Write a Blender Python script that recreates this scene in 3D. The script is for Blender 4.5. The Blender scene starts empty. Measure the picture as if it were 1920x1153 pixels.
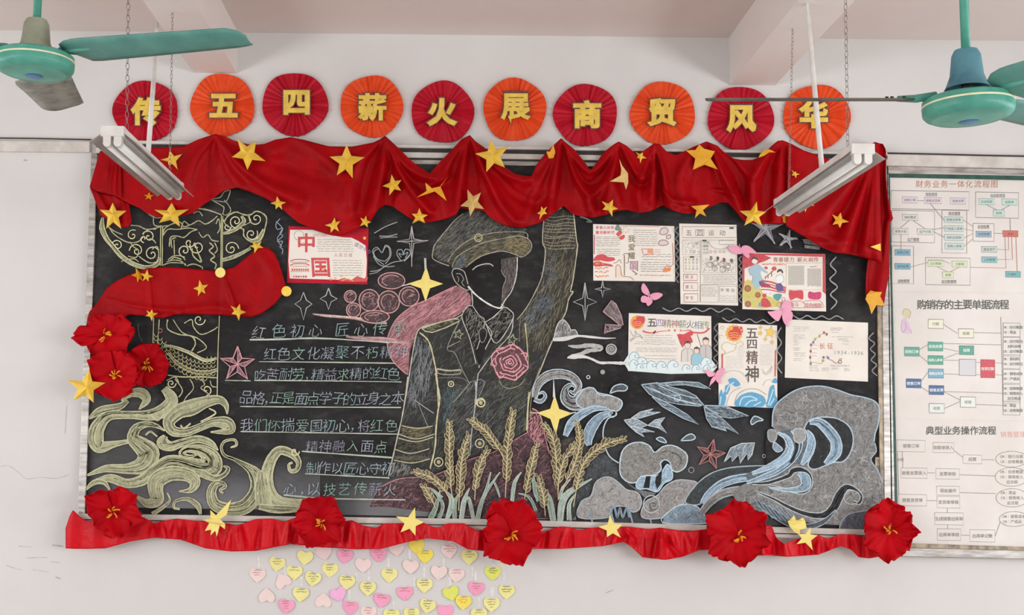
import bpy, bmesh, math, random
import numpy as np
from mathutils import Vector, Matrix
from mathutils.geometry import tessellate_polygon
random.seed(7)
scn = bpy.context.scene
COL = scn.collection

# ---------------------------------------------------------------- camera
F = 2230.0; PX0 = 840.0; PY0 = 576.5
CAM = Vector((0.0, -5.575, 1.5))
th = math.radians(6.12); ro = math.radians(0.6)
FW = Vector((0, math.cos(th), math.sin(th)))
UP0 = Vector((0, -math.sin(th), math.cos(th))); RT0 = Vector((1, 0, 0))
RT = RT0*math.cos(ro) + UP0*math.sin(ro)
UP = UP0*math.cos(ro) - RT0*math.sin(ro)
cd = bpy.data.cameras.new('camera'); cam = bpy.data.objects.new('camera', cd); COL.objects.link(cam)
cd.sensor_width = 36; cd.lens = F/1920*36; cd.shift_x = (960-PX0)/1920; cd.clip_start = .05; cd.clip_end = 60
cam.matrix_world = Matrix(((RT.x, UP.x, -FW.x, CAM.x), (RT.y, UP.y, -FW.y, CAM.y), (RT.z, UP.z, -FW.z, CAM.z), (0, 0, 0, 1)))
scn.camera = cam
# ---------------------------------------------------------------- light
w = bpy.data.worlds.new('world'); scn.world = w; w.use_nodes = True
w.node_tree.nodes['Background'].inputs[0].default_value = (.86, .93, 1, 1)
w.node_tree.nodes['Background'].inputs[1].default_value = 1.0
def area(name, loc, rot, sx, sy, e, c):
    l = bpy.data.lights.new(name, 'AREA'); l.shape = 'RECTANGLE'; l.size = sx; l.size_y = sy; l.energy = e; l.color = c
    o = bpy.data.objects.new(name, l); COL.objects.link(o); o.location = loc; o.rotation_euler = rot
R90 = math.pi/2
WINY = [-1.9, -4.6, -7.3]
for i, y in enumerate(WINY):
    e = [34, 78, 100][i]
    area('daylight_left', (-4.38, y, 1.55), (0, -R90, 0), 1.15, 1.9, e*.93, (.975, .985, 1.0))
    area('daylight_right', (4.38, y, 1.55), (0, R90, 0), 1.15, 1.9, e*1.12, (.975, .985, 1.0))
vs = scn.view_settings
vs.view_transform = 'Standard'; vs.look = 'None'; vs.gamma = 1; vs.use_curve_mapping = False; vs.exposure = 0.02

# ---------------------------------------------------------------- helpers
def P(px, py, d=0.0):
    """pixel of the 1920x1153 frame -> point on the plane d metres in front of the back wall"""
    v = FW + RT*((px-PX0)/F) + UP*((PY0-py)/F)
    t = (-d-CAM.y)/v.y
    return CAM + v*t
def lin(c):
    c = c/255.0
    return c/12.92 if c <= .04045 else ((c+.055)/1.055)**2.4
def C3(c): return (lin(c[0]), lin(c[1]), lin(c[2]))
def tile(ox, oy, s):
    return lambda pts: [(ox+x/s, oy+y/s) for x, y in pts]
T1 = tile(120, 230, 4); T2 = tile(560, 230, 4); T3 = tile(1000, 230, 4); T4 = tile(1440, 230, 4)
T5 = tile(1440, 500, 4); V = tile(1440, 770, 4); A8 = tile(440, 865, 4); B8 = tile(880, 865, 4)
N = tile(700, 700, 4); W = tile(960, 680, 4); S4 = tile(120, 384, 2.8825); S5 = tile(420, 384, 2.8825)
S6 = tile(700, 384, 2.8825); S7 = tile(120, 700, 3.202)
Q1 = tile(1040, 400, 6); Q2 = tile(1340, 400, 6); Q3 = tile(1040, 580, 6); Q4 = tile(1320, 580, 6)

def smooth(pts, n=6, closed=False):
    if len(pts) < 3 and not closed: 
        a, b = pts; return [tuple(u+(v-u)*i/n for u, v in zip(a, b)) for i in range(n+1)]
    k = len(pts); out = []
    g = (lambda i: pts[i % k]) if closed else (lambda i: pts[max(0, min(k-1, i))])
    for i in range(k if closed else k-1):
        p0, p1, p2, p3 = g(i-1), g(i), g(i+1), g(i+2)
        for j in range(n):
            t = j/n; r = []
            for a in range(len(p1)):
                r.append(.5*((2*p1[a])+(-p0[a]+p2[a])*t+(2*p0[a]-5*p1[a]+4*p2[a]-p3[a])*t*t+(-p0[a]+3*p1[a]-3*p2[a]+p3[a])*t**3))
            out.append(tuple(r))
    if not closed: out.append(tuple(pts[-1]))
    return out

class MB:
    """collects flat marks (strokes, fills, letters) in frame pixels and puts them on the plane at depth d"""
    def __init__(s, d=0.0): s.v = []; s.f = []; s.c = []; s.d = d
    def up(s, k=1): s.d += .000012*k
    def pt(s, px, py, c): s.v.append(P(px, py, s.d)); s.c.append(c); return len(s.v)-1
    def poly(s, pts, c, a=1.0, sm=0):
        if sm: pts = smooth(pts, sm, True)
        c4 = (*C3(c), a); b = len(s.v)
        for p in pts: s.pt(p[0], p[1], c4)
        for t in tessellate_polygon([[Vector((p[0], -p[1], 0)) for p in pts]]):
            i, j, k = t
            ax, ay = pts[i]; bx, by = pts[j]; cx, cy = pts[k]
            if (bx-ax)*(cy-ay)-(by-ay)*(cx-ax) > 0: i, k = k, i
            s.f.append((b+i, b+j, b+k))
        s.up()
    def rect(s, x0, y0, x1, y1, c, a=1.0): s.poly([(x0, y0), (x1, y0), (x1, y1), (x0, y1)], c, a)
    def line(s, pts, wd, c, a=1.0, n=5, closed=False, jit=0.0, up=True):
        """wd: a width or one width per point; drawn as a ribbon"""
        ws = wd if isinstance(wd, (list, tuple)) else [wd]*len(pts)
        q = [(p[0], p[1], ws[min(i, len(ws)-1)]) for i, p in enumerate(pts)]
        if n > 1: q = smooth(q, n, closed)
        if closed: q = q+[q[0]]
        c4 = (*C3(c), a); b = len(s.v); m = len(q)
        for i in range(m):
            x0, y0, _ = q[max(0, i-1)]; x1, y1, _ = q[min(m-1, i+1)]
            dx, dy = x1-x0, y1-y0; L = math.hypot(dx, dy) or 1
            w_ = max(.25, q[i][2])*(1+random.uniform(-jit, jit))/2
            nx, ny = -dy/L*w_, dx/L*w_
            s.pt(q[i][0]+nx, q[i][1]+ny, c4); s.pt(q[i][0]-nx, q[i][1]-ny, c4)
        for i in range(m-1):
            k = b+2*i; s.f.append((k, k+1, k+3, k+2))
        if up: s.up()
    def band(s, pts, ws, c, edge=None, a=.75, n=6, ew=1.6, strands=5, sc=None):
        """tapered chalk band: fill, strands along it and bright edges"""
        s.line(pts, ws, c, a, n)
        q = smooth([(p[0], p[1], ws[i]) for i, p in enumerate(pts)], n); m = len(q)
        def off(k):
            r = []
            for i in range(m):
                x0, y0, _ = q[max(0, i-1)]; x1, y1, _ = q[min(m-1, i+1)]
                dx, dy = x1-x0, y1-y0; L = math.hypot(dx, dy) or 1
                r.append((q[i][0]-dy/L*q[i][2]*k, q[i][1]+dx/L*q[i][2]*k))
            return r
        for j in range(strands):
            k = random.uniform(-.42, .42); r = off(k); i0 = random.randrange(0, max(1, m//2)); i1 = random.randrange(i0+2, m+1) if i0+2 < m+1 else m
            kk = random.choice([.74, .86, 1.1, 1.18]); cc = sc or tuple(min(255, x*kk) for x in c)
            if i1-i0 > 2: s.line(r[i0:i1], random.uniform(.7, 1.5), cc, .8, 1, up=False)
        s.up()
        if edge:
            s.line(off(.5), ew, edge, .95, 1, jit=.3); s.line(off(-.5), ew, edge, .95, 1, jit=.3)
    def hatch(s, poly, ang, cnt, ln, wd, cols, a=.8, jit=12):
        xs = [p[0] for p in poly]; ys = [p[1] for p in poly]; k = len(poly)
        def ins(x, y):
            r = False; j = k-1
            for i in range(k):
                if (poly[i][1] > y) != (poly[j][1] > y) and x < (poly[j][0]-poly[i][0])*(y-poly[i][1])/(poly[j][1]-poly[i][1])+poly[i][0]: r = not r
                j = i
            return r
        done = tries = 0
        while done < cnt and tries < cnt*8:
            tries += 1
            x = random.uniform(min(xs), max(xs)); y = random.uniform(min(ys), max(ys))
            if not ins(x, y): continue
            t = math.radians(ang+random.gauss(0, jit)); l = ln*random.uniform(.5, 1.1)/2
            dx, dy = math.cos(t)*l, -math.sin(t)*l
            while l > 1 and not (ins(x+dx, y+dy) and ins(x-dx, y-dy)): l *= .6; dx *= .6; dy *= .6
            bx, by = -dy*random.uniform(-.18, .18), dx*random.uniform(-.18, .18)
            s.line([(x-dx, y-dy), (x+bx, y+by), (x+dx, y+dy)], [wd*.5, wd, wd*.4], random.choice(cols), a*random.uniform(.6, 1), 2, up=False)
            done += 1
            if done % 40 == 0: s.up(1)
        s.up()
    def dot(s, cx, cy, r, c, a=1.0, n=14, ry=None):
        ry = ry or r
        s.poly([(cx+r*math.cos(2*math.pi*i/n), cy+ry*math.sin(2*math.pi*i/n)) for i in range(n)], c, a)
    def ring(s, cx, cy, r, wd, c, a=1.0, ry=None, n=10):
        ry = ry or r
        s.line([(cx+r*math.cos(2*math.pi*i/n), cy+ry*math.sin(2*math.pi*i/n)) for i in range(n)], wd, c, a, 3, True, .2)
    def spiral(s, cx, cy, r, turns, a0, wd, c, a=.9, cw=1):
        k = int(10*turns)+2
        s.line([(cx+r*(1-i/k)*math.cos(math.radians(a0)+cw*2*math.pi*turns*i/k), cy+r*(1-i/k)*math.sin(math.radians(a0)+cw*2*math.pi*turns*i/k)) for i in range(k)], wd, c, a, 3, jit=.2)
    def glyphs(s, txt, x, y, size, c, a=1.0, off=0.0, shear=0.0, rot=0.0, adv=None, jit=0.0, sx=1.0, hand=0.0):
        """characters in a row; (x,y) is the centre of the first one, size its height in pixels"""
        c4 = (*C3(c), a); r = math.radians(rot); cr, sr = math.cos(r), math.sin(r)
        adv = adv or size*1.02; X = 0
        for ch in txt:
            if ch != ' ':
                vs_, fs = glyph(ch, off); b = len(s.v)
                jx, jy = random.uniform(-jit, jit)*size, random.uniform(-jit, jit)*size; k = 1+random.uniform(-jit, jit)
                asc = ord(ch) < 256
                h1, h2, h3, h4 = (random.uniform(0, 6) for _ in range(4))
                for gx, gy in vs_:
                    if hand: gx, gy = gx+hand*(math.sin(gy*5+h1)+.6*math.sin(gy*11+gx*6+h2)), gy+hand*(math.sin(gx*5+h3)+.6*math.sin(gx*10+h4)+.8*gx)
                    lx = (gx*sx+shear*gy)*size*k+X+jx; ly = -gy*size*k+jy
                    s.pt(x+lx*cr-ly*sr, y+lx*sr+ly*cr, c4)
                s.f.extend([tuple(b+i for i in f) for f in fs])
                X += adv*(.6 if asc else 1)
            else: X += adv*.45
        s.up()
    def vglyphs(s, txt, x, y, size, c, adv, **k):
        for i, ch in enumerate(txt): s.glyphs(ch, x, y+i*adv, size, c, **k)
    def scrawl(s, x0, y, x1, c, h=1.6, wd=.8, a=.9, dy=0.0):
        """one line of handwriting too small to read"""
        x = x0; L = max(1, x1-x0)
        while x < x1:
            l = random.uniform(5, 14); e = min(x1, x+l); k = max(3, int((e-x)/1.6))
            s.line([(x+(e-x)*i/k, y+dy*(x-x0)/L+random.uniform(-h, h)*.5) for i in range(k+1)], wd, c, a, 1, up=False)
            x = e+random.uniform(.8, 2.2)
        s.up()
    def build(s, name, mat, parent=None, label=None): return mesh(name, s.v, s.f, mat, parent, s.c, label)

_g = {}
def glyph(ch, off=0.0):
    k = (ch, off)
    if k in _g: return _g[k]
    cu = bpy.data.curves.new('g', 'FONT'); cu.body = ch; cu.size = 1; cu.resolution_u = 2; cu.fill_mode = 'FRONT'
    if off < 0: cu.offset = off
    elif off > 0: cu.bevel_depth = off; cu.bevel_resolution = 0
    o = bpy.data.objects.new('g', cu)
    COL.objects.link(o)
    dg = bpy.context.evaluated_depsgraph_get(); me = bpy.data.meshes.new_from_object(o.evaluated_get(dg))
    vs_ = [(v.co.x, v.co.y) for v in me.vertices]; fs = []
    for p in me.polygons:
        f = tuple(p.vertices)
        if abs(p.normal.z) < .02 or (off > 0 and p.normal.z < 0): continue
        if p.normal.z < 0: f = f[::-1]
        fs.append(f)
    bpy.data.objects.remove(o); bpy.data.curves.remove(cu); bpy.data.meshes.remove(me)
    if vs_:
        if ord(ch) >= 256:
            xs = [v[0] for v in vs_]; ys = [v[1] for v in vs_]; cx, cy = (min(xs)+max(xs))/2, (min(ys)+max(ys))/2
            if ch in '，、。': cx, cy = .5, .38
            vs_ = [((x-cx)*1.08, (y-cy)*1.08) for x, y in vs_]
        else:
            xs = [v[0] for v in vs_]; cx = (min(xs)+max(xs))/2; vs_ = [(x-cx, y-.36) for x, y in vs_]
    _g[k] = (vs_, fs); return _g[k]

def mesh(name, verts, faces, mat, parent=None, cols=None, label=None, smoothf=False):
    me = bpy.data.meshes.new(name)
    if verts:
        a = np.array([tuple(v) for v in verts]); c = (a.min(0)+a.max(0))/2
    else: a = np.zeros((0, 3)); c = np.zeros(3)
    me.from_pydata((a-c).tolist(), [], faces)
    if cols:
        at = me.color_attributes.new('Col', 'FLOAT_COLOR', 'POINT'); at.data.foreach_set('color', np.array(cols, dtype=np.float32).ravel())
    if mat: me.materials.append(mat)
    if smoothf: me.polygons.foreach_set('use_smooth', [True]*len(me.polygons))
    me.update()
    o = bpy.data.objects.new(name, me); COL.objects.link(o); o.location = Vector(c)
    if parent: 
        o.parent = parent; o.matrix_parent_inverse = Matrix.Translation(-root_loc(parent))
    if label: o['label'] = label
    return o
def root_loc(o):
    if o.parent: return o.location.copy()       # the parent inverse keeps world coordinates along the chain
    return o.location.copy()
def thing(name, label, cat, loc, group=None):
    o = bpy.data.objects.new(name, None); COL.objects.link(o); o.location = loc; o.empty_display_size = .05
    o['label'] = label; o['category'] = cat
    if group: o['group'] = group
    return o
def tag(o, label, cat, group=None):
    o['label'] = label; o['category'] = cat
    if group: o['group'] = group
    return o
def struct(o): o['kind'] = 'structure'; return o

def boxv(x0, x1, y0, y1, z0, z1):
    v = [(x, y, z) for z in (z0, z1) for y in (y0, y1) for x in (x0, x1)]
    return v, [(0, 2, 3, 1), (4, 5, 7, 6), (0, 1, 5, 4), (2, 6, 7, 3), (0, 4, 6, 2), (1, 3, 7, 5)]
def box(name, x0, x1, y0, y1, z0, z1, mat, parent=None):
    v, f = boxv(x0, x1, y0, y1, z0, z1); return mesh(name, v, f, mat, parent)
def slab(quad, d0, d1, name, mat, parent=None, bev=0.0):
    """a flat board from four frame points, between depths d0 and d1 in front of the wall"""
    front = [P(x, y, d1) for x, y in quad]; n = len(quad)
    v = [Vector((p.x, -d0, p.z)) for p in front]+front
    f = [tuple(range(n, 2*n))[::-1], tuple(range(n))]
    for i in range(n):
        j = (i+1) % n; f.append((i, j, n+j, n+i)[::-1])
    o = mesh(name, v, f, mat, parent)
    bm = bmesh.new(); bm.from_mesh(o.data); bmesh.ops.recalc_face_normals(bm, faces=bm.faces); bm.to_mesh(o.data); bm.free()
    if bev: 
        m = o.modifiers.new('b', 'BEVEL'); m.width = bev; m.segments = 2
    return o
def recalc(o):
    bm = bmesh.new(); bm.from_mesh(o.data); bmesh.ops.recalc_face_normals(bm, faces=bm.faces); bm.to_mesh(o.data); bm.free(); return o
def tube_geo(pts, r, n=8, V_=None, F_=None, cap=True):
    V_ = V_ if V_ is not None else []; F_ = F_ if F_ is not None else []
    pts = [Vector(p) for p in pts]; rs = r if isinstance(r, (list, tuple)) else [r]*len(pts); b = len(V_)
    for i, p in enumerate(pts):
        t = (pts[min(len(pts)-1, i+1)]-pts[max(0, i-1)]).normalized()
        a = t.cross(Vector((0, 0, 1))) if abs(t.z) < .9 else t.cross(Vector((1, 0, 0)))
        a.normalize(); c = t.cross(a)
        for k in range(n):
            q = 2*math.pi*k/n; V_.append(p+(a*math.cos(q)+c*math.sin(q))*rs[i])
    for i in range(len(pts)-1):
        for k in range(n):
            j = (k+1) % n; F_.append((b+i*n+k, b+i*n+j, b+(i+1)*n+j, b+(i+1)*n+k))
    if cap: F_.append(tuple(b+k for k in range(n))); F_.append(tuple(b+(len(pts)-1)*n+k for k in range(n))[::-1])
    return V_, F_
def tube(name, pts, r, mat, parent=None, n=8):
    v, f = tube_geo(pts, r, n); return recalc(mesh(name, v, f, mat, parent, smoothf=True))
def lathe(name, prof, c, mat, parent=None, n=40):
    v = []; f = []
    for r, z in prof:
        for k in range(n):
            a = 2*math.pi*k/n; v.append((c[0]+r*math.cos(a), c[1]+r*math.sin(a), c[2]+z))
    for i in range(len(prof)-1):
        for k in range(n):
            j = (k+1) % n; f.append((i*n+k, i*n+j, (i+1)*n+j, (i+1)*n+k))
    f.append(tuple(range(n))); f.append(tuple((len(prof)-1)*n+k for k in range(n)))
    o = recalc(mesh(name, v, f, mat, parent, smoothf=True))
    for e in range(2): pass
    m = o.modifiers.new('e', 'EDGE_SPLIT'); m.split_angle = math.radians(38)
    return o

# ---------------------------------------------------------------- materials
def newmat(name):
    m = bpy.data.materials.new(name); m.use_nodes = True; nt = m.node_tree
    return m, nt, nt.nodes['Principled BSDF']
def noise(nt, scale, detail=4, rough=.6, vec=None, mode='POS'):
    g = nt.nodes.new('ShaderNodeNewGeometry'); n = nt.nodes.new('ShaderNodeTexNoise')
    n.inputs['Scale'].default_value = scale; n.inputs['Detail'].default_value = detail; n.inputs['Roughness'].default_value = rough
    if vec:
        mp = nt.nodes.new('ShaderNodeMapping'); mp.inputs['Scale'].default_value = vec
        nt.links.new(g.outputs['Position'], mp.inputs[0]); nt.links.new(mp.outputs[0], n.inputs['Vector'])
    else: nt.links.new(g.outputs['Position'], n.inputs['Vector'])
    return n.outputs['Fac']
def ramp(nt, src, stops):
    r = nt.nodes.new('ShaderNodeValToRGB'); e = r.color_ramp.elements
    while len(e) < len(stops): e.new(.5)
    for i, (p, c) in enumerate(stops): e[i].position = p; e[i].color = (*C3(c), 1)
    nt.links.new(src, r.inputs[0]); return r.outputs[0]
def bump(nt, bs, src, st, dist=.01):
    b = nt.nodes.new('ShaderNodeBump'); b.inputs['Strength'].default_value = st; b.inputs['Distance'].default_value = dist
    nt.links.new(src, b.inputs['Height']); nt.links.new(b.outputs[0], bs.inputs['Normal'])
def simple(name, c, c2=None, rough=.5, metal=0, scale=30, st=0, spec=.5, sheen=0, detail=4, stretch=None):
    m, nt, b = newmat(name)
    n = noise(nt, scale, detail, vec=stretch)
    nt.links.new(ramp(nt, n, [(.35, c2 or tuple(x*.93 for x in c)), (.62, c)]), b.inputs['Base Color'])
    b.inputs['Roughness'].default_value = rough; b.inputs['Metallic'].default_value = metal
    b.inputs['Specular IOR Level'].default_value = spec
    if sheen: b.inputs['Sheen Weight'].default_value = sheen; b.inputs['Sheen Roughness'].default_value = .4
    if st: bump(nt, b, n, st)
    return m
M = {}
def mathn(nt, op, a, b=None, clamp=False):
    n = nt.nodes.new('ShaderNodeMath'); n.operation = op; n.use_clamp = clamp
    for i, x in enumerate((a, b)):
        if x is None: continue
        if isinstance(x, (int, float)): n.inputs[i].default_value = x
        else: nt.links.new(x, n.inputs[i])
    return n.outputs[0]
def mixc(nt, f, a, b):
    n = nt.nodes.new('ShaderNodeMix'); n.data_type = 'RGBA'
    if isinstance(f, (int, float)): n.inputs[0].default_value = f
    else: nt.links.new(f, n.inputs[0])
    for i, x in ((6, a), (7, b)):
        if isinstance(x, tuple): n.inputs[i].default_value = (*C3(x), 1)
        else: nt.links.new(x, n.inputs[i])
    return n.outputs[2]
def wallmat(name, c, c2, stains=True):
    m, nt, b = newmat(name)
    base = ramp(nt, noise(nt, 1.3, 5), [(.3, c2), (.7, c)])
    if stains:
        s = noise(nt, 3.2, 8, .7, (1, 1, 1.6)); s = mathn(nt, 'MULTIPLY', mathn(nt, 'SUBTRACT', s, .66, True), 4.0, True)
        base = mixc(nt, s, base, tuple(x*.82 for x in c))
    nt.links.new(base, b.inputs['Base Color']); b.inputs['Roughness'].default_value = .85; b.inputs['Specular IOR Level'].default_value = .2
    bump(nt, b, noise(nt, 60, 6), .12, .004)
    return m
M['wall'] = wallmat('wall_plaster', (218, 217, 215), (210, 208, 206))
M['ceil'] = wallmat('ceiling_plaster', (222, 212, 208), (215, 205, 200), False)
M['beam'] = wallmat('beam_plaster', (228, 221, 217), (220, 213, 209), False)
M['floor'] = simple('floor_terrazzo', (202, 192, 186), (180, 170, 163), .5, scale=18)
M['trim'] = simple('painted_trim', (214, 209, 203), (192, 186, 178), .6, scale=12)
M['alu'] = simple('dull_aluminium', (186, 182, 178), (140, 135, 130), .38, .55, 9, stretch=(1, 1, 6))
M['aludark'] = simple('dark_gap', (62, 58, 56), (48, 44, 42), .7)
M['bronze'] = simple('brass_strip', (160, 144, 120), (104, 94, 82), .4, .35, 8, stretch=(4, 1, 3))
M['green'] = simple('green_seal', (38, 86, 72), (24, 60, 52), .5)
def boardcol(nt):
    a = noise(nt, 2.2, 7, .65, (1, 1, 1.3)); b_ = noise(nt, 26, 6, .7, (.5, 1, 1))
    c = ramp(nt, a, [(.32, (26, 25, 26)), (.52, (40, 39, 40)), (.78, (70, 69, 70))])
    f = mathn(nt, 'MULTIPLY', mathn(nt, 'SUBTRACT', b_, .52, True), .9, True)
    return mixc(nt, f, c, (118, 118, 118))
m, nt, b = newmat('blackboard_slate'); nt.links.new(boardcol(nt), b.inputs['Base Color']); b.inputs['Roughness'].default_value = .62; b.inputs['Specular IOR Level'].default_value = .14; M['board'] = m
m, nt, b = newmat('chalk')
at = nt.nodes.new('ShaderNodeAttribute'); at.attribute_name = 'Col'
g1 = noise(nt, 190, 3, .75); g2 = noise(nt, 45, 5, .7, (1, 1, .6))
gg = mathn(nt, 'ADD', mathn(nt, 'MULTIPLY', g1, .55), mathn(nt, 'MULTIPLY', g2, .45))
fac = mathn(nt, 'ADD', mathn(nt, 'MULTIPLY', mathn(nt, 'SUBTRACT', gg, .5), 3.0), mathn(nt, 'MULTIPLY', at.outputs['Alpha'], 1.12), True)
hs = nt.nodes.new('ShaderNodeHueSaturation'); hs.inputs['Saturation'].default_value = .74; hs.inputs['Value'].default_value = 1.12; nt.links.new(at.outputs['Color'], hs.inputs['Color'])
nt.links.new(mixc(nt, fac, boardcol(nt), hs.outputs[0]), b.inputs['Base Color']); b.inputs['Roughness'].default_value = .62; b.inputs['Specular IOR Level'].default_value = .14; M['chalk'] = m
m, nt, b = newmat('chalk_dust')
at = nt.nodes.new('ShaderNodeAttribute'); at.attribute_name = 'Col'
fac = mathn(nt, 'MULTIPLY', at.outputs['Alpha'], mathn(nt, 'ADD', noise(nt, 9, 6, .7, (.4, 1, 1.4)), .5), True)
nt.links.new(mixc(nt, fac, boardcol(nt), at.outputs['Color']), b.inputs['Base Color']); b.inputs['Roughness'].default_value = .62; b.inputs['Specular IOR Level'].default_value = .14; M['dust'] = m
m, nt, b = newmat('ink_and_paint')
at = nt.nodes.new('ShaderNodeAttribute'); at.attribute_name = 'Col'
f = mathn(nt, 'MULTIPLY', noise(nt, 120, 3), .22)
nt.links.new(mixc(nt, f, at.outputs['Color'], (240, 236, 230)), b.inputs['Base Color']); b.inputs['Roughness'].default_value = .7; b.inputs['Specular IOR Level'].default_value = .2; M['ink'] = m
M['paper'] = simple('drawing_paper', (236, 231, 222), (228, 222, 213), .75, scale=8, spec=.2)
M['chart'] = simple('printed_sheet', (226, 222, 217), (216, 211, 205), .55, scale=3, spec=.3)
def cloth(name, c, c2, sheen, rough, spec):
    m, nt, b = newmat(name)
    n = noise(nt, 7, 6, .65); nt.links.new(ramp(nt, n, [(.3, c2), (.7, c)]), b.inputs['Base Color'])
    b.inputs['Roughness'].default_value = rough; b.inputs['Specular IOR Level'].default_value = spec
    b.inputs['Sheen Weight'].default_value = sheen; b.inputs['Sheen Roughness'].default_value = .35; b.inputs['Sheen Tint'].default_value = (1, .15, .12, 1)
    bump(nt, b, noise(nt, 26, 5, .6), .35, .01)
    return m
M['velvet'] = cloth('red_velvet', (172, 1, 12), (142, 0, 8), .0, .5, .12)
M['satin'] = cloth('red_satin', (212, 2, 24), (190, 1, 20), .0, .38, .22)
M['petal'] = cloth('red_crepe_paper', (194, 2, 20), (160, 1, 14), .0, .6, .1)
M['gold'] = simple('golden_card', (250, 216, 92), (240, 196, 58), .5, scale=25)
M['flatgold'] = simple('plain_gold_card', (226, 166, 28), (216, 152, 22), .5, scale=25)
M['pale'] = simple('pale_yellow_card', (240, 222, 130), (234, 214, 116), .6, scale=25)
M['beige'] = simple('card_back', (226, 196, 128), (214, 180, 108), .6, scale=25)
M['stamen'] = simple('amber_paper', (232, 158, 22), (216, 136, 12), .6, scale=40)
M['redpaper'] = simple('crimson_paper', (190, 14, 42), (176, 10, 36), .62, scale=20, spec=.3)
M['orpaper'] = simple('orange_paper', (232, 84, 36), (222, 72, 30), .62, scale=20, spec=.3)
M['letter'] = simple('yellow_painted_card', (234, 200, 86), (214, 178, 78), .7, scale=22)
M['letterline'] = simple('brown_marker_outline', (112, 70, 66), (92, 60, 64), .7, scale=60)
M['pink'] = simple('pink_paper', (236, 166, 192), (228, 156, 184), .6, scale=14)
M['teal'] = simple('teal_enamel', (84, 158, 140), (64, 138, 122), .42, scale=11, spec=.4)
M['blade'] = simple('dusty_teal_blade', (86, 142, 132), (66, 120, 112), .5, scale=7, detail=8)
M['bladedust'] = simple('dusty_grey_blade', (150, 148, 138), (104, 110, 102), .7, scale=14, detail=8)
M['bladebrown'] = simple('worn_blade_edge', (104, 96, 86), (72, 70, 64), .7, scale=14)
M['olive'] = simple('dusty_olive_metal', (150, 154, 134), (126, 132, 112), .6, scale=10)
M['bluemetal'] = simple('worn_blue_enamel', (80, 134, 148), (56, 104, 122), .5, scale=10)
M['blackmetal'] = simple('greasy_dark_metal', (52, 42, 36), (28, 24, 22), .6)
M['cream'] = simple('cream_stripe', (226, 220, 184), None, .5)
M['lampwhite'] = simple('white_enamel', (226, 224, 220), (206, 203, 198), .4, scale=8)
M['reflector'] = simple('grey_reflector', (186, 182, 178), (164, 160, 156), .35, .15, 10)
M['tubeglass'] = simple('frosted_tube', (226, 226, 222), (214, 214, 210), .3, scale=6)
M['chain'] = simple('steel_chain', (150, 144, 138), (116, 110, 106), .45, .6, 40)
M['cable'] = simple('black_cable', (48, 44, 42), None, .6)
M['badge'] = simple('blue_badge', (60, 110, 160), None, .4)
HC = {'y': (242, 236, 160), 'p': (246, 168, 200), 'k': (240, 218, 214), 'g': (226, 232, 112), 'v': (244, 184, 224), 'Y': (244, 228, 104)}
for k_, c_ in HC.items(): M['h'+k_] = simple('note_paper_'+{'y': 'yellow', 'p': 'pink', 'k': 'peach', 'g': 'lime', 'v': 'violet', 'Y': 'bright_yellow'}[k_], c_, tuple(x*.97 for x in c_), .7, scale=12, spec=.2)
M['tape'] = simple('frosted_tape', (232, 230, 228), None, .3)
# ---------------------------------------------------------------- room
ZC = (P(447, 62).z+P(1362, 70).z)/2
XL, XR, YB = -4.5, 4.5, -9.0
struct(box('floor', XL-.2, XR+.2, YB-.2, .2, -.1, 0, M['floor']))
struct(box('ceiling', XL-.2, XR+.2, YB-.2, .2, ZC, ZC+.12, M['ceil']))
struct(box('wall_back', XL-.2, XR+.2, 0, .2, 0, ZC, M['wall']))
struct(box('wall_front', XL-.2, XR+.2, YB-.2, YB, 0, ZC, M['wall']))
def sidewall(name, x0, x1):
    v = []; f = []
    def add(*a):
        vv, ff = boxv(*a); b = len(v); v.extend(vv); f.extend([tuple(b+i for i in q) for q in ff])
    add(x0, x1, YB, 0, 0, .98); add(x0, x1, YB, 0, 2.52, ZC)
    ys = [0]; 
    for y in WINY: ys += [y+.97, y-.97]
    ys.append(YB)
    for i in range(0, len(ys), 2): add(x0, x1, ys[i+1], ys[i], .98, 2.52)
    return struct(mesh(name, v, f, M['wall']))
sidewall('wall_left', XL-.2, XL); sidewall('wall_right', XR, XR+.2)
k = 1
for x in (XL-.1, XR+.1):
    for y in WINY:
        v = []; f = []
        for a in ((y-.97, y-.92, .98, 2.52), (y+.92, y+.97, .98, 2.52), (y-.92, y+.92, .98, 1.03), (y-.92, y+.92, 2.47, 2.52), (y-.025, y+.025, 1.03, 2.47)):
            vv, ff = boxv(x-.03, x+.03, *a); b = len(v); v.extend(vv); f.extend([tuple(b+i for i in q) for q in ff])
        struct(mesh('window_%d' % k, v, f, M['alu'])); k += 1
def beam(n, xa, xb, yb):
    x0, x1 = P(xa, yb).x, P(xb, yb).x; z = P((xa+xb)/2, yb).z
    o = box(n, x0, x1, YB, 0, z, ZC, M['beam']); struct(o); return x0, x1, z
BL = beam('ceiling_beam', 363, 444, 137); BR = beam('ceiling_beam', 1368, 1453, 160)
mb = MB(.0006)
for p_, w_ in [([(-5, 876), (15, 873), (30, 882), (40, 890), (50, 898), (75, 895), (105, 897), (130, 890)], 1.0), ([(35, 1024), (60, 1026)], 1.2), ([(50, 1046), (88, 1045)], 1.2), ([(12, 1060), (30, 1066), (40, 1068)], 1.4), ([(95, 1053), (112, 1055)], 1.2), ([(104, 1082), (114, 1085)], 2.4), ([(98, 1022), (118, 1024)], 2.2), ([(44, 300), (52, 301)], 3), ([(62, 1068), (92, 1073)], 1), ([(125, 760), (122, 812)], .8), ([(1135, 1112), (1150, 1106)], 1.5)]:
    mb.line(p_, w_, (176, 170, 166), 1, 3, jit=.6)
mb.build('wall_scuff', M['ink'], bpy.data.objects['wall_back'])
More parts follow.
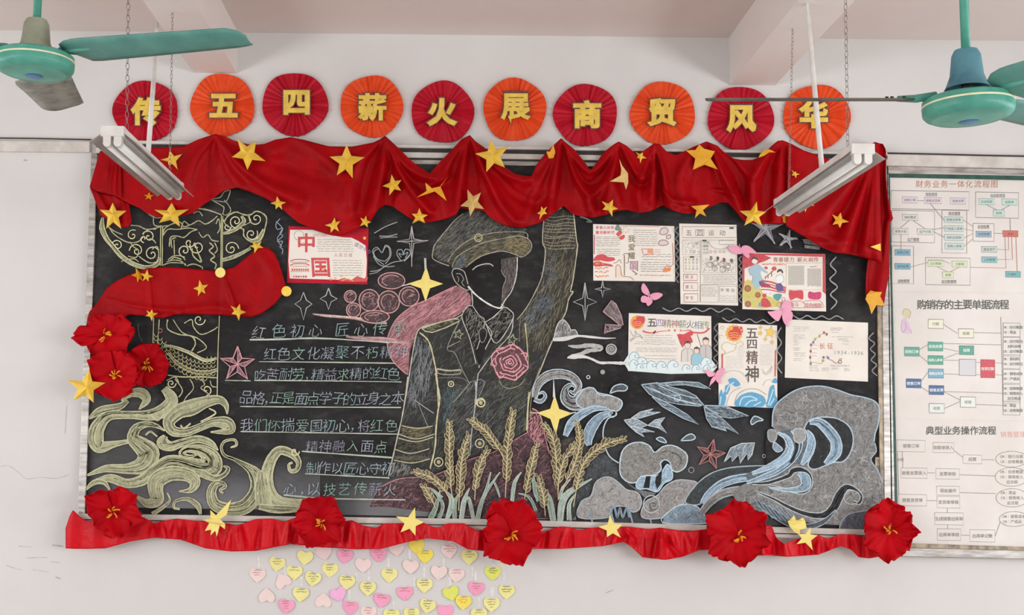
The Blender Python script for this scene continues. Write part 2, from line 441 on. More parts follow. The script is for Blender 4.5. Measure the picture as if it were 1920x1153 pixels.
# raised plaster band over the board, trims left and right, cable
struct(slab([(-60, 263), (168, 265), (168, 285), (-60, 283)], 0, .022, 'trim_1', M['trim'], bev=.003))
struct(slab([(1662, 289), (1990, 296), (1990, 318), (1662, 311)], 0, .030, 'trim_2', M['trim'], bev=.003))
struct(slab([(176, 262), (1664, 285), (1664, 290), (176, 268)], 0, .045, 'trim_3', M['trim'], bev=.002))
tag(tube('wall_cable', [P(x, y, .012) for x, y in [(-80, 258), (60, 259.5), (178, 262)]], .0032, M['cable']), 'black cable running along the wall at the left, above the white trim', 'cable')
tag(tube('wall_cable', [P(x, y, .012) for x, y in [(1664, 287), (1760, 289), (1860, 291.5), (1990, 294)]], .0032, M['cable']), 'black cable running along the wall at the right, above the chart board', 'cable')

# ---------------------------------------------------------------- blackboard
bb = thing('blackboard', 'wide black chalkboard covered with chalk drawings inside a worn aluminium frame', 'blackboard', P(900, 985, .0))
BQ = [(182, 291), (1643, 312), (1656, 997), (157, 965)]
BD = .030
slab(BQ, .002, BD, 'board_panel', M['board'], bb)
slab([(171, 285), (183, 288), (159, 980), (145, 976)], .001, .042, 'side_rail', M['alu'], bb, .003)
slab([(1641, 300), (1651, 300), (1659, 1000), (1651, 1000)], .001, .040, 'side_rail', M['bronze'], bb, .002)['label'] = 'brass-coloured right inner strip'
slab([(1651, 296), (1663, 296), (1672, 1014), (1659, 1014)], .001, .044, 'side_rail', M['alu'], bb, .003)
slab([(180, 276), (1664, 299), (1664, 308), (180, 287)], .001, .040, 'top_rail', M['trim'], bb, .002)
slab([(180, 270), (1664, 292), (1664, 299), (180, 276)], .001, .030, 'top_gap', M['aludark'], bb)
slab([(180, 287), (1650, 308), (1650, 312), (180, 291)], .001, .033, 'top_gap', M['aludark'], bb)
slab([(180, 291), (1650, 312), (1650, 320), (180, 299)], .001, .036, 'top_rail', M['alu'], bb, .002)
slab([(146, 963), (900, 973), (1672, 994), (1672, 1014), (900, 993), (146, 981)], .001, .052, 'bottom_rail', M['trim'], bb, .003)
slab([(146, 973), (900, 984), (1672, 1005), (1672, 1007), (900, 986), (146, 975)], .0525, .0535, 'rail_groove', M['aludark'], bb)
slab([(1641, 857), (1652, 857), (1652, 887), (1641, 887)], BD, .036, 'maker_plate', M['bronze'], bb, .001)
mb = MB(.0364); mb.vglyphs('黑板', 1646.5, 865, 8, (60, 50, 40), 11); mb.build('plate_lettering', M['ink'], bb)

_lay = [BD+.0003]
def CH():
    return MB(_lay[0])
def done(mb, name, label=None, mat='chalk'):
    if not mb.v: return
    _lay[0] = max(_lay[0], mb.d)+.00002
    return mb.build(name, M[mat], bb, label)
YG = (176, 178, 122); YGL = (208, 206, 148); GR = (160, 160, 156); BLU = (134, 170, 196); BLL = (172, 200, 214); WH = (196, 200, 200)
PK = (206, 112, 124); PKD = (150, 84, 92)
DK = (44, 48, 50)

# dust smears (real chalk dust wiped towards the bottom and the left edge)
mb = CH()
def smear(x0, y0, x1, y1, c, a_top, a_bot, slope=0.0, nx=30, ny=8):
    b = len(mb.v)
    for j in range(ny+1):
        for i in range(nx+1):
            x = x0+(x1-x0)*i/nx; y = y0+(y1-y0)*j/ny+slope*(x-x0); e = min(1, min(i, nx-i)/3)
            a = (a_top+(a_bot-a_top)*(j/ny))*e*(0 if j == 0 else 1)
            mb.pt(x, y, (*C3(c), a))
    for j in range(ny):
        for i in range(nx):
            k = b+j*(nx+1)+i; mb.f.append((k, k+nx+1, k+nx+2, k+1))
    mb.up()
smear(160, 850, 800, 950, (132, 134, 138), 0, .75, .016); smear(600, 880, 1500, 964, (136, 138, 142), 0, .8, .022)
smear(165, 600, 300, 900, (110, 112, 112), 0, .4)
smear(1080, 740, 1640, 985, (110, 114, 118), 0, .35)
done(mb, 'chalk_dust', mat='dust')

# hills in dull pink behind the figure
mb = CH()
hill = N([(-30, 1000), (20, 900), (90, 830), (200, 790), (450, 765), (700, 660), (900, 590), (1050, 505), (1150, 450), (1180, 340), (1190, 262), (1250, 310), (1290, 480), (1330, 600), (1420, 700), (1560, 820), (1650, 900), (1560, 960), (1500, 1090), (800, 1080), (420, 1040), (100, 1000)])
mb.poly(hill, (112, 70, 80), .34)
mb.hatch(hill, 30, 1500, 14, 1.2, [(150, 92, 104), (128, 76, 88), (176, 112, 118), (96, 60, 70), (70, 50, 58)], .7, 35)
mb.line(N([(60, 850), (200, 790), (450, 765), (700, 655), (900, 590), (1050, 505), (1160, 440)]), 1.6, PK, .7, jit=.3)
mb.line(N([(1190, 262), (1250, 310), (1290, 480), (1320, 600)]), 2.2, PK, .9, jit=.3)
mb.hatch(N([(1180, 270), (1250, 310), (1300, 560), (1200, 520), (1150, 440)]), 70, 110, 12, 1.6, [PK, (180, 96, 106)], .9)
done(mb, 'chalk_hills')
mb = CH()
g = N([(1330, 640), (1370, 540), (1440, 490), (1540, 480), (1600, 540), (1640, 640), (1560, 700), (1440, 720)])
mb.poly(g, (92, 84, 80), .45, 3); mb.hatch(g, 0, 90, 10, 1.4, [(120, 110, 104), (84, 78, 76)], .7, 60)
g = N([(1560, 800), (1640, 650), (1720, 600), (1840, 690), (1860, 830), (1700, 800), (1640, 900), (1560, 1000), (1500, 1090), (1420, 1090)])
mb.poly(g, (80, 88, 92), .45, 3); mb.hatch(g, 45, 160, 12, 1.3, [(110, 118, 124), (84, 92, 96)], .6, 60)
done(mb, 'chalk_rocks')

# pink scarf flying from the neck
mb = CH()
sc = S6([(450, 438), (380, 468), (300, 508), (205, 552), (130, 612), (90, 680), (75, 745), (90, 815), (130, 872), (187, 918), (196, 800), (216, 740), (238, 682), (282, 650), (400, 622), (442, 606), (482, 578), (526, 538), (520, 480)])
mb.poly(sc, (156, 84, 96), .62, 3)
mb.hatch(sc, 38, 420, 30, 1.6, [(190, 106, 118), (168, 90, 102), (134, 72, 82), (206, 124, 134)], .9, 10)
mb.line(sc[:10], 1.8, (200, 116, 126), .9, closed=False)
done(mb, 'chalk_scarf')
mb = CH()
mb.band(S5([(480, 590), (560, 600), (700, 612), (800, 630), (880, 640)]), [2, 5, 5, 8, 4], (196, 160, 150), None, .8, ew=1)
mb.band(S5([(660, 712), (760, 722), (880, 728), (1000, 750)]), [3, 7, 8, 5], (186, 132, 130), None, .7)
mb.band(S5([(140, 730), (300, 728), (500, 720), (760, 735), (960, 745)]), [2, 2.4, 2.4, 2, 1], (206, 206, 196), None, .9, strands=0)
for cx, cy, rx, ry in [(905, 410, 72, 44), (785, 515, 55, 58), (890, 525, 58, 60), (1000, 495, 54, 52), (682, 495, 32, 32), (700, 568, 38, 38), (815, 605, 78, 34)]:
    x, y = 420+cx/2.8825, 384+cy/2.8825; rx /= 2.8825; ry /= 2.8825
    mb.dot(x, y, rx*.93, (86, 62, 66), .55, 18, ry*.93)
    pl = [(x+rx*.85*math.cos(t*.5), y+ry*.85*math.sin(t*.5)) for t in range(13)]
    mb.hatch(pl, 50, 26, rx*.8, 1.3, [(196, 136, 136), (150, 96, 100), (120, 80, 84)], .8, 40)
    mb.ring(x, y, rx, 1.8, (204, 138, 136), .9, ry); mb.line([(x+rx*.7*math.cos(a), y+ry*.7*math.sin(a)) for a in (2.2, 3, 3.9, 4.8, 5.6)], 1.5, (190, 124, 124), .85)
done(mb, 'chalk_cloud')

# the capped figure
mb = CH()
olive = [(104, 102, 78), (86, 86, 68), (122, 116, 82), (70, 72, 64)]; cool = [(92, 106, 118), (76, 88, 98), (110, 122, 134)]
greyg = [(82, 88, 84), (98, 102, 96), (66, 72, 70), (116, 116, 108)]
tors = S6([(480, 590), (400, 625), (280, 655), (235, 690), (215, 780), (200, 870), (180, 1000), (158, 1110)])+N([(215, 330), (180, 480), (130, 700), (120, 770), (300, 740), (450, 750), (700, 640), (900, 570), (1060, 490), (1150, 430), (1160, 220), (1240, 10)])+S6([(900, 900), (1000, 660), (1040, 580), (950, 560), (835, 560), (760, 620), (665, 745), (610, 760), (575, 870), (552, 800), (500, 650)])
mb.poly(tors, (58, 60, 58), .5)
mb.hatch(tors, 55, 900, 18, 1.0, greyg, .8, 25)
mb.hatch(N([(520, 120), (700, 60), (1160, 30), (1150, 430), (900, 560), (740, 600), (540, 560)]), 50, 520, 22, 1.1, [(96, 104, 102), (116, 120, 120), (84, 90, 80)], .8, 14)
mb.hatch(S6([(230, 700), (310, 740), (330, 860), (300, 1000), (250, 1100), (180, 1090)]), 80, 220, 26, 1.2, [(140, 140, 144), (112, 120, 128), (96, 110, 116)], .85, 10)
mb.hatch(N([(520, 80), (640, 120), (560, 330), (520, 540)]), 85, 70, 18, 1.1, [(70, 120, 124), (80, 104, 110)], .8, 12)
mb.hatch(S6([(640, 800), (830, 820), (860, 960), (800, 1150), (640, 1150), (600, 1000)]), 35, 170, 16, 1, [(110, 110, 74), (98, 98, 66), (80, 84, 60)], .8, 16)
arm = S6([(780, 620), (835, 545), (890, 440), (915, 370), (930, 250), (915, 200), (920, 100), (935, 60), (1020, 15), (1085, 50), (1100, 190), (1105, 230), (1080, 400), (1072, 480), (1050, 540), (1000, 660), (940, 800), (860, 800), (800, 720)])
mb.poly(arm, (62, 60, 50), .55)
mb.hatch(arm, 68, 560, 24, 1.2, olive+[(128, 118, 88)], .85, 12)
mb.hatch(S6([(830, 560), (930, 450), (980, 480), (960, 600), (850, 700), (800, 640)]), 50, 160, 18, 1.2, cool, .85, 14)
mb.hatch(S6([(900, 380), (930, 260), (1000, 260), (990, 440), (920, 470)]), 20, 60, 16, 1.1, cool, .8, 30)
for y in range(30, 215, 17):
    mb.line(S6([(925, y+30), (975, y+38+random.uniform(-6, 6)), (1040, y+30+random.uniform(-6, 6)), (1090, y+34)]), 1.3, (148, 142, 120), .85, jit=.3)
mb.line(S6([(778, 620), (835, 545), (890, 440), (915, 370), (930, 250), (915, 200), (920, 100), (935, 60), (1020, 15)]), 1.8, (170, 166, 146), .9, jit=.3)
mb.line(S6([(1082, 40), (1098, 190), (1103, 230), (1080, 400), (1066, 465), (1080, 470), (1056, 510), (1040, 580), (1000, 660), (940, 800), (900, 900)])+N([(1190, 120), (1165, 220), (1155, 420)]), 1.9, (184, 180, 150), .95, jit=.3)
mb.line(N([(1170, 140), (1160, 230), (1150, 430)]), 2.8, (196, 190, 128), .85, jit=.3)
# cap
crown = S6([(320, 262), (330, 220), (365, 172), (402, 128), (440, 84), (485, 48), (560, 20), (640, 60), (700, 108), (770, 128), (828, 125), (822, 150), (720, 146), (620, 156), (550, 176), (480, 216), (430, 262), (402, 312), (350, 300)])
mb.poly(crown, (62, 62, 58), .6, 2); mb.hatch(crown, 38, 620, 20, 1.1, greyg+[(124, 118, 100)], .85, 16)
band_ = S6([(402, 312), (430, 262), (480, 216), (550, 176), (620, 156), (720, 146), (822, 150), (815, 172), (700, 182), (600, 204), (520, 238), (450, 284), (425, 335)])
mb.poly(band_, (70, 68, 56), .6); mb.hatch(band_, 25, 200, 16, 1.0, olive, .85, 12)
brim = S6([(425, 345), (450, 290), (520, 242), (600, 208), (700, 184), (790, 166), (836, 184), (857, 220), (842, 256), (802, 282), (770, 272), (700, 252), (620, 266), (560, 292), (500, 338)])
mb.poly(brim, (74, 72, 60), .65, 2); mb.hatch(brim, 20, 420, 16, 1.2, olive+[(138, 126, 84)], .9, 16)
mb.hatch(S6([(425, 345), (450, 290), (500, 262), (500, 330), (450, 350)]), 40, 90, 12, 1.2, cool, .9)
mb.hatch(S6([(700, 186), (790, 168), (836, 186), (855, 220), (842, 256), (800, 280), (740, 262)]), 10, 160, 14, 1.3, [(150, 132, 82), (128, 114, 72)], .9, 20)
for pts, w_ in [([(320, 262), (330, 220), (365, 172), (402, 128), (440, 84), (485, 48)], 2), ([(320, 262), (322, 290), (360, 312), (410, 330)], 2), ([(402, 312), (430, 262), (480, 216), (550, 176), (620, 156), (720, 146), (822, 150), (835, 182)], 1.6), ([(425, 335), (450, 284), (520, 238), (600, 204), (700, 182), (790, 166)], 1.6), ([(790, 166), (836, 184), (857, 220), (842, 256), (802, 282), (770, 270), (700, 250), (620, 264), (560, 290), (500, 336)], 1.8)]:
    mb.line(S6(pts), w_, (156, 150, 126), .9, jit=.3)
mb.ring(*S6([(568, 178)])[0], 7, 2, (180, 172, 120)); mb.ring(*S6([(568, 178)])[0], 3.6, 1.5, (150, 150, 100))
# face
fs = S6([(690, 292), (735, 284), (778, 280), (776, 340), (768, 405), (742, 462), (705, 520), (688, 535), (700, 450), (716, 400), (690, 352)])
mb.poly(fs, (84, 76, 72), .5); mb.hatch(fs, 78, 170, 14, 1.1, [(128, 116, 108), (104, 96, 90), (86, 80, 78)], .85, 12)
mb.line(S6([(512, 440), (545, 478), (590, 515), (640, 545), (680, 558), (694, 550), (698, 535)]), 3, (216, 216, 212), 1, jit=.2)
mb.line(S6([(694, 550), (712, 515), (745, 470), (768, 405), (777, 340), (778, 282)]), 2, (190, 188, 182), .95, jit=.3)
mb.line(S6([(536, 352), (560, 332), (600, 320), (632, 320), (648, 332)]), 1.8, (190, 188, 176), .95)
mb.line(S6([(690, 350), (700, 375), (716, 400), (702, 440), (696, 500)]), 1.3, (140, 132, 124), .85)
mb.line(S6([(424, 368), (434, 348), (460, 346), (488, 358), (500, 385), (512, 430)]), 1.7, (170, 166, 150), .9)
mb.line(S6([(424, 368), (440, 410), (468, 440), (506, 462), (520, 450)]), 1.7, (170, 166, 150), .9)
mb.line(S6([(446, 372), (470, 374), (488, 400), (478, 420), (492, 440)]), 1.4, (150, 150, 140), .9); mb.line(S6([(452, 385), (462, 400), (458, 418)]), 1.3, (150, 150, 140), .9)
# collar, shirt and tie
lc = S6([(512, 545), (486, 585), (482, 620), (520, 720), (552, 800), (600, 640), (560, 590)])
mb.hatch(lc, 60, 90, 14, 1.1, [(150, 148, 138), (120, 120, 112)], .85, 25)
rc = S6([(702, 556), (732, 566), (756, 612), (665, 745), (608, 640), (640, 612)])
mb.hatch(rc, 45, 90, 14, 1.1, [(140, 138, 130), (110, 110, 104)], .85, 25)
for pts in ([(530, 460), (536, 540), (512, 545), (484, 585), (482, 622), (520, 720), (556, 860)], [(536, 545), (570, 595), (602, 636), (560, 780)], [(602, 636), (650, 605), (700, 558), (705, 545)], [(705, 555), (730, 562), (756, 612), (665, 748), (608, 640)], [(756, 612), (740, 700), (650, 800), (565, 915)], [(612, 650), (640, 700), (600, 790), (570, 880)]):
    mb.line(S6(pts), 1.6, (186, 184, 170), .95, jit=.3)
mb.poly(S6([(570, 684), (590, 664), (614, 684), (600, 738), (578, 738)]), (34, 36, 38), .0); mb.poly(S6([(578, 742), (600, 742), (606, 790), (574, 872), (562, 800)]), (34, 36, 38), .0)
mb.line(S6([(570, 684), (590, 664), (614, 684), (600, 738), (578, 738), (570, 684)]), 1.3, (150, 150, 146), .9, 2)
# jacket lines
for pts, w_, c_ in [([(480, 592), (430, 618), (280, 655), (238, 686), (216, 780), (202, 870), (182, 1000), (162, 1110)], 2.2, (178, 176, 156)), ([(250, 690), (300, 740), (330, 850), (345, 950), (352, 1100)], 2.4, (196, 188, 130)), ([(480, 600), (400, 770), (440, 800), (480, 890), (520, 966)], 1.5, (150, 150, 134)), ([(400, 770), (470, 735)], 1.4, (150, 150, 134)), ([(520, 966), (430, 1070)], 1.6, (150, 150, 140)), ([(566, 915), (556, 1000), (550, 1090), (540, 1153)], 2.2, (180, 182, 180)), ([(520, 960), (565, 945), (600, 960), (570, 1040)], 1.5, (140, 140, 134)),
                   ([(820, 640), (832, 760), (836, 860)], 2.2, (188, 182, 120)), ([(790, 640), (790, 740)], 1.3, (120, 124, 130)), ([(900, 880), (860, 1000), (845, 1150)], 1.4, (150, 148, 110)), ([(680, 950), (700, 980), (740, 992), (790, 975), (820, 940)], 1.5, (150, 148, 100)), ([(610, 650), (550, 570)], 1.2, (160, 160, 150))]:
    mb.line(S6(pts), w_, c_, .92, jit=.35)
mb.line(N([(465, 0), (480, 80), (498, 190), (482, 300), (470, 420), (462, 560), (425, 715)]), 2.6, (196, 190, 136), .92, jit=.3)
mb.line(N([(258, 25), (240, 180), (215, 330), (180, 480), (130, 700), (115, 770)]), 2.2, (190, 186, 166), .92, jit=.3)
mb.line(N([(765, 60), (770, 200), (742, 400), (722, 620)]), 2.4, (172, 172, 168), .92, jit=.4)
mb.line(N([(310, 200), (380, 250), (455, 300)]), 1.8, (150, 152, 156), .9); mb.line(N([(340, 230), (380, 330), (410, 400)]), 1.5, (130, 134, 138), .9)
cuff = N([(215, 395), (330, 412), (445, 398), (440, 460), (320, 490), (195, 458)]); mb.hatch(cuff, 5, 90, 16, 1.4, [(118, 112, 70), (98, 94, 62), (140, 130, 86)], .9)
cuff = N([(190, 490), (320, 514), (440, 490), (420, 565), (280, 598), (165, 572)]); mb.hatch(cuff, 5, 70, 16, 1.4, [(98, 94, 66), (84, 82, 62)], .9)
cuff = N([(160, 600), (280, 625), (425, 590), (420, 640), (280, 670), (150, 640)]); mb.hatch(cuff, 10, 60, 14, 1.4, [(118, 112, 84), (98, 96, 76)], .9)
mb.hatch(N([(140, 650), (280, 690), (300, 760), (120, 775)]), 50, 80, 16, 1.3, [(150, 150, 146), (120, 120, 118)], .9)
for a_, b_, c_ in [((212, 392), (330, 412), (445, 395)), ((190, 455), (320, 492), (458, 455)), ((188, 485), (320, 512), (450, 478)), ((165, 570), (280, 600), (420, 565)), ((155, 650), (290, 672), (425, 640))]:
    mb.line(N([a_, b_, c_]), 2, (176, 170, 130), .92)
mb.line(S6([(345, 886), (405, 896), (470, 892)]), 3, (176, 172, 140), .8); mb.line(S6([(345, 884), (350, 910), (405, 918), (470, 912), (472, 890)]), 1.6, (170, 166, 140), .9, 2)
mb.line(S6([(352, 935), (490, 940), (510, 1010)]), 1.3, (120, 122, 116), .8)
mb.line(S6([(262, 668), (420, 618), (462, 630), (318, 690), (262, 668)]), 1.8, (196, 188, 130), .92, 2); mb.hatch(S6([(262, 668), (420, 618), (462, 630), (318, 690)]), 15, 40, 12, 1.2, [(150, 144, 96), (110, 110, 80)], .9)
for cx, cy, r in [(460, 700, 28), (750, 728, 30)]:
    x, y = S6([(cx, cy)])[0]; r /= 2.8825
    st = [(x+(r if i % 2 == 0 else r*.42)*math.sin(math.pi*i/5+.2), y-(r if i % 2 == 0 else r*.42)*math.cos(math.pi*i/5+.2)) for i in range(11)]
    mb.line(st, 1.8, (170, 172, 130), .95, 1)
for x, y, r in [(*S6([(420, 968)])[0], 5), (*S6([(582, 1072)])[0], 7), (*N([(805, 218)])[0], 8), (*N([(798, 525)])[0], 8), (*N([(490, 665)])[0], 8)]:
    mb.ring(x, y, r, 1.8, (206, 198, 140)); mb.dot(x, y, r*.45, (180, 172, 110), .8)
done(mb, 'chalk_figure')
# rose
mb = CH()
x, y = S6([(738, 852)])[0]
mb.poly([(x+34*math.cos(t*.524)*(1+.05*math.sin(t*3)), y+34*math.sin(t*.524)*(1+.05*math.cos(t*2.5))) for t in range(12)], (104, 58, 66), .65, 3)
mb.hatch([(x+33*math.cos(t*.524), y+33*math.sin(t*.524)) for t in range(12)], 30, 90, 10, 1.2, [(160, 88, 98), (130, 70, 80)], .8, 60)
PR = (214, 122, 134)
for r, a0, a1 in [(33, 0, 360), (26, 20, 150), (26, 170, 300), (20, 300, 440), (18, 60, 210), (13, 200, 380), (12, 20, 170), (7, 150, 420), (3, 0, 300)]:
    mb.line([(x+r*math.cos(math.radians(a))*(1+.09*math.sin(a*.07)), y+r*.95*math.sin(math.radians(a))*(1+.08*math.cos(a*.09))) for a in range(a0, a1+1, 15)], 2.1, PR, 1, 2, jit=.25)
for a in range(10, 360, 52):
    mb.line([(x+26*math.cos(math.radians(a)), y+26*math.sin(math.radians(a))), (x+36*math.cos(math.radians(a+8)), y+35*math.sin(math.radians(a+8))), (x+30*math.cos(math.radians(a+30)), y+30*math.sin(math.radians(a+30)))], 2, PR, 1, 3)
done(mb, 'chalk_rose')

# left column with scrolls
mb = CH()
L1 = lambda p, w_=1.8, c=YG, a=.92, n=5: mb.line(T1(p), w_, c, a, n, jit=.3)
for p in ([(725, 770), (722, 1072)], [(740, 780), (736, 1070)], [(1180, 690), (1176, 1100)], [(1190, 700), (1186, 1095)], [(675, 680), (680, 770), (790, 772)]): L1(p)
L1([(605, 660), (640, 690), (700, 715), (760, 700)]); L1([(980, 640), (1080, 655), (1180, 690)], 2.6); L1([(1100, 575), (1180, 620), (1200, 640), (1190, 690)])
L1([(1240, 505), (1200, 520), (1170, 560), (1100, 575), (1170, 590), (1215, 590), (1240, 540), (1248, 505)], 1.8, (150, 150, 128)); L1([(1200, 580), (1235, 620), (1250, 660), (1225, 690), (1195, 690)], 1.8, (160, 160, 130))
mb.band(T1([(290, 710), (285, 790), (320, 870), (370, 930), (430, 1000), (520, 1060), (620, 1085), (700, 1060), (718, 1010)]), [3, 9, 8, 7, 7, 7, 6, 6, 3], YG, YGL, .5, ew=1.4, strands=8)
L1([(330, 770), (370, 830), (440, 880), (500, 900), (560, 890), (600, 850)]); L1([(345, 790), (380, 815), (440, 840)])
def spi(tf, cx, cy, r, t=1.3, a0=0, cw=1, c=YGL, w_=1.8, s_=4):
    x, y = tf([(cx, cy)])[0]; mb.spiral(x, y, r/s_, t, a0, w_, c, .92, cw)
spi(T1, 400, 920, 42, 1.5, 200); spi(T1, 515, 845, 44, 1.3, 300, -1); spi(T1, 635, 855, 48, 1.4, 200); spi(T1, 545, 960, 56, 1.4, 180); spi(T1, 660, 985, 58, 1.5, 330, -1); spi(T1, 600, 870, 30, 1, 90)
L1([(500, 770), (560, 775), (620, 800), (690, 790), (720, 780)]); L1([(590, 830), (640, 800), (690, 800)]); L1([(640, 870), (670, 880), (690, 905)])
L1([(480, 1000), (540, 1010), (560, 960), (520, 930), (500, 900)]); L1([(560, 1000), (600, 1030), (640, 1050), (690, 1045), (710, 1000), (700, 930), (660, 950)]); L1([(430, 1040), (520, 1020), (560, 1045)])
# dragon panel
L1([(740, 830), (760, 790), (810, 760), (870, 745), (900, 780), (960, 760), (1010, 735), (1060, 760), (1110, 735), (1150, 700)], 2); L1([(740, 850), (780, 800), (850, 800), (930, 790), (990, 800)])
L1([(790, 930), (800, 860), (850, 850), (900, 860), (950, 820), (1000, 800)], 2); L1([(825, 880), (828, 990)]); L1([(810, 940), (805, 880), (840, 860)]); L1([(780, 1030), (820, 1000), (880, 1000), (910, 1030)])
L1([(800, 1030), (830, 1010), (880, 1025)]); L1([(740, 1070), (800, 1050), (900, 1055), (910, 1070), (880, 1040), (820, 1030), (770, 1045)])
spi(T1, 905, 960, 50, 1.5, 90); spi(T1, 1000, 930, 58, 1.5, 200, -1); spi(T1, 940, 900, 40, 1.2, 0); L1([(960, 940), (970, 1000), (1030, 1045), (1000, 960), (980, 900)], 2.2); L1([(1010, 820), (1040, 860), (1080, 840), (1110, 880), (1160, 890)])
L1([(1090, 900), (1120, 930), (1090, 960), (1130, 1000), (1100, 1030), (1140, 1060), (1130, 1100)], 2.4); L1([(1130, 900), (1150, 950), (1130, 980)]); L1([(1140, 760), (1160, 720), (1170, 790), (1150, 830)]); L1([(920, 1075), (970, 1060), (1030, 1080), (1040, 1100)]); L1([(970, 680), (1010, 665), (1040, 700)]); L1([(880, 790), (900, 740), (940, 770)])
# right scroll wing
L1([(1200, 745), (1230, 700), (1290, 670), (1350, 690), (1400, 690), (1440, 665), (1490, 680), (1520, 720), (1505, 800), (1490, 850), (1460, 890), (1400, 890), (1350, 850), (1345, 800), (1300, 790), (1250, 810)], 2.4)
mb.band(T1([(1195, 830), (1240, 820), (1300, 790), (1350, 740), (1330, 700)]), [3, 5, 6, 6, 3], YG, YGL, .5, ew=1.2, strands=3); mb.band(T1([(1400, 890), (1460, 870), (1500, 800)]), [4, 7, 4], YG, YGL, .5, ew=1.2, strands=3)
mb.band(T1([(1190, 1030), (1260, 1010), (1330, 980), (1400, 940)]), [5, 6, 5, 4], YG, YGL, .5, ew=1.2, strands=3)
spi(T1, 1290, 740, 50, 1.5, 90); spi(T1, 1440, 720, 52, 1.5, 200, -1); spi(T1, 1405, 835, 50, 1.6, 330); spi(T1, 1255, 945, 56, 1.6, 0, -1); spi(T1, 1225, 780, 30, 1.2, 0); L1([(1190, 720), (1210, 760), (1250, 790)]); L1([(1380, 700), (1400, 740), (1350, 770)])
done(mb, 'chalk_dragon_column'); mb = CH()
# below the scarf
D4 = lambda p, w_=1.8, c=YG, a=.92, n=5: mb.line(S4(p), w_, c, a, n, jit=.3)
D4([(485, 600), (480, 760)]); D4([(840, 600), (832, 800), (828, 1030)]); D4([(515, 620), (505, 760)])
D4([(560, 620), (560, 670), (620, 700), (690, 710), (710, 750), (690, 790)], 2.4); D4([(590, 620), (640, 690), (720, 720), (770, 770), (720, 800)]); D4([(650, 640), (690, 620), (700, 660), (740, 700), (800, 680), (830, 660)], 2)
spi(S4, 730, 620, 34, 1.3, 0, 1, YGL, 1.8, 2.88); spi(S4, 580, 965, 26, 1.5, 0, 1, YGL, 2, 2.88); spi(S4, 770, 1000, 30, 1.2, 90, -1, YGL, 1.8, 2.88)
mb.band(S4([(540, 760), (600, 770), (680, 800), (760, 840), (825, 830)]), [3, 4, 5, 5, 3], YG, YGL, .5, ew=1.2, strands=3); mb.band(S4([(560, 800), (620, 860), (700, 900), (780, 905), (828, 890)]), [3, 5, 6, 6, 4], (120, 112, 70), YGL, .5, ew=1.2, strands=3)
for r in range(5):                              # scales of the dragon's body, inside the curved band
    for q in range(16):
        t = q/15; x = 500+t*330; y = 700+150*math.sin(t*1.9)+r*22-(25 if t > .8 else 0)
        if 480 < x < 828 and y > 640: mb.line(S4([(x-14, y-4), (x-8, y+10), (x+2, y+12), (x+10, y)]), 1.4, (168, 164, 104), .85, 3)
D4([(560, 920), (640, 930), (740, 930), (830, 935)], 2.2); D4([(600, 940), (640, 1000), (620, 1040)], 2.2); D4([(680, 940), (700, 990), (660, 1040), (640, 1080)]); D4([(740, 940), (760, 970), (740, 990), (780, 1020)]); D4([(790, 950), (800, 980), (828, 985)]); D4([(555, 950), (600, 930), (620, 960)])
mb.line(S4([(400, 640), (405, 700), (425, 740)]), 1.4, (110, 112, 104), .6); mb.ring(*S4([(520, 680)])[0], 3.5, 1.6, (150, 80, 70))
done(mb, 'chalk_dragon_column')

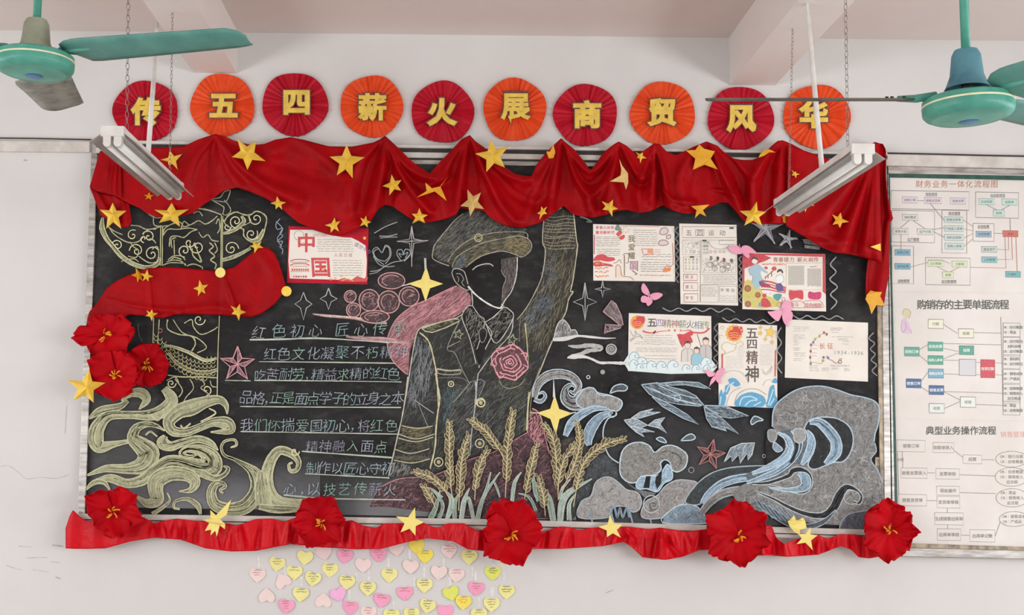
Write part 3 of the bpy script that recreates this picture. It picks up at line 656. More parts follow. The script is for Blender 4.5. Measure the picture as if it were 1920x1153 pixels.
# swirling clouds at the lower left
mb = CH()
for p, ws in [
    ([(150, 270), (220, 225), (330, 200), (385, 165)], [3, 12, 10, 4]), ([(345, 165), (400, 122), (465, 118), (495, 160), (450, 215)], [2, 10, 15, 12, 1]),
    ([(600, 90), (645, 150), (620, 210), (520, 250), (400, 250), (270, 255), (205, 320), (190, 390), (215, 440), (300, 425), (400, 405)], [10, 18, 22, 16, 11, 14, 21, 24, 19, 9, 5]),
    ([(605, 345), (560, 318), (500, 305), (435, 330), (415, 390), (470, 440), (510, 485), (470, 550), (380, 572), (250, 572), (140, 612)], [1, 5, 8, 13, 18, 27, 32, 26, 15, 10, 2]),
    ([(980, 245), (972, 190), (930, 158), (850, 172), (765, 205), (690, 230), (630, 290), (655, 345), (735, 352), (830, 318), (900, 292), (975, 300), (1000, 335), (950, 350), (880, 352)], [1, 8, 12, 17, 24, 21, 18, 15, 12, 11, 13, 19, 14, 7, 1]),
    ([(610, 375), (592, 415), (640, 438), (700, 420), (800, 395), (880, 418), (925, 462)], [6, 18, 14, 12, 11, 9, 1]),
    ([(800, 488), (750, 500), (705, 482), (740, 455), (820, 462), (882, 505), (880, 560), (810, 565), (700, 530), (620, 530), (540, 582), (470, 640), (380, 660), (280, 630), (190, 640)], [1, 5, 8, 9, 17, 26, 34, 26, 18, 17, 16, 16, 13, 12, 2]),
    ([(820, 595), (900, 630), (960, 610), (986, 572), (958, 556)], [12, 8, 6, 5, 1]), ([(690, 708), (760, 700), (785, 650), (740, 610), (640, 602), (560, 640), (550, 700), (560, 760), (500, 780), (440, 740)], [1, 8, 17, 19, 22, 25, 22, 18, 12, 3]),
    ([(695, 815), (660, 805), (670, 768), (740, 755), (800, 790), (820, 845)], [2, 3, 3, 5, 8, 3]), ([(620, 718), (636, 760), (600, 800), (530, 845)], [1, 2, 4, 6]), ([(130, 700), (180, 655), (240, 655), (275, 700)], [2, 7, 6, 2]),
    ([(955, 720), (938, 700), (968, 680), (950, 658), (905, 670), (885, 720), (905, 785), (980, 815), (1075, 805), (1135, 750), (1160, 680), (1150, 610), (1100, 560), (1020, 515), (962, 490), (945, 440), (970, 405), (1025, 400), (1035, 430), (1000, 445)], [2, 3, 4, 5, 11, 14, 17, 19, 22, 22, 20, 20, 10, 4, 3.5, 3, 3, 3, 3, 1]),
    ([(1372, 535), (1350, 548), (1360, 585), (1398, 578), (1408, 530), (1370, 485), (1300, 462), (1255, 500), (1225, 570), (1215, 650), (1240, 730), (1300, 780), (1400, 790), (1470, 770)], [2, 3, 5, 6, 8, 12, 13, 15, 17, 20, 20, 20, 18, 10]),
    ([(1185, 590), (1190, 690), (1200, 790)], [12, 22, 24]), ([(1170, 800), (1280, 815), (1400, 815)], [8, 12, 8]),
    ([(520, 250), (560, 280), (600, 250)], [1, 2, 1]), ([(700, 310), (720, 330), (760, 300)], [1.5, 2, 1.5]), ([(490, 370), (520, 350), (560, 380)], [1.5, 2, 1.5]), ([(870, 210), (910, 240), (820, 290)], [1, 1.5, 1])]:
    mb.band(S7(p), [x*1.22 for x in ws], (168, 170, 124), (198, 196, 144), .8, ew=1.3, strands=int(3+max(ws)*1.1))
mb.spiral(*S7([(1385, 468)])[0], 9, 1.2, 0, 2, YGL)
done(mb, 'chalk_swirls')

# handwriting
TX = [('红色初心 匠心传承', 487, 622, 27, 35, -1.5), ('红色文化凝聚不朽精神', 505, 664, 25, 27.5, -1.2), ('吃苦耐劳，精益求精的红色', 489, 702, 24, 23.6, -.6), ('品格，正是面点学子的立身之本', 462, 746, 25, 22.6, .3), ('我们怀揣爱国初心，将红色', 463, 798, 25, 25.6, 0), ('精神融入面点', 584, 836, 24, 26, .8), ('制作以匠心守初', 586, 877, 24, 23.5, .6), ('心，以技艺传薪火', 545, 917, 25, 28.5, .3)]
for i, (t, x, y, sz, adv, rt) in enumerate(TX):
    mb = CH()
    X = x
    for j, ch in enumerate(t):
        if ch == ' ': X += adv*.45; continue
        yy = y+math.tan(math.radians(rt))*(X-x)
        col = random.choice([(142, 168, 178), (124, 168, 168), (150, 166, 182), (126, 172, 154), (148, 150, 172)]) if ch != '心' else (150, 168, 178)
        mb = CH(); mb.glyphs(ch, X+random.uniform(-1, 1), yy+random.uniform(-1.5, 1.5), sz*random.uniform(.92, 1.04), col, .84, -.012, .14, random.uniform(-4, 4), jit=.03, hand=.022); done(mb, 'chalk_character')
        X += adv*(.55 if ch == '，' else 1)
mb = CH()
for p in [[(468, 636), (560, 635), (640, 636), (730, 643)], [(486, 678), (600, 679), (742, 681)], [(477, 713), (600, 714), (753, 716)], [(450, 762), (560, 763), (752, 764)], [(452, 809), (580, 811), (750, 814)], [(566, 846), (650, 852), (735, 858)], [(572, 888), (650, 892), (730, 896)], [(532, 928), (600, 934), (680, 936), (760, 937)], [(422, 713), (470, 714)]]:
    mb = CH(); mb.line(p, 1.8 if p[0][1] < 840 else 2.4, (172, 186, 166), .9, jit=.4); done(mb, 'chalk_underline')

# red chalk stars, sparkles, hearts, squiggles
def cstar(cx, cy, R, rot, c, name='chalk_star'):
    global mb
    mb = CH(); o = [(cx+(R if i % 2 == 0 else R*.42)*math.sin(math.pi*i/5+rot), cy-(R if i % 2 == 0 else R*.42)*math.cos(math.pi*i/5+rot)) for i in range(10)]
    for i in range(0, 10, 2):
        q = [(cx, cy), o[i], o[(i+1) % 10]]; mb.poly(q, tuple(x*.8 for x in c), .42); mb.hatch(q, 60, 8, R*.4, 1.2, [c], .7)
    mb.line(o+[o[0]], 1.9, c, 1, 1, jit=.25)
    for p in o: mb.line([(cx, cy), p], 1.2, c, .9, 1)
    done(mb, name)
cstar(445, 683, 34, .02, (208, 126, 140)); cstar(1332, 852, 29, .22, (176, 92, 88))
mb = CH()
def spark(cx, cy, h, w_, c=(170, 180, 174), f=.16, dy=0):
    global mb
    done(mb, 'chalk_sparkle'); mb = CH()
    mb.line([(cx, cy-h), (cx-w_*f, cy-h*f), (cx-w_, cy), (cx-w_*f, cy+h*f), (cx, cy+h+dy), (cx+w_*f, cy+h*f), (cx+w_, cy), (cx+w_*f, cy-h*f), (cx, cy-h)], 1.7, c, .95, 1, jit=.3)
spark(569, 570, 22, 16, f=.34, dy=8); spark(616, 560, 20, 16, f=.3); spark(772, 452, 28, 28, (180, 176, 174), .14, 10); spark(1097, 566, 36, 22, f=.2); spark(1130, 542, 16, 15, (160, 170, 176), .15)
done(mb, 'chalk_sparkle')
def sline(*a):
    m_ = CH(); m_.line(*a); done(m_, 'chalk_line')
sline([(772, 424), (772, 500)], 1.4, (180, 178, 176)); sline([(745, 453), (803, 451)], 1.4, (180, 178, 176)); sline([(1097, 535), (1097, 600)], 1.6, (150, 166, 156)); sline([(797, 484), (798, 505)], 4, (180, 182, 178)); sline([(753, 536), (770, 532)], 2, WH); sline([(1038, 712), (1039, 745)], [1, 5], WH); sline([(995, 774), (1010, 774)], 2, (206, 170, 160)); sline([(1068, 775), (1080, 773)], 2, WH); sline([(1041, 805), (1042, 828)], 2, WH)
sline(T2([(565, 830), (650, 780), (740, 745)]), 1.6, (160, 164, 164)); sline(T2([(605, 850), (680, 850), (740, 835)]), 1.6, (160, 164, 164)); sline(T2([(610, 865), (690, 858), (740, 858)]), 1.4, (160, 164, 164))
mb = CH(); done(mb, 'chalk_lines'); mb = CH()
for dx, dy, k_ in [(0, 0, 1), (8, 12, .82)]:
    mb.line(T2([(640+dx, 1065-dy*2), (580+dx, 1020), (555+dx, 960+dy), (590+dx, 935+dy), (625, 975), (650, 920+dy), (685-dx, 940), (690-dx, 1000), (650, 1060-dy*2)]), 1.5, (150, 160, 160), .9)
mb.line(T2([(770, 1040), (738, 990), (745, 955), (775, 955), (785, 985), (800, 950), (835, 960), (830, 1000), (790, 1040)]), 1.5, (150, 166, 170), .9); mb.line(T2([(770, 1010), (750, 980), (785, 990), (820, 970), (800, 1015)]), 1.3, (150, 166, 170), .9)
mb.line(T2([(535, 1115), (600, 1105), (700, 1050), (790, 1030), (840, 980)]), 1.5, (150, 160, 160)); mb.line(T2([(560, 1000), (600, 1060), (660, 1080), (720, 1075)]), 1.5, (150, 160, 160)); mb.line(T2([(530, 1135), (590, 1120), (650, 1070)]), 1.5, (140, 150, 150))
done(mb, 'chalk_heart'); mb = CH(); mb.line(T1([(1620, 720), (1590, 760), (1600, 800), (1640, 790), (1620, 830), (1640, 850), (1600, 890), (1640, 890), (1620, 930), (1640, 950), (1635, 985)]), 1.6, (130, 150, 170)); mb.line(T1([(1590, 740), (1640, 800), (1600, 870), (1635, 930)]), 1.4, (130, 150, 170))
done(mb, 'chalk_squiggle')
mb = CH()
def zig(x0, y0, x1, y1, n, amp, c=(146, 148, 148), w_=2.0):
    global mb
    done(mb, 'chalk_zigzag'); mb = CH()
    L = math.hypot(x1-x0, y1-y0); nx, ny = -(y1-y0)/L, (x1-x0)/L; p = []
    for i in range(n+1):
        s_ = amp*(1 if i % 2 else -1)*random.uniform(.75, 1.1); p.append((x0+(x1-x0)*i/n+nx*s_, y0+(y1-y0)*i/n+ny*s_))
    mb.line(p, w_, c, .95, 5, jit=.25)
zig(1242, 580, 1378, 582, 9, 3.5); zig(1269, 425, 1270, 530, 14, 3, (110, 112, 112), 2.6); zig(1388, 480, 1388, 568, 14, 2.6, (120, 114, 114), 2.2); zig(1562, 482, 1564, 580, 7, 6.5, (152, 156, 152), 2.4)
zig(1486, 594, 1582, 596, 7, 3.5); zig(1354, 599, 1456, 604, 8, 3.2); zig(1343, 606, 1342, 690, 9, 4, (128, 128, 128)); zig(1461, 614, 1462, 700, 6, 4.5, (140, 140, 140), 2.2); zig(1634, 624, 1640, 705, 8, 5, (130, 130, 128), 2.2); zig(1100, 417, 1108, 415, 1, 2, (120, 116, 110))
mb.line(T3([(350, 705), (400, 720), (440, 745)]), 3, (120, 116, 110))
for cx, cy, R, rot in [(1436, 428, 32, .1), (1477, 448, 18, .25)]:
    done(mb, 'chalk_zigzag' if cx == 1436 else 'chalk_star'); mb = CH()
    o = [(cx+(R if i % 2 == 0 else R*.3)*math.sin(math.pi*i/5+rot), cy-(R if i % 2 == 0 else R*.3)*math.cos(math.pi*i/5+rot)) for i in range(10)]
    mb.poly(o, (112, 112, 118), .6); mb.line(o+[o[0]], 1.5, (146, 144, 152), .9, 1)
    for i in range(0, 10, 2):
        for _ in range(4): mb.line([(cx+random.uniform(-4, 4), cy+random.uniform(-4, 4)), (o[i][0]+random.uniform(-2, 2), o[i][1]+random.uniform(-2, 2))], 1.2, (166, 164, 172), .9, 1)
done(mb, 'chalk_star'); mb = CH()
mb.poly(Q2([(985, 290), (1050, 290), (1200, 350), (1190, 370), (1010, 340)]), (140, 128, 130), .6); mb.poly(Q2([(1010, 355), (1190, 375), (1180, 410), (1010, 390)]), (136, 128, 128), .7)
for p in ([(545, 1105), (640, 980), (690, 1020), (750, 1150), (770, 1255), (740, 1260), (600, 1150)], [(560, 1350), (570, 1250), (755, 1260), (740, 1290), (575, 1340)]):
    done(mb, 'chalk_shard'); mb = CH(); q = Q1(p) 
    mb.poly(q, (134, 112, 116), .5); mb.hatch(q, -45, 40, 14, 1.3, [(176, 168, 166), (140, 124, 126)], .9, 12); mb.line(q+[q[0]], 1.8, (176, 128, 134), .9, 1)
done(mb, 'chalk_shard')

# white clouds and bubbles right of the arm
mb = CH()
q = Q3([(-10, 330), (20, 200), (60, 130), (110, 120), (165, 190), (180, 230), (230, 230), (255, 270), (250, 300), (120, 330)]); mb.poly(q, (150, 150, 148), .62, 2); mb.hatch(q, 70, 90, 14, 1.5, [(190, 190, 186), (150, 150, 148), (110, 110, 108)], .9, 30); mb.line(q+[q[0]], 1.7, (196, 196, 192), .9, 2)
W2 = (206, 206, 202)
mb.line(Q3([(-20, 340), (120, 330), (260, 300), (400, 310), (560, 325), (690, 322)]), [6, 8, 4, 4.5, 3, 1], W2, .95)
done(mb, 'chalk_cloud'); mb = CH()
mb.line(Q3([(150, 408), (250, 420), (400, 405), (520, 430), (500, 455), (380, 465), (280, 510), (180, 535)]), [2, 7, 8, 8, 6, 8, 8, 6], (178, 178, 174), .85, jit=.15)
mb.line(Q3([(140, 545), (220, 530), (340, 535), (420, 560), (510, 600), (620, 600), (740, 605), (822, 605)]), [2, 9, 5, 4, 5, 5, 6, 6], W2, .95, jit=.15)
done(mb, 'chalk_cloud'); mb = CH()
mb.dot(*Q3([(637, 448)])[0], 9, (120, 120, 118), .6); mb.ring(*Q3([(637, 448)])[0], 9.5, 2, (180, 180, 176)); mb.spiral(*Q3([(637, 448)])[0], 8, 2, 0, 1.4, (170, 170, 168))
done(mb, 'chalk_bubble'); mb = CH()
mb.dot(*Q3([(540, 705)])[0], 4.5, (150, 152, 150), .9); done(mb, 'chalk_bubble'); mb = CH(); mb.ring(*Q3([(378, 762)])[0], 3, 1.6, WH)
for x, y, r in [(1345, 805, 5), (1890, 700, 3)]: done(mb, 'chalk_bubble'); mb = CH(); mb.ring(*W([(x, y)])[0], r, 1.5, (130, 140, 148))
for p in ([(735, 230), (760, 180), (820, 160), (865, 180), (850, 210), (790, 212), (735, 230)], [(1265, 585), (1310, 545), (1350, 535), (1375, 560), (1350, 580), (1265, 585)], [(1080, 570), (1110, 558), (1140, 570), (1158, 600), (1110, 590), (1080, 570)], [(1790, 440), (1820, 400), (1885, 430), (1840, 440), (1800, 465), (1790, 440)]):
    done(mb, 'chalk_drop' if p[0][0] != 735 else 'chalk_bubble'); mb = CH(); mb.poly(W(p[:-1]), (96, 112, 122), .5, 2); mb.line(W(p), 2, BLL, .92, 3)
done(mb, 'chalk_drop')
# fish
mb = CH()
for p in ([(970, 165), (1090, 150), (1180, 180), (1300, 208), (1380, 250), (1440, 320), (1400, 325), (1250, 312), (1120, 285), (1030, 235)], [(1080, 158), (1250, 140), (1400, 148), (1490, 198), (1440, 190), (1300, 165), (1150, 170)], [(1050, 255), (1130, 330), (1280, 415), (1400, 462), (1310, 385), (1200, 320), (1130, 285)], [(1440, 320), (1600, 325), (1775, 400), (1640, 415), (1540, 400)], [(1440, 328), (1460, 420), (1500, 480), (1610, 512), (1590, 480), (1700, 535), (1600, 440), (1530, 380)]):
    q = W(p); mb.poly(q, (92, 112, 126), .48); mb.hatch(q, -22, 70, 22, 1.2, [(128, 156, 172), (104, 130, 146), (156, 178, 190)], .9, 8); mb.line(q+[q[0]], 1.7, (150, 178, 194), .92, 1, jit=.3)
for a_, b_ in [((1000, 180), (1420, 318)), ((1060, 200), (1380, 312)), ((1100, 170), (1400, 270))]: mb.line(W([a_, ((a_[0]+b_[0])/2, (a_[1]+b_[1])/2+14), b_]), 1.5, BLL, .9)
mb.ring(*W([(1240, 265)])[0], 6, 1.5, BLL)
done(mb, 'chalk_fish')
mb = CH()
for p in ([(840, 430), (900, 420), (940, 425), (1020, 470), (960, 490), (880, 475)], [(895, 415), (960, 370), (1060, 345), (1020, 370), (1115, 370), (960, 415)], [(880, 475), (930, 520), (990, 555), (970, 520), (1070, 520), (950, 485)], [(1020, 470), (1070, 430), (1150, 410), (1110, 460), (1160, 530), (1100, 490)]):
    q = W(p); mb.poly(q, (130, 154, 168), .7); mb.hatch(q, 10, 20, 14, 1.2, [(190, 206, 214)], .9, 20); mb.line(q+[q[0]], 1.5, (180, 200, 210), .92, 1)
done(mb, 'chalk_fish')
mb = CH()
for p in ([(1590, 745), (1640, 640), (1720, 605), (1820, 600), (1800, 690), (1770, 730), (1760, 680), (1710, 755), (1700, 690), (1650, 740), (1640, 700)],):
    q = W(p); mb.poly(q, (120, 140, 152), .7); mb.hatch(q, 50, 40, 12, 1.2, [(180, 196, 204)], .9, 20); mb.line(q+[q[0]], 1.6, (180, 200, 210), .92, 1)
done(mb, 'chalk_fish')

# waves
mb = CH()
def fill(tf, p, c, e=None, a=.8, sm=3, ew=2.0, h=0, ha=60, hc=None):
    q = tf(p); mb.poly(q, c, a, sm)
    if h: mb.hatch(q, ha, h, 12, 1.4, hc or [tuple(min(255, x*1.18) for x in c), tuple(x*.84 for x in c)], .9, 50)
    if e: mb.line(q, ew, e, .95, 4, True, .25)
mb.band(W([(170, 262), (195, 165), (265, 100), (360, 84), (450, 108), (500, 170), (470, 225), (430, 210)]), [9, 14, 17, 17, 15, 12, 8, 2], (148, 148, 146), BLL, .8, strands=24)
mb.band(W([(470, 180), (440, 165), (400, 200), (405, 270), (470, 305), (560, 270), (640, 285), (740, 300), (790, 320)]), [3, 6, 10, 20, 26, 38, 30, 26, 10], (146, 148, 148), BLL, .8, strands=34)
mb.band(W([(200, 235), (232, 222), (250, 255), (215, 290), (165, 275)]), [2, 4, 5, 7, 6], (128, 142, 150), BLL, .8)
fill(W, [(480, 290), (540, 200), (610, 190), (655, 240), (740, 248), (815, 280), (825, 320), (790, 362), (720, 350), (640, 325), (540, 345)], (150, 152, 150), BLL, .8, h=90)
mb.band(W([(710, 345), (610, 345), (510, 395), (440, 460), (400, 550)]), [5, 10, 14, 14, 8], BLU, BLL, .7, strands=10)
mb.band(W([(740, 375), (660, 410), (600, 480), (570, 560), (580, 620)]), [8, 15, 20, 18, 8], (124, 158, 184), BLL, .7, strands=12)
mb.line(W([(780, 370), (780, 395), (720, 420), (685, 500), (690, 600), (730, 700), (800, 752)]), 2.2, (176, 196, 204), .95)
mb.spiral(*W([(745, 380)])[0], 9, 1.2, 0, 1.8, BLL)
fill(W, [(810, 740), (830, 660), (880, 612), (960, 596), (1030, 622), (1070, 672), (1130, 630), (1200, 620), (1270, 650), (1315, 700), (1300, 780), (1245, 818), (1200, 802), (1185, 750), (1150, 728), (1115, 750), (1118, 800), (1070, 840), (985, 850), (935, 895), (870, 895), (815, 840)], (138, 138, 134), BLL, .78, 2, 2.2, 220)
mb.band(W([(1090, 690), (1160, 665), (1240, 690), (1270, 740), (1230, 790)]), [2, 3, 3, 3, 1], (110, 112, 110), None, .8)
fill(W, [(930, 915), (965, 855), (1040, 850), (1110, 835), (1165, 762), (1198, 810), (1200, 872), (1140, 905), (1090, 968), (1010, 945), (950, 948)], BLU, BLL, .8, 2, 1.8, 60)
for p in ([(1005, 852), (1040, 850), (1030, 940), (985, 940)], [(1080, 855), (1125, 815), (1118, 905), (1088, 950), (1072, 900)]): mb.poly(W(p), DK, 0)
fill(W, [(500, 1160), (520, 1040), (592, 1000), (622, 905), (680, 862), (740, 860), (800, 900), (860, 952), (940, 972), (972, 1040), (950, 1105), (900, 1118), (860, 1080), (760, 1085), (725, 1160)], (152, 152, 150), (160, 172, 178), .86, 2, 2, 160)
fill(W, [(860, 900), (950, 950), (1080, 980), (1000, 1010), (960, 980)], (112, 118, 122), None, .7)
mb.line(W([(740, 1160), (750, 1090), (770, 1090), (790, 1160), (810, 1090), (830, 1160), (860, 1090), (880, 1160)]), 4, (110, 140, 160), .9)
for x in (1090, 1130, 1170, 1205, 1240): mb.line([(x-85+940-880, 955), (x-82+940-880, 968), (x-78+940-880, 984)], 3, (120, 152, 174), .8)
fill(W, [(975, 1160), (1000, 1045), (1090, 995), (1150, 925), (1230, 882), (1310, 880), (1390, 902), (1345, 960), (1310, 1035), (1240, 1080), (1140, 1160)], (146, 144, 142), (164, 178, 186), .84, 2, 2, 130)
mb.ring(*W([(1045, 1060)])[0], 15, 2, (170, 182, 184), .9, 16); mb.spiral(*W([(1060, 1070)])[0], 10, 1.5, 0, 1.8, (80, 90, 94))
fill(W, [(1130, 1200), (1210, 1090), (1300, 1062), (1390, 1080), (1450, 1150), (1500, 1200)], (120, 150, 170), BLL, .8, 2, 2, 60)
fill(W, [(1300, 1050), (1345, 960), (1430, 870), (1540, 810), (1700, 780), (1960, 776), (1960, 830), (1740, 842), (1600, 885), (1480, 965), (1410, 1060)], (62, 74, 78), (150, 172, 178), .55, 2, 2.2, 90)
mb.band(W([(1425, 1055), (1480, 980), (1580, 905), (1720, 865), (1940, 850), (2080, 830)]), [8, 12, 14, 14, 14, 18], BLU, BLL, .75, strands=16)
mb.band(W([(1420, 1130), (1490, 1040), (1600, 975), (1760, 960), (1960, 990), (2100, 1010)]), [10, 14, 15, 16, 20, 20], (142, 142, 140), (164, 178, 186), .8, strands=20)
# great wave on the right
mass = [(1448, 800), (1452, 764), (1477, 740), (1505, 727), (1540, 724), (1570, 731), (1595, 740), (1620, 745), (1641, 753), (1649, 768), (1646, 797), (1641, 812), (1639, 828), (1643, 846), (1633, 862), (1645, 880), (1655, 905), (1655, 950), (1652, 985), (1580, 985), (1480, 975), (1400, 950), (1372, 925), (1400, 905), (1440, 895), (1440, 870), (1470, 830)]
mb.poly(mass, (132, 133, 132), .74, 2)
mb.hatch(mass, 20, 1150, 14, 1.5, [(172, 174, 172), (150, 152, 150), (108, 110, 112), (90, 94, 96), (160, 160, 156)], .9, 60)
mb.line(mass[:13], 2.4, (146, 176, 196), .95)
mb.line([(1640, 830), (1643, 846), (1633, 862), (1645, 880), (1655, 905)], 2, (146, 170, 186), .9)
DKW = (58, 64, 68)
fill(V, [(-10, 400), (-12, 200), (60, 165), (110, 200), (130, 270), (100, 340), (40, 380)], (38, 38, 40), None, .1)
fill(V, [(-170, 480), (-80, 445), (20, 405), (110, 350), (150, 260), (130, 180), (80, 160), (200, 130), (270, 140), (350, 240), (340, 330), (290, 400), (200, 400), (150, 440), (60, 520), (-100, 560)], (98, 116, 128), None, .6, 2, h=130)
mb.band(V([(70, 165), (140, 205), (165, 280), (115, 360), (0, 425), (-120, 470)]), [3, 9, 13, 14, 10, 5], BLU, BLL, .8, strands=14)
mb.band(V([(190, 140), (235, 230), (205, 340), (90, 440), (-40, 500), (-160, 540)]), [10, 12, 10, 11, 9, 4], (120, 156, 182), BLL, .8, strands=14)
fill(V, [(275, 130), (310, 72), (400, 48), (520, 60), (610, 120), (640, 210), (620, 310), (565, 380), (480, 390), (350, 440), (300, 400), (345, 300), (340, 210), (285, 150)], DKW, (160, 186, 200), .35, 2, 2.2, 60)
mb.band(V([(312, 92), (380, 86), (455, 150), (508, 230), (505, 320), (430, 400)]), [5, 15, 19, 20, 20, 8], (128, 166, 192), BLL, .85, strands=22)
mb.band(V([(290, 150), (318, 190), (325, 260), (290, 350), (250, 405)]), [4, 11, 15, 12, 4], (128, 166, 192), BLL, .85, strands=12)
mb.line(V([(210, 220), (215, 290), (170, 390)]), 6, DKW, .2)
fill(V, [(200, 140), (262, 140), (282, 190), (270, 225), (235, 242), (200, 225), (192, 180)], (150, 152, 150), (190, 192, 190), .85, 3, 1.6)
fill(V, [(0, 150), (40, 142), (66, 170), (60, 215), (30, 236), (2, 210)], (140, 142, 140), (160, 170, 174), .8, 3, 1.6); fill(V, [(45, 236), (70, 250), (110, 290), (70, 310), (38, 280)], (120, 150, 170), BLL, .8, 3, 1.4)
mb.band(V([(-120, 545), (0, 540), (150, 490), (185, 452), (245, 442), (305, 485), (312, 560), (265, 612), (170, 600), (0, 560)]), [4, 6, 8, 10, 10, 10, 9, 6, 5, 3], (54, 58, 60), (170, 182, 184), .3, ew=1.8, strands=0)
mb.band(V([(225, 468), (275, 500), (282, 560), (225, 590), (110, 592), (10, 575)]), [5, 17, 17, 11, 5, 2], (124, 160, 184), BLL, .85, strands=12)
mb.band(V([(640, 685), (685, 690), (700, 640), (655, 590), (585, 575), (535, 640), (490, 730), (410, 785), (290, 775), (160, 725), (40, 660), (-80, 610)]), [4, 6, 5, 6, 12, 17, 16, 12, 9, 7, 5, 3], (58, 64, 70), (170, 184, 190), .3, ew=1.8, strands=6)
mb.ring(*V([(630, 650)])[0], 15, 2, (170, 174, 172), .9, 13)
fill(V, [(560, 900), (545, 850), (600, 780), (700, 755), (760, 760), (760, 900)], (92, 98, 112), (150, 160, 176), .6, 2, 2, 60)
mb.band(V([(-80, 690), (60, 780), (180, 850), (300, 870), (420, 830), (510, 745)]), [8, 14, 12, 10, 8, 2], (84, 96, 108), (150, 172, 184), .6, strands=18)
for k_ in range(9): mb.line(V([(-110+k_*34, 650+k_*12), (-60+k_*34, 720+k_*11), (0+k_*34, 800+k_*8)]), 1.8, (126, 156, 176), .85)
done(mb, 'chalk_waves')

# wheat in front
mb = CH()
mb2g = [(150, 176, 156), (128, 160, 140), (162, 184, 170)]
for p, ws in [([(430, 1090), (470, 1000), (500, 880)], [9, 7, 1]), ([(550, 1100), (590, 960), (540, 880)], [6, 10, 1]), ([(660, 1100), (680, 960), (720, 860)], [8, 8, 1]), ([(780, 1095), (830, 920), (950, 740)], [8, 6, 1]), ([(750, 1090), (720, 950), (700, 930)], [6, 6, 1]), ([(1040, 960), (1060, 820), (1110, 740)], [6, 6, 1]), ([(1350, 1110), (1310, 930), (1200, 810)], [10, 11, 1]), ([(1400, 1110), (1440, 920), (1640, 790)], [10, 12, 1]), ([(1240, 960), (1210, 860), (1200, 740)], [6, 7, 1]), ([(1220, 1030), (1170, 930), (1090, 900)], [5, 4, 1]), ([(900, 800), (930, 870), (950, 930)], [2, 3, 1]), ([(490, 1095), (520, 980), (440, 870)], [6, 5, 1]), ([(610, 1100), (610, 980), (640, 900)], [6, 7, 1]), ([(880, 740), (850, 860), (800, 980)], [1, 4, 3]), ([(1470, 1100), (1470, 980), (1520, 900)], [8, 6, 1]), ([(1400, 940), (1420, 860), (1480, 790)], [4, 5, 1]), ([(350, 850), (440, 870), (520, 930)], [1, 3, 2])]:
    mb.band(N(p), ws, random.choice(mb2g), (170, 194, 178), .75, ew=1, strands=3)
done(mb, 'chalk_leaves')
WY = (206, 188, 122)
for p in [[(570, 370), (572, 600), (582, 850), (600, 960)], [(712, 470), (665, 640), (648, 850), (640, 1030)], [(735, 350), (850, 440), (935, 560), (980, 640)], [(1045, 290), (1012, 500), (1000, 720), (990, 930)], [(1222, 540), (1185, 700), (1150, 850), (1130, 970)], [(1280, 380), (1350, 500), (1375, 700), (1388, 950)], [(1530, 370), (1550, 520), (1500, 700), (1410, 880)], [(1880, 490), (1720, 545), (1570, 690), (1500, 1000)], [(310, 740), (430, 780), (520, 860), (580, 950)], [(380, 850), (430, 930), (465, 1010)], [(850, 580), (800, 690), (770, 820), (760, 950)], [(1240, 780), (1275, 920), (1290, 1070)], [(1500, 550), (1430, 650), (1395, 780), (1385, 900)]]:
    mb = CH(); q = smooth(N(p), 7); mb.line(q, 1.4, WY, .95, 1)
    big = 1.0 if len(p) == 4 else .8
    dist = 0.0; nxt = 0.0; side = 1; tot = sum(math.hypot(q[i+1][0]-q[i][0], q[i+1][1]-q[i][1]) for i in range(len(q)-1))
    for i in range(len(q)-1):
        x0, y0 = q[i]; x1, y1 = q[i+1]; dx, dy = x1-x0, y1-y0; L = math.hypot(dx, dy) or 1; dx /= L; dy /= L
        while nxt <= dist+L and nxt < tot*.84:
            bx, by = x0+dx*(nxt-dist), y0+dy*(nxt-dist); k_ = .75+.5*min(1, nxt/40)*(1 if nxt < tot*.6 else .8); g = 11*k_*random.uniform(.8, 1.2); ox, oy = -dy*side, dx*side; a_ = random.uniform(.42, .7)
            tipx, tipy = bx-dx*g+ox*g*a_, by-dy*g+oy*g*a_
            m1 = (bx-dx*g*.35+ox*g*(a_*.5+.24), by-dy*g*.35+oy*g*(a_*.5+.24)); m2 = (bx-dx*g*.62+ox*g*(a_*.5-.14), by-dy*g*.62+oy*g*(a_*.5-.14))
            mb.poly([(bx, by), m1, (tipx, tipy), m2], (148, 134, 88), .3); mb.line([(bx, by), m1, (tipx, tipy), m2, (bx, by)], .95, WY, .85, 2, jit=.3, up=False)
            side = -side; nxt += random.uniform(3.4, 5.2)
        dist += L
    done(mb, 'chalk_wheat_ear')
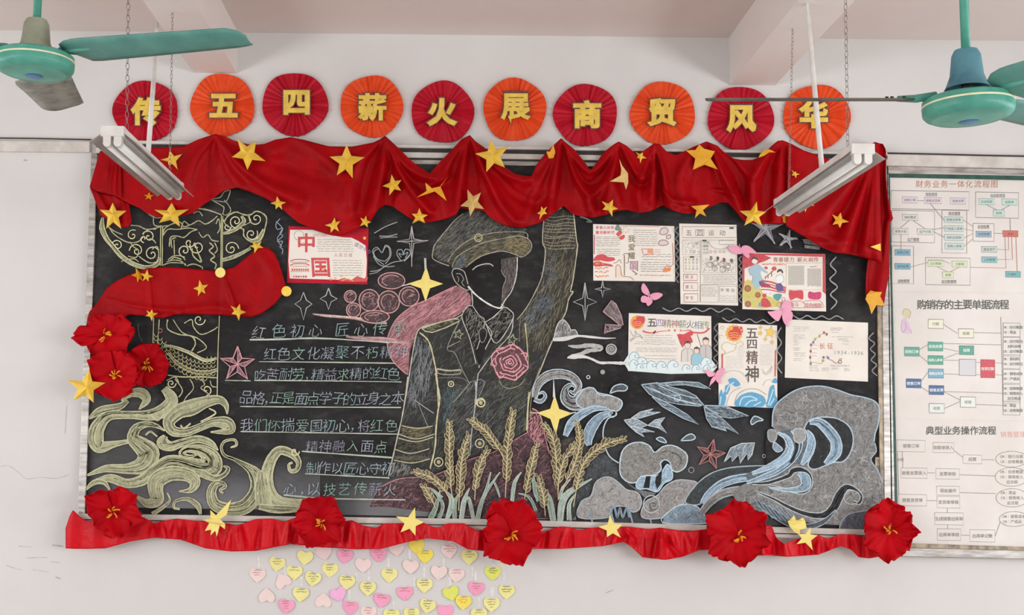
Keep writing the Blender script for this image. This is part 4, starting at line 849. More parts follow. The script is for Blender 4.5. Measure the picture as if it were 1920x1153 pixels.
# ---------------------------------------------------------------- cloths
def resample(pts, n):
    L = [0]
    for a, b in zip(pts, pts[1:]): L.append(L[-1]+math.hypot(b[0]-a[0], b[1]-a[1]))
    out = []; k = 0
    for i in range(n):
        t = L[-1]*i/(n-1)
        while k < len(L)-2 and L[k+1] < t: k += 1
        f = (t-L[k])/max(1e-6, L[k+1]-L[k]); out.append((pts[k][0]+(pts[k+1][0]-pts[k][0])*f, pts[k][1]+(pts[k+1][1]-pts[k][1])*f))
    return np.array(out)
def foldsum(X, Y, folds):
    D = np.zeros_like(X)
    for pts, amp, wd in folds:
        best = np.full_like(X, 1e9); par = np.zeros_like(X)
        q = smooth(pts, 4) if len(pts) > 2 else pts
        L = 0; tot = sum(math.hypot(b[0]-a[0], b[1]-a[1]) for a, b in zip(q, q[1:]))
        for a, b in zip(q, q[1:]):
            dx, dy = b[0]-a[0], b[1]-a[1]; l = math.hypot(dx, dy)+1e-9
            t = np.clip(((X-a[0])*dx+(Y-a[1])*dy)/l/l, 0, 1); d = np.hypot(X-a[0]-t*dx, Y-a[1]-t*dy)
            m_ = d < best; best[m_] = d[m_]; par[m_] = ((L+t*l)/tot)[m_]; L += l
        w_ = wd*(.35+.9*par)
        D += amp*np.exp(-(best/w_)**2)*np.minimum(1, .25+par*2.2)
    return D
_cl = {}
def clothgrid(name, top, bot, rows, base, folds, mat, cols=None, byx=True, wob=.006, parent=None, seed=0, key=None, wf=.035):
    if byx:
        xs = np.linspace(top[0][0], top[-1][0], cols)
        ty = np.interp(xs, [p[0] for p in top], [p[1] for p in top]); by = np.interp(xs, [p[0] for p in bot], [p[1] for p in bot])
        tp = np.stack([xs, ty], 1); bp = np.stack([xs, by], 1)
    else: tp = resample(top, cols); bp = resample(bot, cols)
    t = np.linspace(0, 1, rows)[:, None, None]; G = tp[None]*(1-t)+bp[None]*t
    X, Y = G[..., 0], G[..., 1]; r = np.random.RandomState(seed)
    D = foldsum(X, Y, folds)
    for _ in range(8):
        a = r.uniform(-.35, .35); D += wob/3*np.sin(X*r.uniform(.4, 1.6)*wf*3+Y*a*wf+r.uniform(0, 6))*(.3+.7*t[..., 0])
    D = base+np.maximum(D, -base+.058)
    v = [P(X[i, j], Y[i, j], D[i, j]) for i in range(rows) for j in range(X.shape[1])]; c = X.shape[1]
    f = [(i*c+j, (i+1)*c+j, (i+1)*c+j+1, i*c+j+1) for i in range(rows-1) for j in range(c-1)]
    o = mesh(name, v, f, M[mat], parent, smoothf=True)
    m = o.modifiers.new('thickness', 'SOLIDIFY'); m.thickness = .0015; m.offset = -1
    if key: _cl[key] = (X, Y, D)
    return o
def clothdepth(key, x, y, r=14):
    X, Y, D = _cl[key]; m_ = np.hypot(X-x, Y-y) < r
    return float(D[m_].max()) if m_.any() else float(D.max())*0+.07

top = [(222, 272), (262, 276), (300, 277), (345, 274), (370, 262), (402, 251), (420, 255), (440, 264), (470, 272), (495, 270), (515, 262), (545, 257), (570, 262), (600, 270), (620, 275), (660, 275), (700, 267), (712, 261), (722, 254), (735, 266), (755, 285), (772, 302), (790, 315), (806, 325), (825, 303), (848, 280), (865, 261), (881, 253), (892, 265), (910, 278), (935, 303), (950, 315), (965, 325), (982, 329), (997, 330), (1005, 310), (1022, 288), (1040, 270), (1052, 259), (1062, 268), (1077, 280), (1095, 302), (1107, 319), (1120, 303), (1130, 287), (1150, 271), (1160, 265), (1175, 273), (1192, 288), (1205, 284), (1216, 276), (1227, 268), (1238, 271), (1250, 284), (1267, 291), (1282, 284), (1300, 275), (1325, 265), (1345, 273), (1357, 285), (1375, 297), (1392, 300), (1410, 300), (1430, 292), (1445, 275), (1458, 264), (1468, 263), (1485, 270), (1507, 282), (1530, 298)]
bot = [(222, 371), (242, 382), (262, 390), (275, 400), (295, 407), (318, 410), (340, 405), (360, 400), (380, 385), (402, 370), (420, 357), (445, 352), (470, 360), (495, 370), (525, 388), (540, 402), (560, 418), (585, 428), (610, 438), (625, 442), (645, 440), (670, 428), (695, 415), (703, 402), (712, 390), (722, 384), (735, 387), (752, 398), (772, 411), (788, 416), (805, 417), (835, 411), (855, 403), (862, 390), (885, 393), (907, 395), (922, 410), (936, 418), (950, 424), (980, 427), (1000, 422), (1020, 414), (1037, 400), (1057, 386), (1072, 400), (1085, 405), (1112, 408), (1140, 402), (1157, 395), (1175, 394), (1200, 399), (1220, 396), (1232, 390), (1242, 385), (1262, 395), (1280, 400), (1295, 400), (1310, 397), (1327, 390), (1350, 379), (1365, 380), (1380, 397), (1392, 412), (1400, 417), (1425, 420), (1475, 420), (1530, 420)]
FO = [([(403, 253), (365, 300), (335, 380)], .03, 12), ([(403, 253), (398, 310), (402, 360)], -.02, 10), ([(405, 253), (445, 305), (495, 345), (560, 375)], .04, 12), ([(404, 255), (428, 320), (455, 350)], .022, 9), ([(408, 254), (470, 285), (540, 310), (620, 330)], -.02, 16),
      ([(548, 258), (500, 300), (470, 320)], .015, 18), ([(550, 258), (600, 290), (650, 350), (660, 420)], .02, 16), ([(722, 255), (716, 320), (700, 395)], .045, 11), ([(722, 256), (738, 295), (752, 325), (775, 362), (806, 398)], .045, 8), ([(720, 258), (692, 320), (676, 400)], -.03, 11), ([(719, 262), (668, 310), (650, 380)], .025, 13), ([(735, 300), (728, 350), (732, 385)], -.03, 9),
      ([(728, 262), (760, 310), (805, 333), (838, 331)], .03, 7), ([(740, 300), (780, 345), (820, 350), (845, 330)], -.025, 9), ([(838, 331), (822, 342), (800, 352)], .02, 5), ([(760, 350), (740, 378), (735, 385)], .02, 8),
      ([(881, 254), (870, 300), (862, 350), (858, 398)], .045, 10), ([(881, 254), (905, 315), (922, 350), (940, 385), (965, 415)], .05, 9), ([(880, 258), (845, 300), (828, 350), (838, 405)], .03, 10), ([(880, 262), (885, 320), (888, 390)], -.035, 11), ([(884, 260), (915, 300), (955, 330), (1000, 338)], .03, 8), ([(930, 320), (960, 360), (1000, 380), (1030, 370)], -.025, 12),
      ([(1052, 260), (1042, 320), (1030, 400)], .045, 10), ([(1052, 262), (1022, 320), (1000, 365), (985, 415)], .03, 10), ([(1050, 262), (1010, 310), (985, 345)], .02, 7), ([(1053, 262), (1060, 320), (1056, 384)], -.045, 11), ([(1054, 262), (1075, 320), (1100, 366), (1110, 395)], .045, 8), ([(1056, 264), (1080, 300), (1107, 322), (1135, 300), (1156, 270)], .03, 8), ([(1062, 280), (1085, 330), (1108, 345), (1132, 325), (1156, 285)], -.025, 7), ([(1066, 290), (1085, 345), (1110, 366), (1135, 340), (1158, 290)], .02, 7),
      ([(1160, 266), (1150, 320), (1138, 398)], .045, 10), ([(1160, 266), (1168, 330), (1172, 392)], -.03, 10), ([(1161, 266), (1185, 315), (1205, 335), (1222, 325)], .035, 8), ([(1162, 268), (1190, 340), (1212, 340), (1224, 300)], -.03, 8), ([(1150, 330), (1158, 360), (1170, 390)], .02, 9),
      ([(1227, 269), (1226, 320), (1222, 375)], .05, 8), ([(1228, 269), (1243, 320), (1250, 365), (1262, 392)], .04, 8), ([(1226, 272), (1206, 330), (1198, 360), (1204, 398)], .03, 9), ([(1228, 275), (1234, 320), (1236, 385)], -.04, 7), ([(1224, 366), (1242, 357), (1262, 375), (1300, 380)], .025, 6),
      ([(1300, 280), (1275, 330), (1285, 398)], .03, 14), ([(1325, 267), (1310, 330), (1300, 385)], -.03, 14), ([(1330, 267), (1352, 320), (1375, 365), (1398, 410)], .05, 9), ([(1330, 267), (1340, 320), (1350, 372)], -.02, 12), ([(1334, 356), (1352, 358), (1378, 366)], .025, 6), ([(1340, 275), (1385, 330), (1400, 400)], -.03, 12),
      ([(1462, 265), (1425, 310), (1410, 350), (1412, 415)], .045, 12), ([(1464, 266), (1440, 320), (1432, 415)], -.03, 12), ([(1466, 266), (1462, 320), (1455, 415)], .03, 12), ([(1380, 300), (1410, 330), (1440, 300)], .02, 12)]
o = clothgrid('red_valance', top, bot, 44, .075, FO, 'velvet', 420, seed=1, key='v')
tag(o, 'long red velvet valance pinned in swags along the top of the blackboard', 'drape')
# left flap of the valance
lt = [(190, 262), (210, 268), (240, 274), (266, 276)]; lb = [(169, 352), (186, 368), (215, 378), (240, 388), (266, 396)]
o = clothgrid('red_drape', [(187, 284), (200, 278), (212, 275), (226, 273)], [(168, 350), (180, 358), (196, 363), (213, 366), (228, 374)], 26, .092, [([(222, 290), (216, 330), (214, 368)], .025, 6), ([(205, 300), (192, 355)], .02, 10)], 'velvet', 50, False, seed=3, key='l')
tag(o, 'red velvet cloth end at the left corner, behind the left tube lamp', 'drape')
o = clothgrid('red_drape', [(168, 350), (186, 362), (213, 366), (242, 383)], [(189, 404), (200, 410), (222, 426), (240, 427), (247, 414)], 20, .072, [([(212, 366), (215, 400)], -.01, 8), ([(230, 375), (236, 420)], .02, 9), ([(185, 365), (205, 410)], .02, 8)], 'velvet', 34, False, seed=4, key='l2')
tag(o, 'small red velvet tail folded under the left drape, above the big star beside the frame', 'drape')
o = clothgrid('red_drape', [(1478, 272), (1507, 282), (1560, 300), (1600, 292), (1640, 266), (1648, 268)], [(1474, 423), (1510, 445), (1540, 463), (1565, 474), (1596, 477), (1654, 493)], 44, .098, [([(1636, 285), (1590, 350), (1520, 430)], .03, 14), ([(1638, 285), (1615, 360), (1580, 470)], .035, 12), ([(1640, 285), (1632, 380), (1622, 475)], .035, 9), ([(1638, 290), (1600, 370), (1550, 455)], -.025, 12), ([(1642, 290), (1644, 380), (1645, 480)], .03, 7), ([(1640, 300), (1626, 380), (1600, 470)], -.02, 8), ([(1490, 290), (1500, 350), (1530, 420)], .02, 18), ([(1500, 440), (1570, 450), (1640, 470)], .015, 9)], 'velvet', 90, False, seed=5, key='r')
tag(o, 'red velvet swag sweeping down to the right from behind the right tube lamp', 'drape')
SL = [(1642, 267), (1643, 330), (1645, 420), (1636, 470), (1627, 490), (1624, 520), (1623, 552), (1630, 562)]; SR = [(1655, 270), (1661, 281), (1661, 330), (1663, 356), (1668, 385), (1675, 411), (1669, 417), (1668, 470), (1668, 510), (1661, 548), (1657, 575)]
a_, b_ = resample(SL, 60), resample(SR, 60)
r = 14; v = []; f = []; X = np.zeros((60, r)); Y = X.copy(); D = X.copy()
for i in range(60):
    for j in range(r):
        t = j/(r-1); x, y = a_[i]*(1-t)+b_[i]*t; d = .066+.012*math.sin(t*7+i*.06)+.006*math.sin(i*.2+t*3); X[i, j], Y[i, j], D[i, j] = x, y, d; v.append(P(x, y, d))
f = [(i*r+j, (i+1)*r+j, (i+1)*r+j+1, i*r+j+1) for i in range(59) for j in range(r-1)]
o = mesh('red_drape', v, f, M['velvet'], smoothf=True); m_ = o.modifiers.new('t', 'SOLIDIFY'); m_.thickness = .0015; m_.offset = -1; _cl['s'] = (X, Y, D)
tag(o, 'narrow red velvet strip hanging down the right edge of the blackboard', 'drape')
# scarf over the left column
st = [(163, 600), (167, 585), (182, 568), (200, 540), (224, 523), (252, 511), (276, 503), (311, 500), (363, 504), (411, 508), (439, 501), (467, 478), (480, 467), (491, 461), (504, 465), (514, 474), (522, 490), (530, 515), (536, 537)]
sb = [(170, 640), (195, 622), (220, 604), (241, 590), (269, 592), (304, 597), (328, 590), (363, 589), (411, 590), (446, 594), (472, 594), (490, 588), (504, 578), (516, 568), (525, 557), (532, 548), (537, 540)]
o = clothgrid('red_scarf', st, sb, 26, .062, [([(278, 500), (282, 550), (285, 596)], .018, 5), ([(416, 508), (430, 545), (446, 588)], .02, 5), ([(412, 508), (411, 590)], -.008, 4), ([(200, 560), (260, 575), (330, 582), (400, 576), (460, 585)], .012, 7), ([(345, 580), (335, 592)], .012, 5), ([(480, 470), (515, 520), (500, 580)], .01, 16)], 'velvet', 170, False, .004, seed=7, key='c')
tag(o, 'red velvet scarf curving across the chalk column, fastened with yellow stars', 'scarf')
# satin ribbon below
rt = [(126, 975), (131, 965), (137, 956), (144, 963), (151, 970), (165, 978), (190, 975), (220, 968), (250, 965), (270, 970), (289, 981), (307, 976), (332, 972), (364, 976), (395, 978), (426, 981), (445, 985), (479, 973), (510, 972), (532, 978), (551, 971), (600, 968), (640, 978), (660, 975), (680, 985), (705, 990), (720, 981), (747, 981), (792, 979), (806, 985), (820, 990), (840, 981), (870, 981), (895, 995), (915, 991), (960, 990), (1005, 996), (1022, 997), (1036, 991), (1050, 987), (1070, 988), (1085, 994), (1105, 990), (1125, 988), (1180, 987), (1217, 992), (1237, 989), (1285, 996), (1317, 993), (1380, 985), (1447, 985), (1455, 1008), (1470, 1020), (1490, 1012), (1532, 1002), (1552, 1010), (1575, 1001), (1605, 1002), (1625, 1010), (1650, 1012), (1670, 1010)]
rb = [(121, 1028), (140, 1029), (167, 1029), (198, 1028), (245, 1015), (289, 1008), (339, 1012), (385, 1028), (432, 1034), (479, 1033), (545, 1020), (600, 1026), (640, 1028), (665, 1030), (715, 1029), (765, 1016), (802, 1009), (850, 1015), (877, 1030), (915, 1034), (1005, 1029), (1055, 1029), (1130, 1024), (1170, 1016), (1185, 1026), (1205, 1045), (1247, 1050), (1280, 1044), (1310, 1032), (1340, 1030), (1400, 1042), (1440, 1041), (1477, 1044), (1535, 1040), (1560, 1030), (1577, 1024), (1595, 1030), (1610, 1045), (1630, 1047), (1668, 1040)]
rt[0] = (123, 990)
RF = [([(285, 982), (288, 1007)], -.03, 10), ([(1185, 990), (1177, 1014)], -.025, 9), ([(1537, 1003), (1535, 1040)], .03, 4), ([(1530, 1003), (1526, 1040)], -.02, 5), ([(1170, 990), (1188, 1014)], .03, 5)]
rr = random.Random(5)
for x in list(range(300, 1640, 26)):
    x += rr.uniform(-9, 9); y0 = 975+(x-150)*.022; s_ = rr.uniform(-14, 14); RF.append(([(x, y0-6), (x+s_*.5, y0+22), (x+s_, y0+52)], rr.choice([.03, -.024, .02, .026]), rr.uniform(4, 9)))
for x in (1240, 1250, 1262, 1225, 1275): RF.append(([(1235, 990), (x, 1048)], .03 if x % 2 == 0 else -.02, 5))
o = clothgrid('red_ribbon', rt, rb, 20, .085, RF, 'satin', 460, True, .006, seed=9, key='b')
tag(o, 'long shiny red satin ribbon running along the bottom rail of the blackboard', 'ribbon')

# ---------------------------------------------------------------- pleated rosettes with the title
def bumpcyl(cx, cy, rx, ry, d, np_, seed, mat, parent):
    r = random.Random(seed); v = [P(cx, cy, d+.012)]; n = np_*2; rings = [.12, .3, .5, .7, .86, 1.0]; f = []
    ph = [r.uniform(.5, 1.4) for _ in range(n)]; jt = [r.uniform(-.3, .3) for _ in range(n)]
    for k_, q in enumerate(rings):
        for i in range(n):
            a = 2*math.pi*(i+jt[i]*(.9 if k_ < 5 else .6))/n; h = (.010*ph[i]*(.25+q*.9) if i % 2 else 0); e = 1+(.018*math.sin(a*5+seed)+.012*math.sin(a*3+seed*2))*(q > .8)
            v.append(P(cx+rx*q*e*math.sin(a), cy-ry*q*e*math.cos(a), d+h+.012*(1-q)))
    for i in range(n):
        j = (i+1) % n; f.append((0, 1+j, 1+i))
        for k_ in range(len(rings)-1): b = 1+k_*n; f.append((b+i, b+j, b+n+j, b+n+i))
    b = len(v)
    for i in range(n): p = v[1+5*n+i]; v.append(Vector((p.x, -(d-.004), p.z)))
    for i in range(n): j = (i+1) % n; f.append((1+5*n+i, 1+5*n+j, b+j, b+i))
    f.append(tuple(b+i for i in range(n)))
    return recalc(mesh('pleated_disc', v, f, M[mat], parent))
def raised(ch, cx, cy, size, off, d0, d1, name, mat, parent, sx=1.0, rot=0):
    """a cut-out character: the letter's curve thickened by its bevel, its relief pressed flat"""
    cu = bpy.data.curves.new('g', 'FONT'); cu.body = ch; cu.size = 1; cu.resolution_u = 3; cu.bevel_depth = off; cu.bevel_resolution = 2; cu.extrude = .01
    o = bpy.data.objects.new('g', cu); COL.objects.link(o)
    me = bpy.data.meshes.new_from_object(o.evaluated_get(bpy.context.evaluated_depsgraph_get())); bpy.data.objects.remove(o); bpy.data.curves.remove(cu)
    vs_ = [v.co.copy() for v in me.vertices]; fs = [tuple(p.vertices) for p in me.polygons]; bpy.data.meshes.remove(me)
    xs = [v.x for v in vs_]; ys = [v.y for v in vs_]; mx, my = (min(xs)+max(xs))/2, (min(ys)+max(ys))/2; zz = off+.01
    def dep(z):
        t = (z+zz)/(2*zz); t = max(0, min(1, t)); return d0+(d1-d0)*min(1, t*1.25)
    out = [P(cx+(v.x-mx)*sx*size*1.04, cy-(v.y-my)*size*1.04, dep(v.z)+(.0006 if v.z > zz*.98 else 0)) for v in vs_]
    return mesh(name, out, fs, M[mat], parent)
ROS = [('传', 273, 208, 61, 57, 0), ('五', 417, 197, 60, 59, 1), ('四', 553, 195, 62, 59, 0), ('薪', 697, 199, 59, 58, 1), ('火', 830, 210, 59, 58, 0), ('展', 965, 205, 59, 59, 1), ('商', 1098, 215, 60, 58, 0), ('贸', 1243, 212, 61, 59, 1), ('风', 1389, 221, 62, 59, 0), ('华', 1532, 218, 63, 60, 1)]
NTH = ['first', 'second', 'third', 'fourth', 'fifth', 'sixth', 'seventh', 'eighth', 'ninth', 'last']
for i, (ch, x, y, rx, ry, c) in enumerate(ROS):
    t = thing('paper_rosette', '%s pleated paper rosette with yellow character %s, %s from the left in the title row' % (('crimson', 'orange')[c], ch, NTH[i]), 'rosette', P(x, y+ry, .0), 'pleated title rosettes above the blackboard')
    bumpcyl(x, y, rx, ry, .012, 34, i+3, ('redpaper', 'orpaper')[c], t)
    dx, dy = [(0, 1), (2, 1), (3, -3), (1, 2), (-1, 0), (2, -1), (3, -1), (-2, -2), (1, 2), (-7, -4)][i]
    kk = .78 if ch in '展薪' else 1.0
    raised(ch, x+dx, y+dy, 50, .084*kk, .034, .0365, 'character_backing', 'letterline', t, 1.04)
    raised(ch, x+dx, y+dy, 50, .048*kk, .0368, .0395, 'character', 'letter', t, 1.04)

# ---------------------------------------------------------------- stars
def starmesh(name, outline, centre, d, h, mat, parent=None, th=.0025):
    n = len(outline); v = [P(*centre, d+h)]+[P(x, y, d+.001+(0 if i % 2 else .001)) for i, (x, y) in enumerate(outline)]
    v += [P(x, y, d-th) for x, y in outline]; f = []
    for i in range(n):
        j = (i+1) % n; f.append((0, 1+j, 1+i)); f.append((1+i, 1+j, 1+n+j, 1+n+i))
    f.append(tuple(1+n+i for i in range(n)))
    return recalc(mesh(name, v, f, M[mat], parent))
def outline5(tips, cen, k=.40):
    o = []
    for i in range(5):
        a, b = tips[i], tips[(i+1) % 5]; o.append(a)
        mx, my = (a[0]+b[0])/2-cen[0], (a[1]+b[1])/2-cen[1]; o.append((cen[0]+mx*k*1.25, cen[1]+my*k*1.25))
    return o
def star(tf, tips, label, dk, mat='gold', cen=None, h=.55, dd=.004, cat='star', grp='yellow stars pinned to the red cloth', name='paper_star', k=.42):
    t = tf(tips); c = tf([cen])[0] if cen else (sum(p[0] for p in t)/5, sum(p[1] for p in t)/5)
    R = sum(math.hypot(p[0]-c[0], p[1]-c[1]) for p in t)/5
    d = dk if isinstance(dk, float) else clothdepth(dk, c[0], c[1], R*1.0)+dd
    o = starmesh(name, outline5(t, c, k), c, d, R*.0025*h, mat); tag(o, label, cat, grp); return o
def reg(cx, cy, R, rot=0.0, s=1.0): return [(cx+R*math.sin(math.radians(rot+72*i)), cy-R*s*math.cos(math.radians(rot+72*i))) for i in range(5)]
I = lambda p: p
star(T1, [(795, 208), (886, 236), (853, 352), (785, 320), (722, 278)], 'yellow folded star behind the thin hanging chain, right of the left tube lamp', 'v', cen=(808, 282))
star(T1, [(1300, 122), (1440, 140), (1512, 288), (1376, 355), (1258, 258)], 'large yellow folded star pointing down, under the orange rosette with character 五', 'v', cen=(1374, 232))
star(T2, [(360, 165), (495, 260), (405, 418), (286, 395), (231, 255)], 'large yellow folded star pointing up, under the orange rosette with character 薪', 'v', cen=(358, 290))
star(T2, [(697, 388), (772, 430), (768, 510), (680, 545), (628, 475)], 'small yellow folded star below the peak of cloth left of the first black gap', 'v', cen=(711, 468))
star(T2, [(1440, 128), (1577, 178), (1546, 336), (1407, 371), (1323, 232)], 'large yellow folded star at the top edge, between the two black gaps in the valance', 'v', cen=(1456, 250))
star(T2, [(1265, 500), (1367, 523), (1391, 648), (1285, 705), (1211, 625)], 'mid-size dull golden folded star above the chalk cap', 'v', cen=(1303, 597), mat='beige')
star(T3, [(765, 218), (822, 222), (850, 266), (801, 306), (776, 262)], 'tiny yellow star on the top edge below the gap between rosettes 商 and 贸', 'v', cen=(803, 252))
star(T3, [(598, 576), (636, 646), (593, 706), (518, 652), (512, 588)], 'small yellow folded star on the hem above the poster with the red cloud', 'v', cen=(570, 636))
star(T3, [(104, 628), (103, 682), (45, 730), (29, 680), (60, 627)], 'tiny yellow folded star on the hem left of the raised chalk fist', 'v', cen=(67, 670))
star(T3, [(1676, 592), (1747, 668), (1717, 776), (1582, 772), (1547, 662)], 'large bright yellow folded star on the hem above the big grey chalk star', 'v', cen=(1650, 694), dd=.006)
star(T4, [(175, 352), (207, 364), (240, 386), (209, 417), (178, 396)], 'tiny yellow star beside the thin chain, left of the right tube lamp', 'r', cen=(203, 384))
star(I, reg(1510, 380, 18, 180), 'yellow star mostly hidden behind the lower end of the right tube lamp', 'r', mat='gold')
star(T4, [(545, 673), (610, 744), (540, 791), (484, 766), (480, 688)], 'solitary golden star in the middle of the right red swag', 'r', cen=(534, 734), mat='flatgold', h=.15)
star(T1, [(640, 520), (674, 545), (655, 580), (612, 576), (600, 542)], 'tiny orange-yellow star under the lower end of the left tube lamp', 'v', cen=(637, 552), mat='flatgold')
star(T1, [(365, 600), (469, 661), (430, 797), (317, 796), (268, 652)], 'large yellow folded star on the small red tail beside the left frame', 'l2', cen=(365, 690))
star(T1, [(808, 602), (936, 650), (870, 780), (712, 752), (678, 653)], 'wide yellow folded star on the hem below the left tube lamp', 'v', cen=(803, 690))
star(T1, [(1597, 550), (1666, 598), (1636, 652), (1588, 650), (1547, 604)], 'small yellow star on the hem above the right end of the scarf', 'v', cen=(1606, 604))
star(T2, [(270, 711), (313, 738), (303, 816), (240, 826), (196, 768)], 'small yellow folded star over the red-bordered poster', 'v', cen=(264, 768))
star(T2, [(505, 697), (545, 746), (518, 787), (460, 775), (462, 712)], 'small yellow star at the upper right corner of the red-bordered poster', 'v', cen=(500, 745))
star(T2, [(905, 640), (970, 692), (948, 753), (852, 757), (847, 683)], 'small yellow folded star on the hem above the thin chalk sparkle', 'v', cen=(905, 704))
SG = 'yellow stars fastened to the red scarf'
star(T1, [(1410, 890), (1482, 886), (1496, 938), (1428, 980), (1390, 925)], 'yellow star at the upper right bend of the red scarf', 'c', cen=(1445, 924), grp=SG)
star(S4, [(387, 335), (440, 372), (425, 410), (398, 422), (363, 380)], 'golden star at the upper left bend of the scarf, left one of an overlapping pair', 'c', cen=(405, 384), grp=SG, mat='flatgold')
star(S4, [(450, 348), (484, 388), (456, 414), (425, 412), (418, 374)], 'small pale star overlapping a golden star at the upper left bend of the scarf', 'c', cen=(446, 386), grp=SG, dd=.010)
star(S4, [(732, 405), (780, 432), (765, 480), (724, 494), (698, 452)], 'yellow star alone in the middle of the red scarf', 'c', cen=(740, 452), grp=SG)
star(S4, [(950, 535), (984, 580), (945, 627), (905, 590), (900, 545)], 'yellow star on the lower edge of the scarf near its right end', 'c', cen=(940, 580), grp=SG, dd=.006)
star(S4, [(475, 565), (508, 585), (475, 630), (440, 600), (445, 570)], 'small yellow star on the lower edge of the scarf, above the column', 'c', cen=(473, 595), grp=SG)
star(S4, [(136, 888), (224, 962), (160, 1070), (48, 1060), (18, 947)], 'largest yellow folded star, over the left frame below the red flowers', .195, cen=(124, 986), grp=SG)
LG = 'pale stars on the red ribbon'
star(A8, [(1352, 345), (1420, 456), (1356, 557), (1243, 532), (1211, 412)], 'flat pale yellow star on the ribbon, between the second and the third flower', 'b', 'pale', (1325, 462), .02, grp=LG)
star(B8, [(1055, 400), (1148, 474), (1136, 572), (1032, 568), (965, 490)], 'flat pale yellow star on the ribbon, between the third and the fourth flower', 'b', 'pale', (1066, 505), .02, grp=LG)
star(V, [(320, 872), (372, 935), (336, 1047), (214, 1000), (228, 925)], 'pale yellow star on the ribbon just left of the last flower, under a crumpled one', 'b', 'pale', (288, 952), .03, grp=LG)
def odd(tf, pts, label, dk, mat, cat='star', grp=None, hc=None, h=.006, name='paper_star', dd=.005):
    q = tf(pts); c = tf([hc])[0] if hc else (sum(p[0] for p in q)/len(q), sum(p[1] for p in q)/len(q))
    d = dk if isinstance(dk, float) else clothdepth(dk, c[0], c[1], 22)+dd
    bm = bmesh.new(); n = len(q)
    v = [P(x, y, d+random.uniform(0, h)) for x, y in q]; tr = tessellate_polygon([[Vector((x, -y, 0)) for x, y in q]])
    v += [p+Vector((0, .003, 0)) for p in v]; f = [tuple(t) for t in tr]+[tuple(n+i for i in t)[::-1] for t in tr]
    for i in range(n): j = (i+1) % n; f.append((i, j, n+j, n+i))
    bm.free(); o = recalc(mesh(name, v, f, M[mat])); tag(o, label, cat, grp); return o
G_ = 'yellow stars pinned to the red cloth'
odd(T2, [(885, 560), (960, 512), (950, 450), (1000, 492), (1060, 478), (1118, 405), (1064, 480), (1110, 586), (1020, 515)], 'golden star folded into a flat bird shape, in the swag below the first black gap', 'v', 'flatgold', grp=G_)
odd(T3, [(98, 215), (125, 218), (150, 163), (165, 222), (150, 265), (116, 268)], 'narrow crumpled golden star on the top edge below rosette 商 at its left', 'v', 'flatgold', grp=G_)
odd(T3, [(645, 272), (665, 320), (710, 380), (712, 450), (695, 502), (680, 448), (575, 440), (655, 396), (660, 350)], 'beige crescent-like star showing its back, in the swag under the tiny yellow star', 'v', 'beige', grp=G_)
odd(T3, [(1145, 208), (1215, 205), (1245, 163), (1280, 195), (1362, 215), (1330, 270), (1385, 352), (1285, 315), (1198, 353), (1215, 270)], 'large flat golden star with no folds, under rosette 贸 at its right', 'v', 'flatgold', grp=G_)
odd(T3, [(1183, 626), (1322, 614), (1272, 656), (1297, 702), (1250, 680), (1212, 716), (1225, 656)], 'flat golden star on the hem, its top tip under the cloth', 'v', 'flatgold', grp=G_, dd=.001)
odd(T3, [(1690, 262), (1700, 238), (1735, 205), (1770, 200), (1815, 222), (1770, 222), (1735, 245)], 'sliver of a curled golden star on the top edge below rosette 风', 'v', 'flatgold', grp=G_)
odd(T4, [(60, 690), (100, 678), (130, 645), (135, 752), (115, 748), (112, 712)], 'half golden star peeking out left of the right swag', 'r', 'flatgold', grp=G_, dd=-.02)
odd(T4, [(768, 930), (844, 906), (846, 962)], 'single golden star tip at the right hem of the swag', 'r', 'gold', grp=G_)
odd(Q2, [(1755, 868), (1800, 880), (1882, 884), (1862, 932), (1916, 1042), (1820, 1032), (1765, 1132), (1735, 1030), (1697, 965), (1712, 915)], 'big crumpled golden star at the lower end of the hanging red strip', 's', 'flatgold', grp=G_, h=.014, dd=.008)
odd(S7, [(1003, 758), (975, 850), (935, 875), (968, 905), (965, 935), (935, 912), (917, 980), (908, 945), (880, 972), (884, 938), (846, 946), (872, 898), (833, 880), (880, 868), (878, 820), (912, 852)], 'crumpled pale yellow star on the ribbon, between the first and the second flower', 'b', 'pale', grp=LG, h=.02)
odd(V, [(148, 830), (170, 815), (195, 782), (210, 822), (235, 818), (262, 800), (280, 830), (290, 880), (240, 892), (240, 935), (195, 905), (165, 870)], 'crumpled pale yellow star stacked above the last star of the ribbon', 'b', 'pale', grp=LG, h=.016, dd=.012)
odd(B8, [(225, 757), (245, 725), (262, 702), (275, 778), (250, 765)], 'pale yellow paper tip sticking out below the third flower', .04, 'pale', grp=LG)
for cx, cy, m_, lb in [(413, 511, 'pale', 'pale yellow paper dot at the middle top edge of the scarf'), (537, 546, 'gold', 'golden paper dot at the right tip of the scarf')]:
    o = slab([(cx+9.5*math.cos(t*math.pi/12), cy+9.5*math.sin(t*math.pi/12)) for t in range(24)], clothdepth('c', cx, cy, 12)+.002, clothdepth('c', cx, cy, 12)+.0055, 'paper_dot', M[m_]); tag(o, lb, 'paper dot')
for cx, cy, T_, lb in [(798, 532, [(1, -33), (33, 0), (0, 34), (-34, 0)], 'pale yellow four-pointed paper star over the pink chalk clouds'), (1040, 776, [(0, -36), (34, -1), (2, 40), (-34, -2)], 'pale yellow four-pointed paper star left of the chalk waves')]:
    o_ = []
    for i in range(4):
        a, b = T_[i], T_[(i+1) % 4]; o_ += [(cx+a[0], cy+a[1]), (cx+(a[0]*.62+b[0]*0)*.34+b[0]*.23, cy+a[1]*.23+b[1]*.23)]
        o_[-1] = (cx+(a[0]+b[0])*.25, cy+(a[1]+b[1])*.25)
    tag(starmesh('paper_star', o_, (cx, cy), .036, .004, 'pale'), lb, 'star')

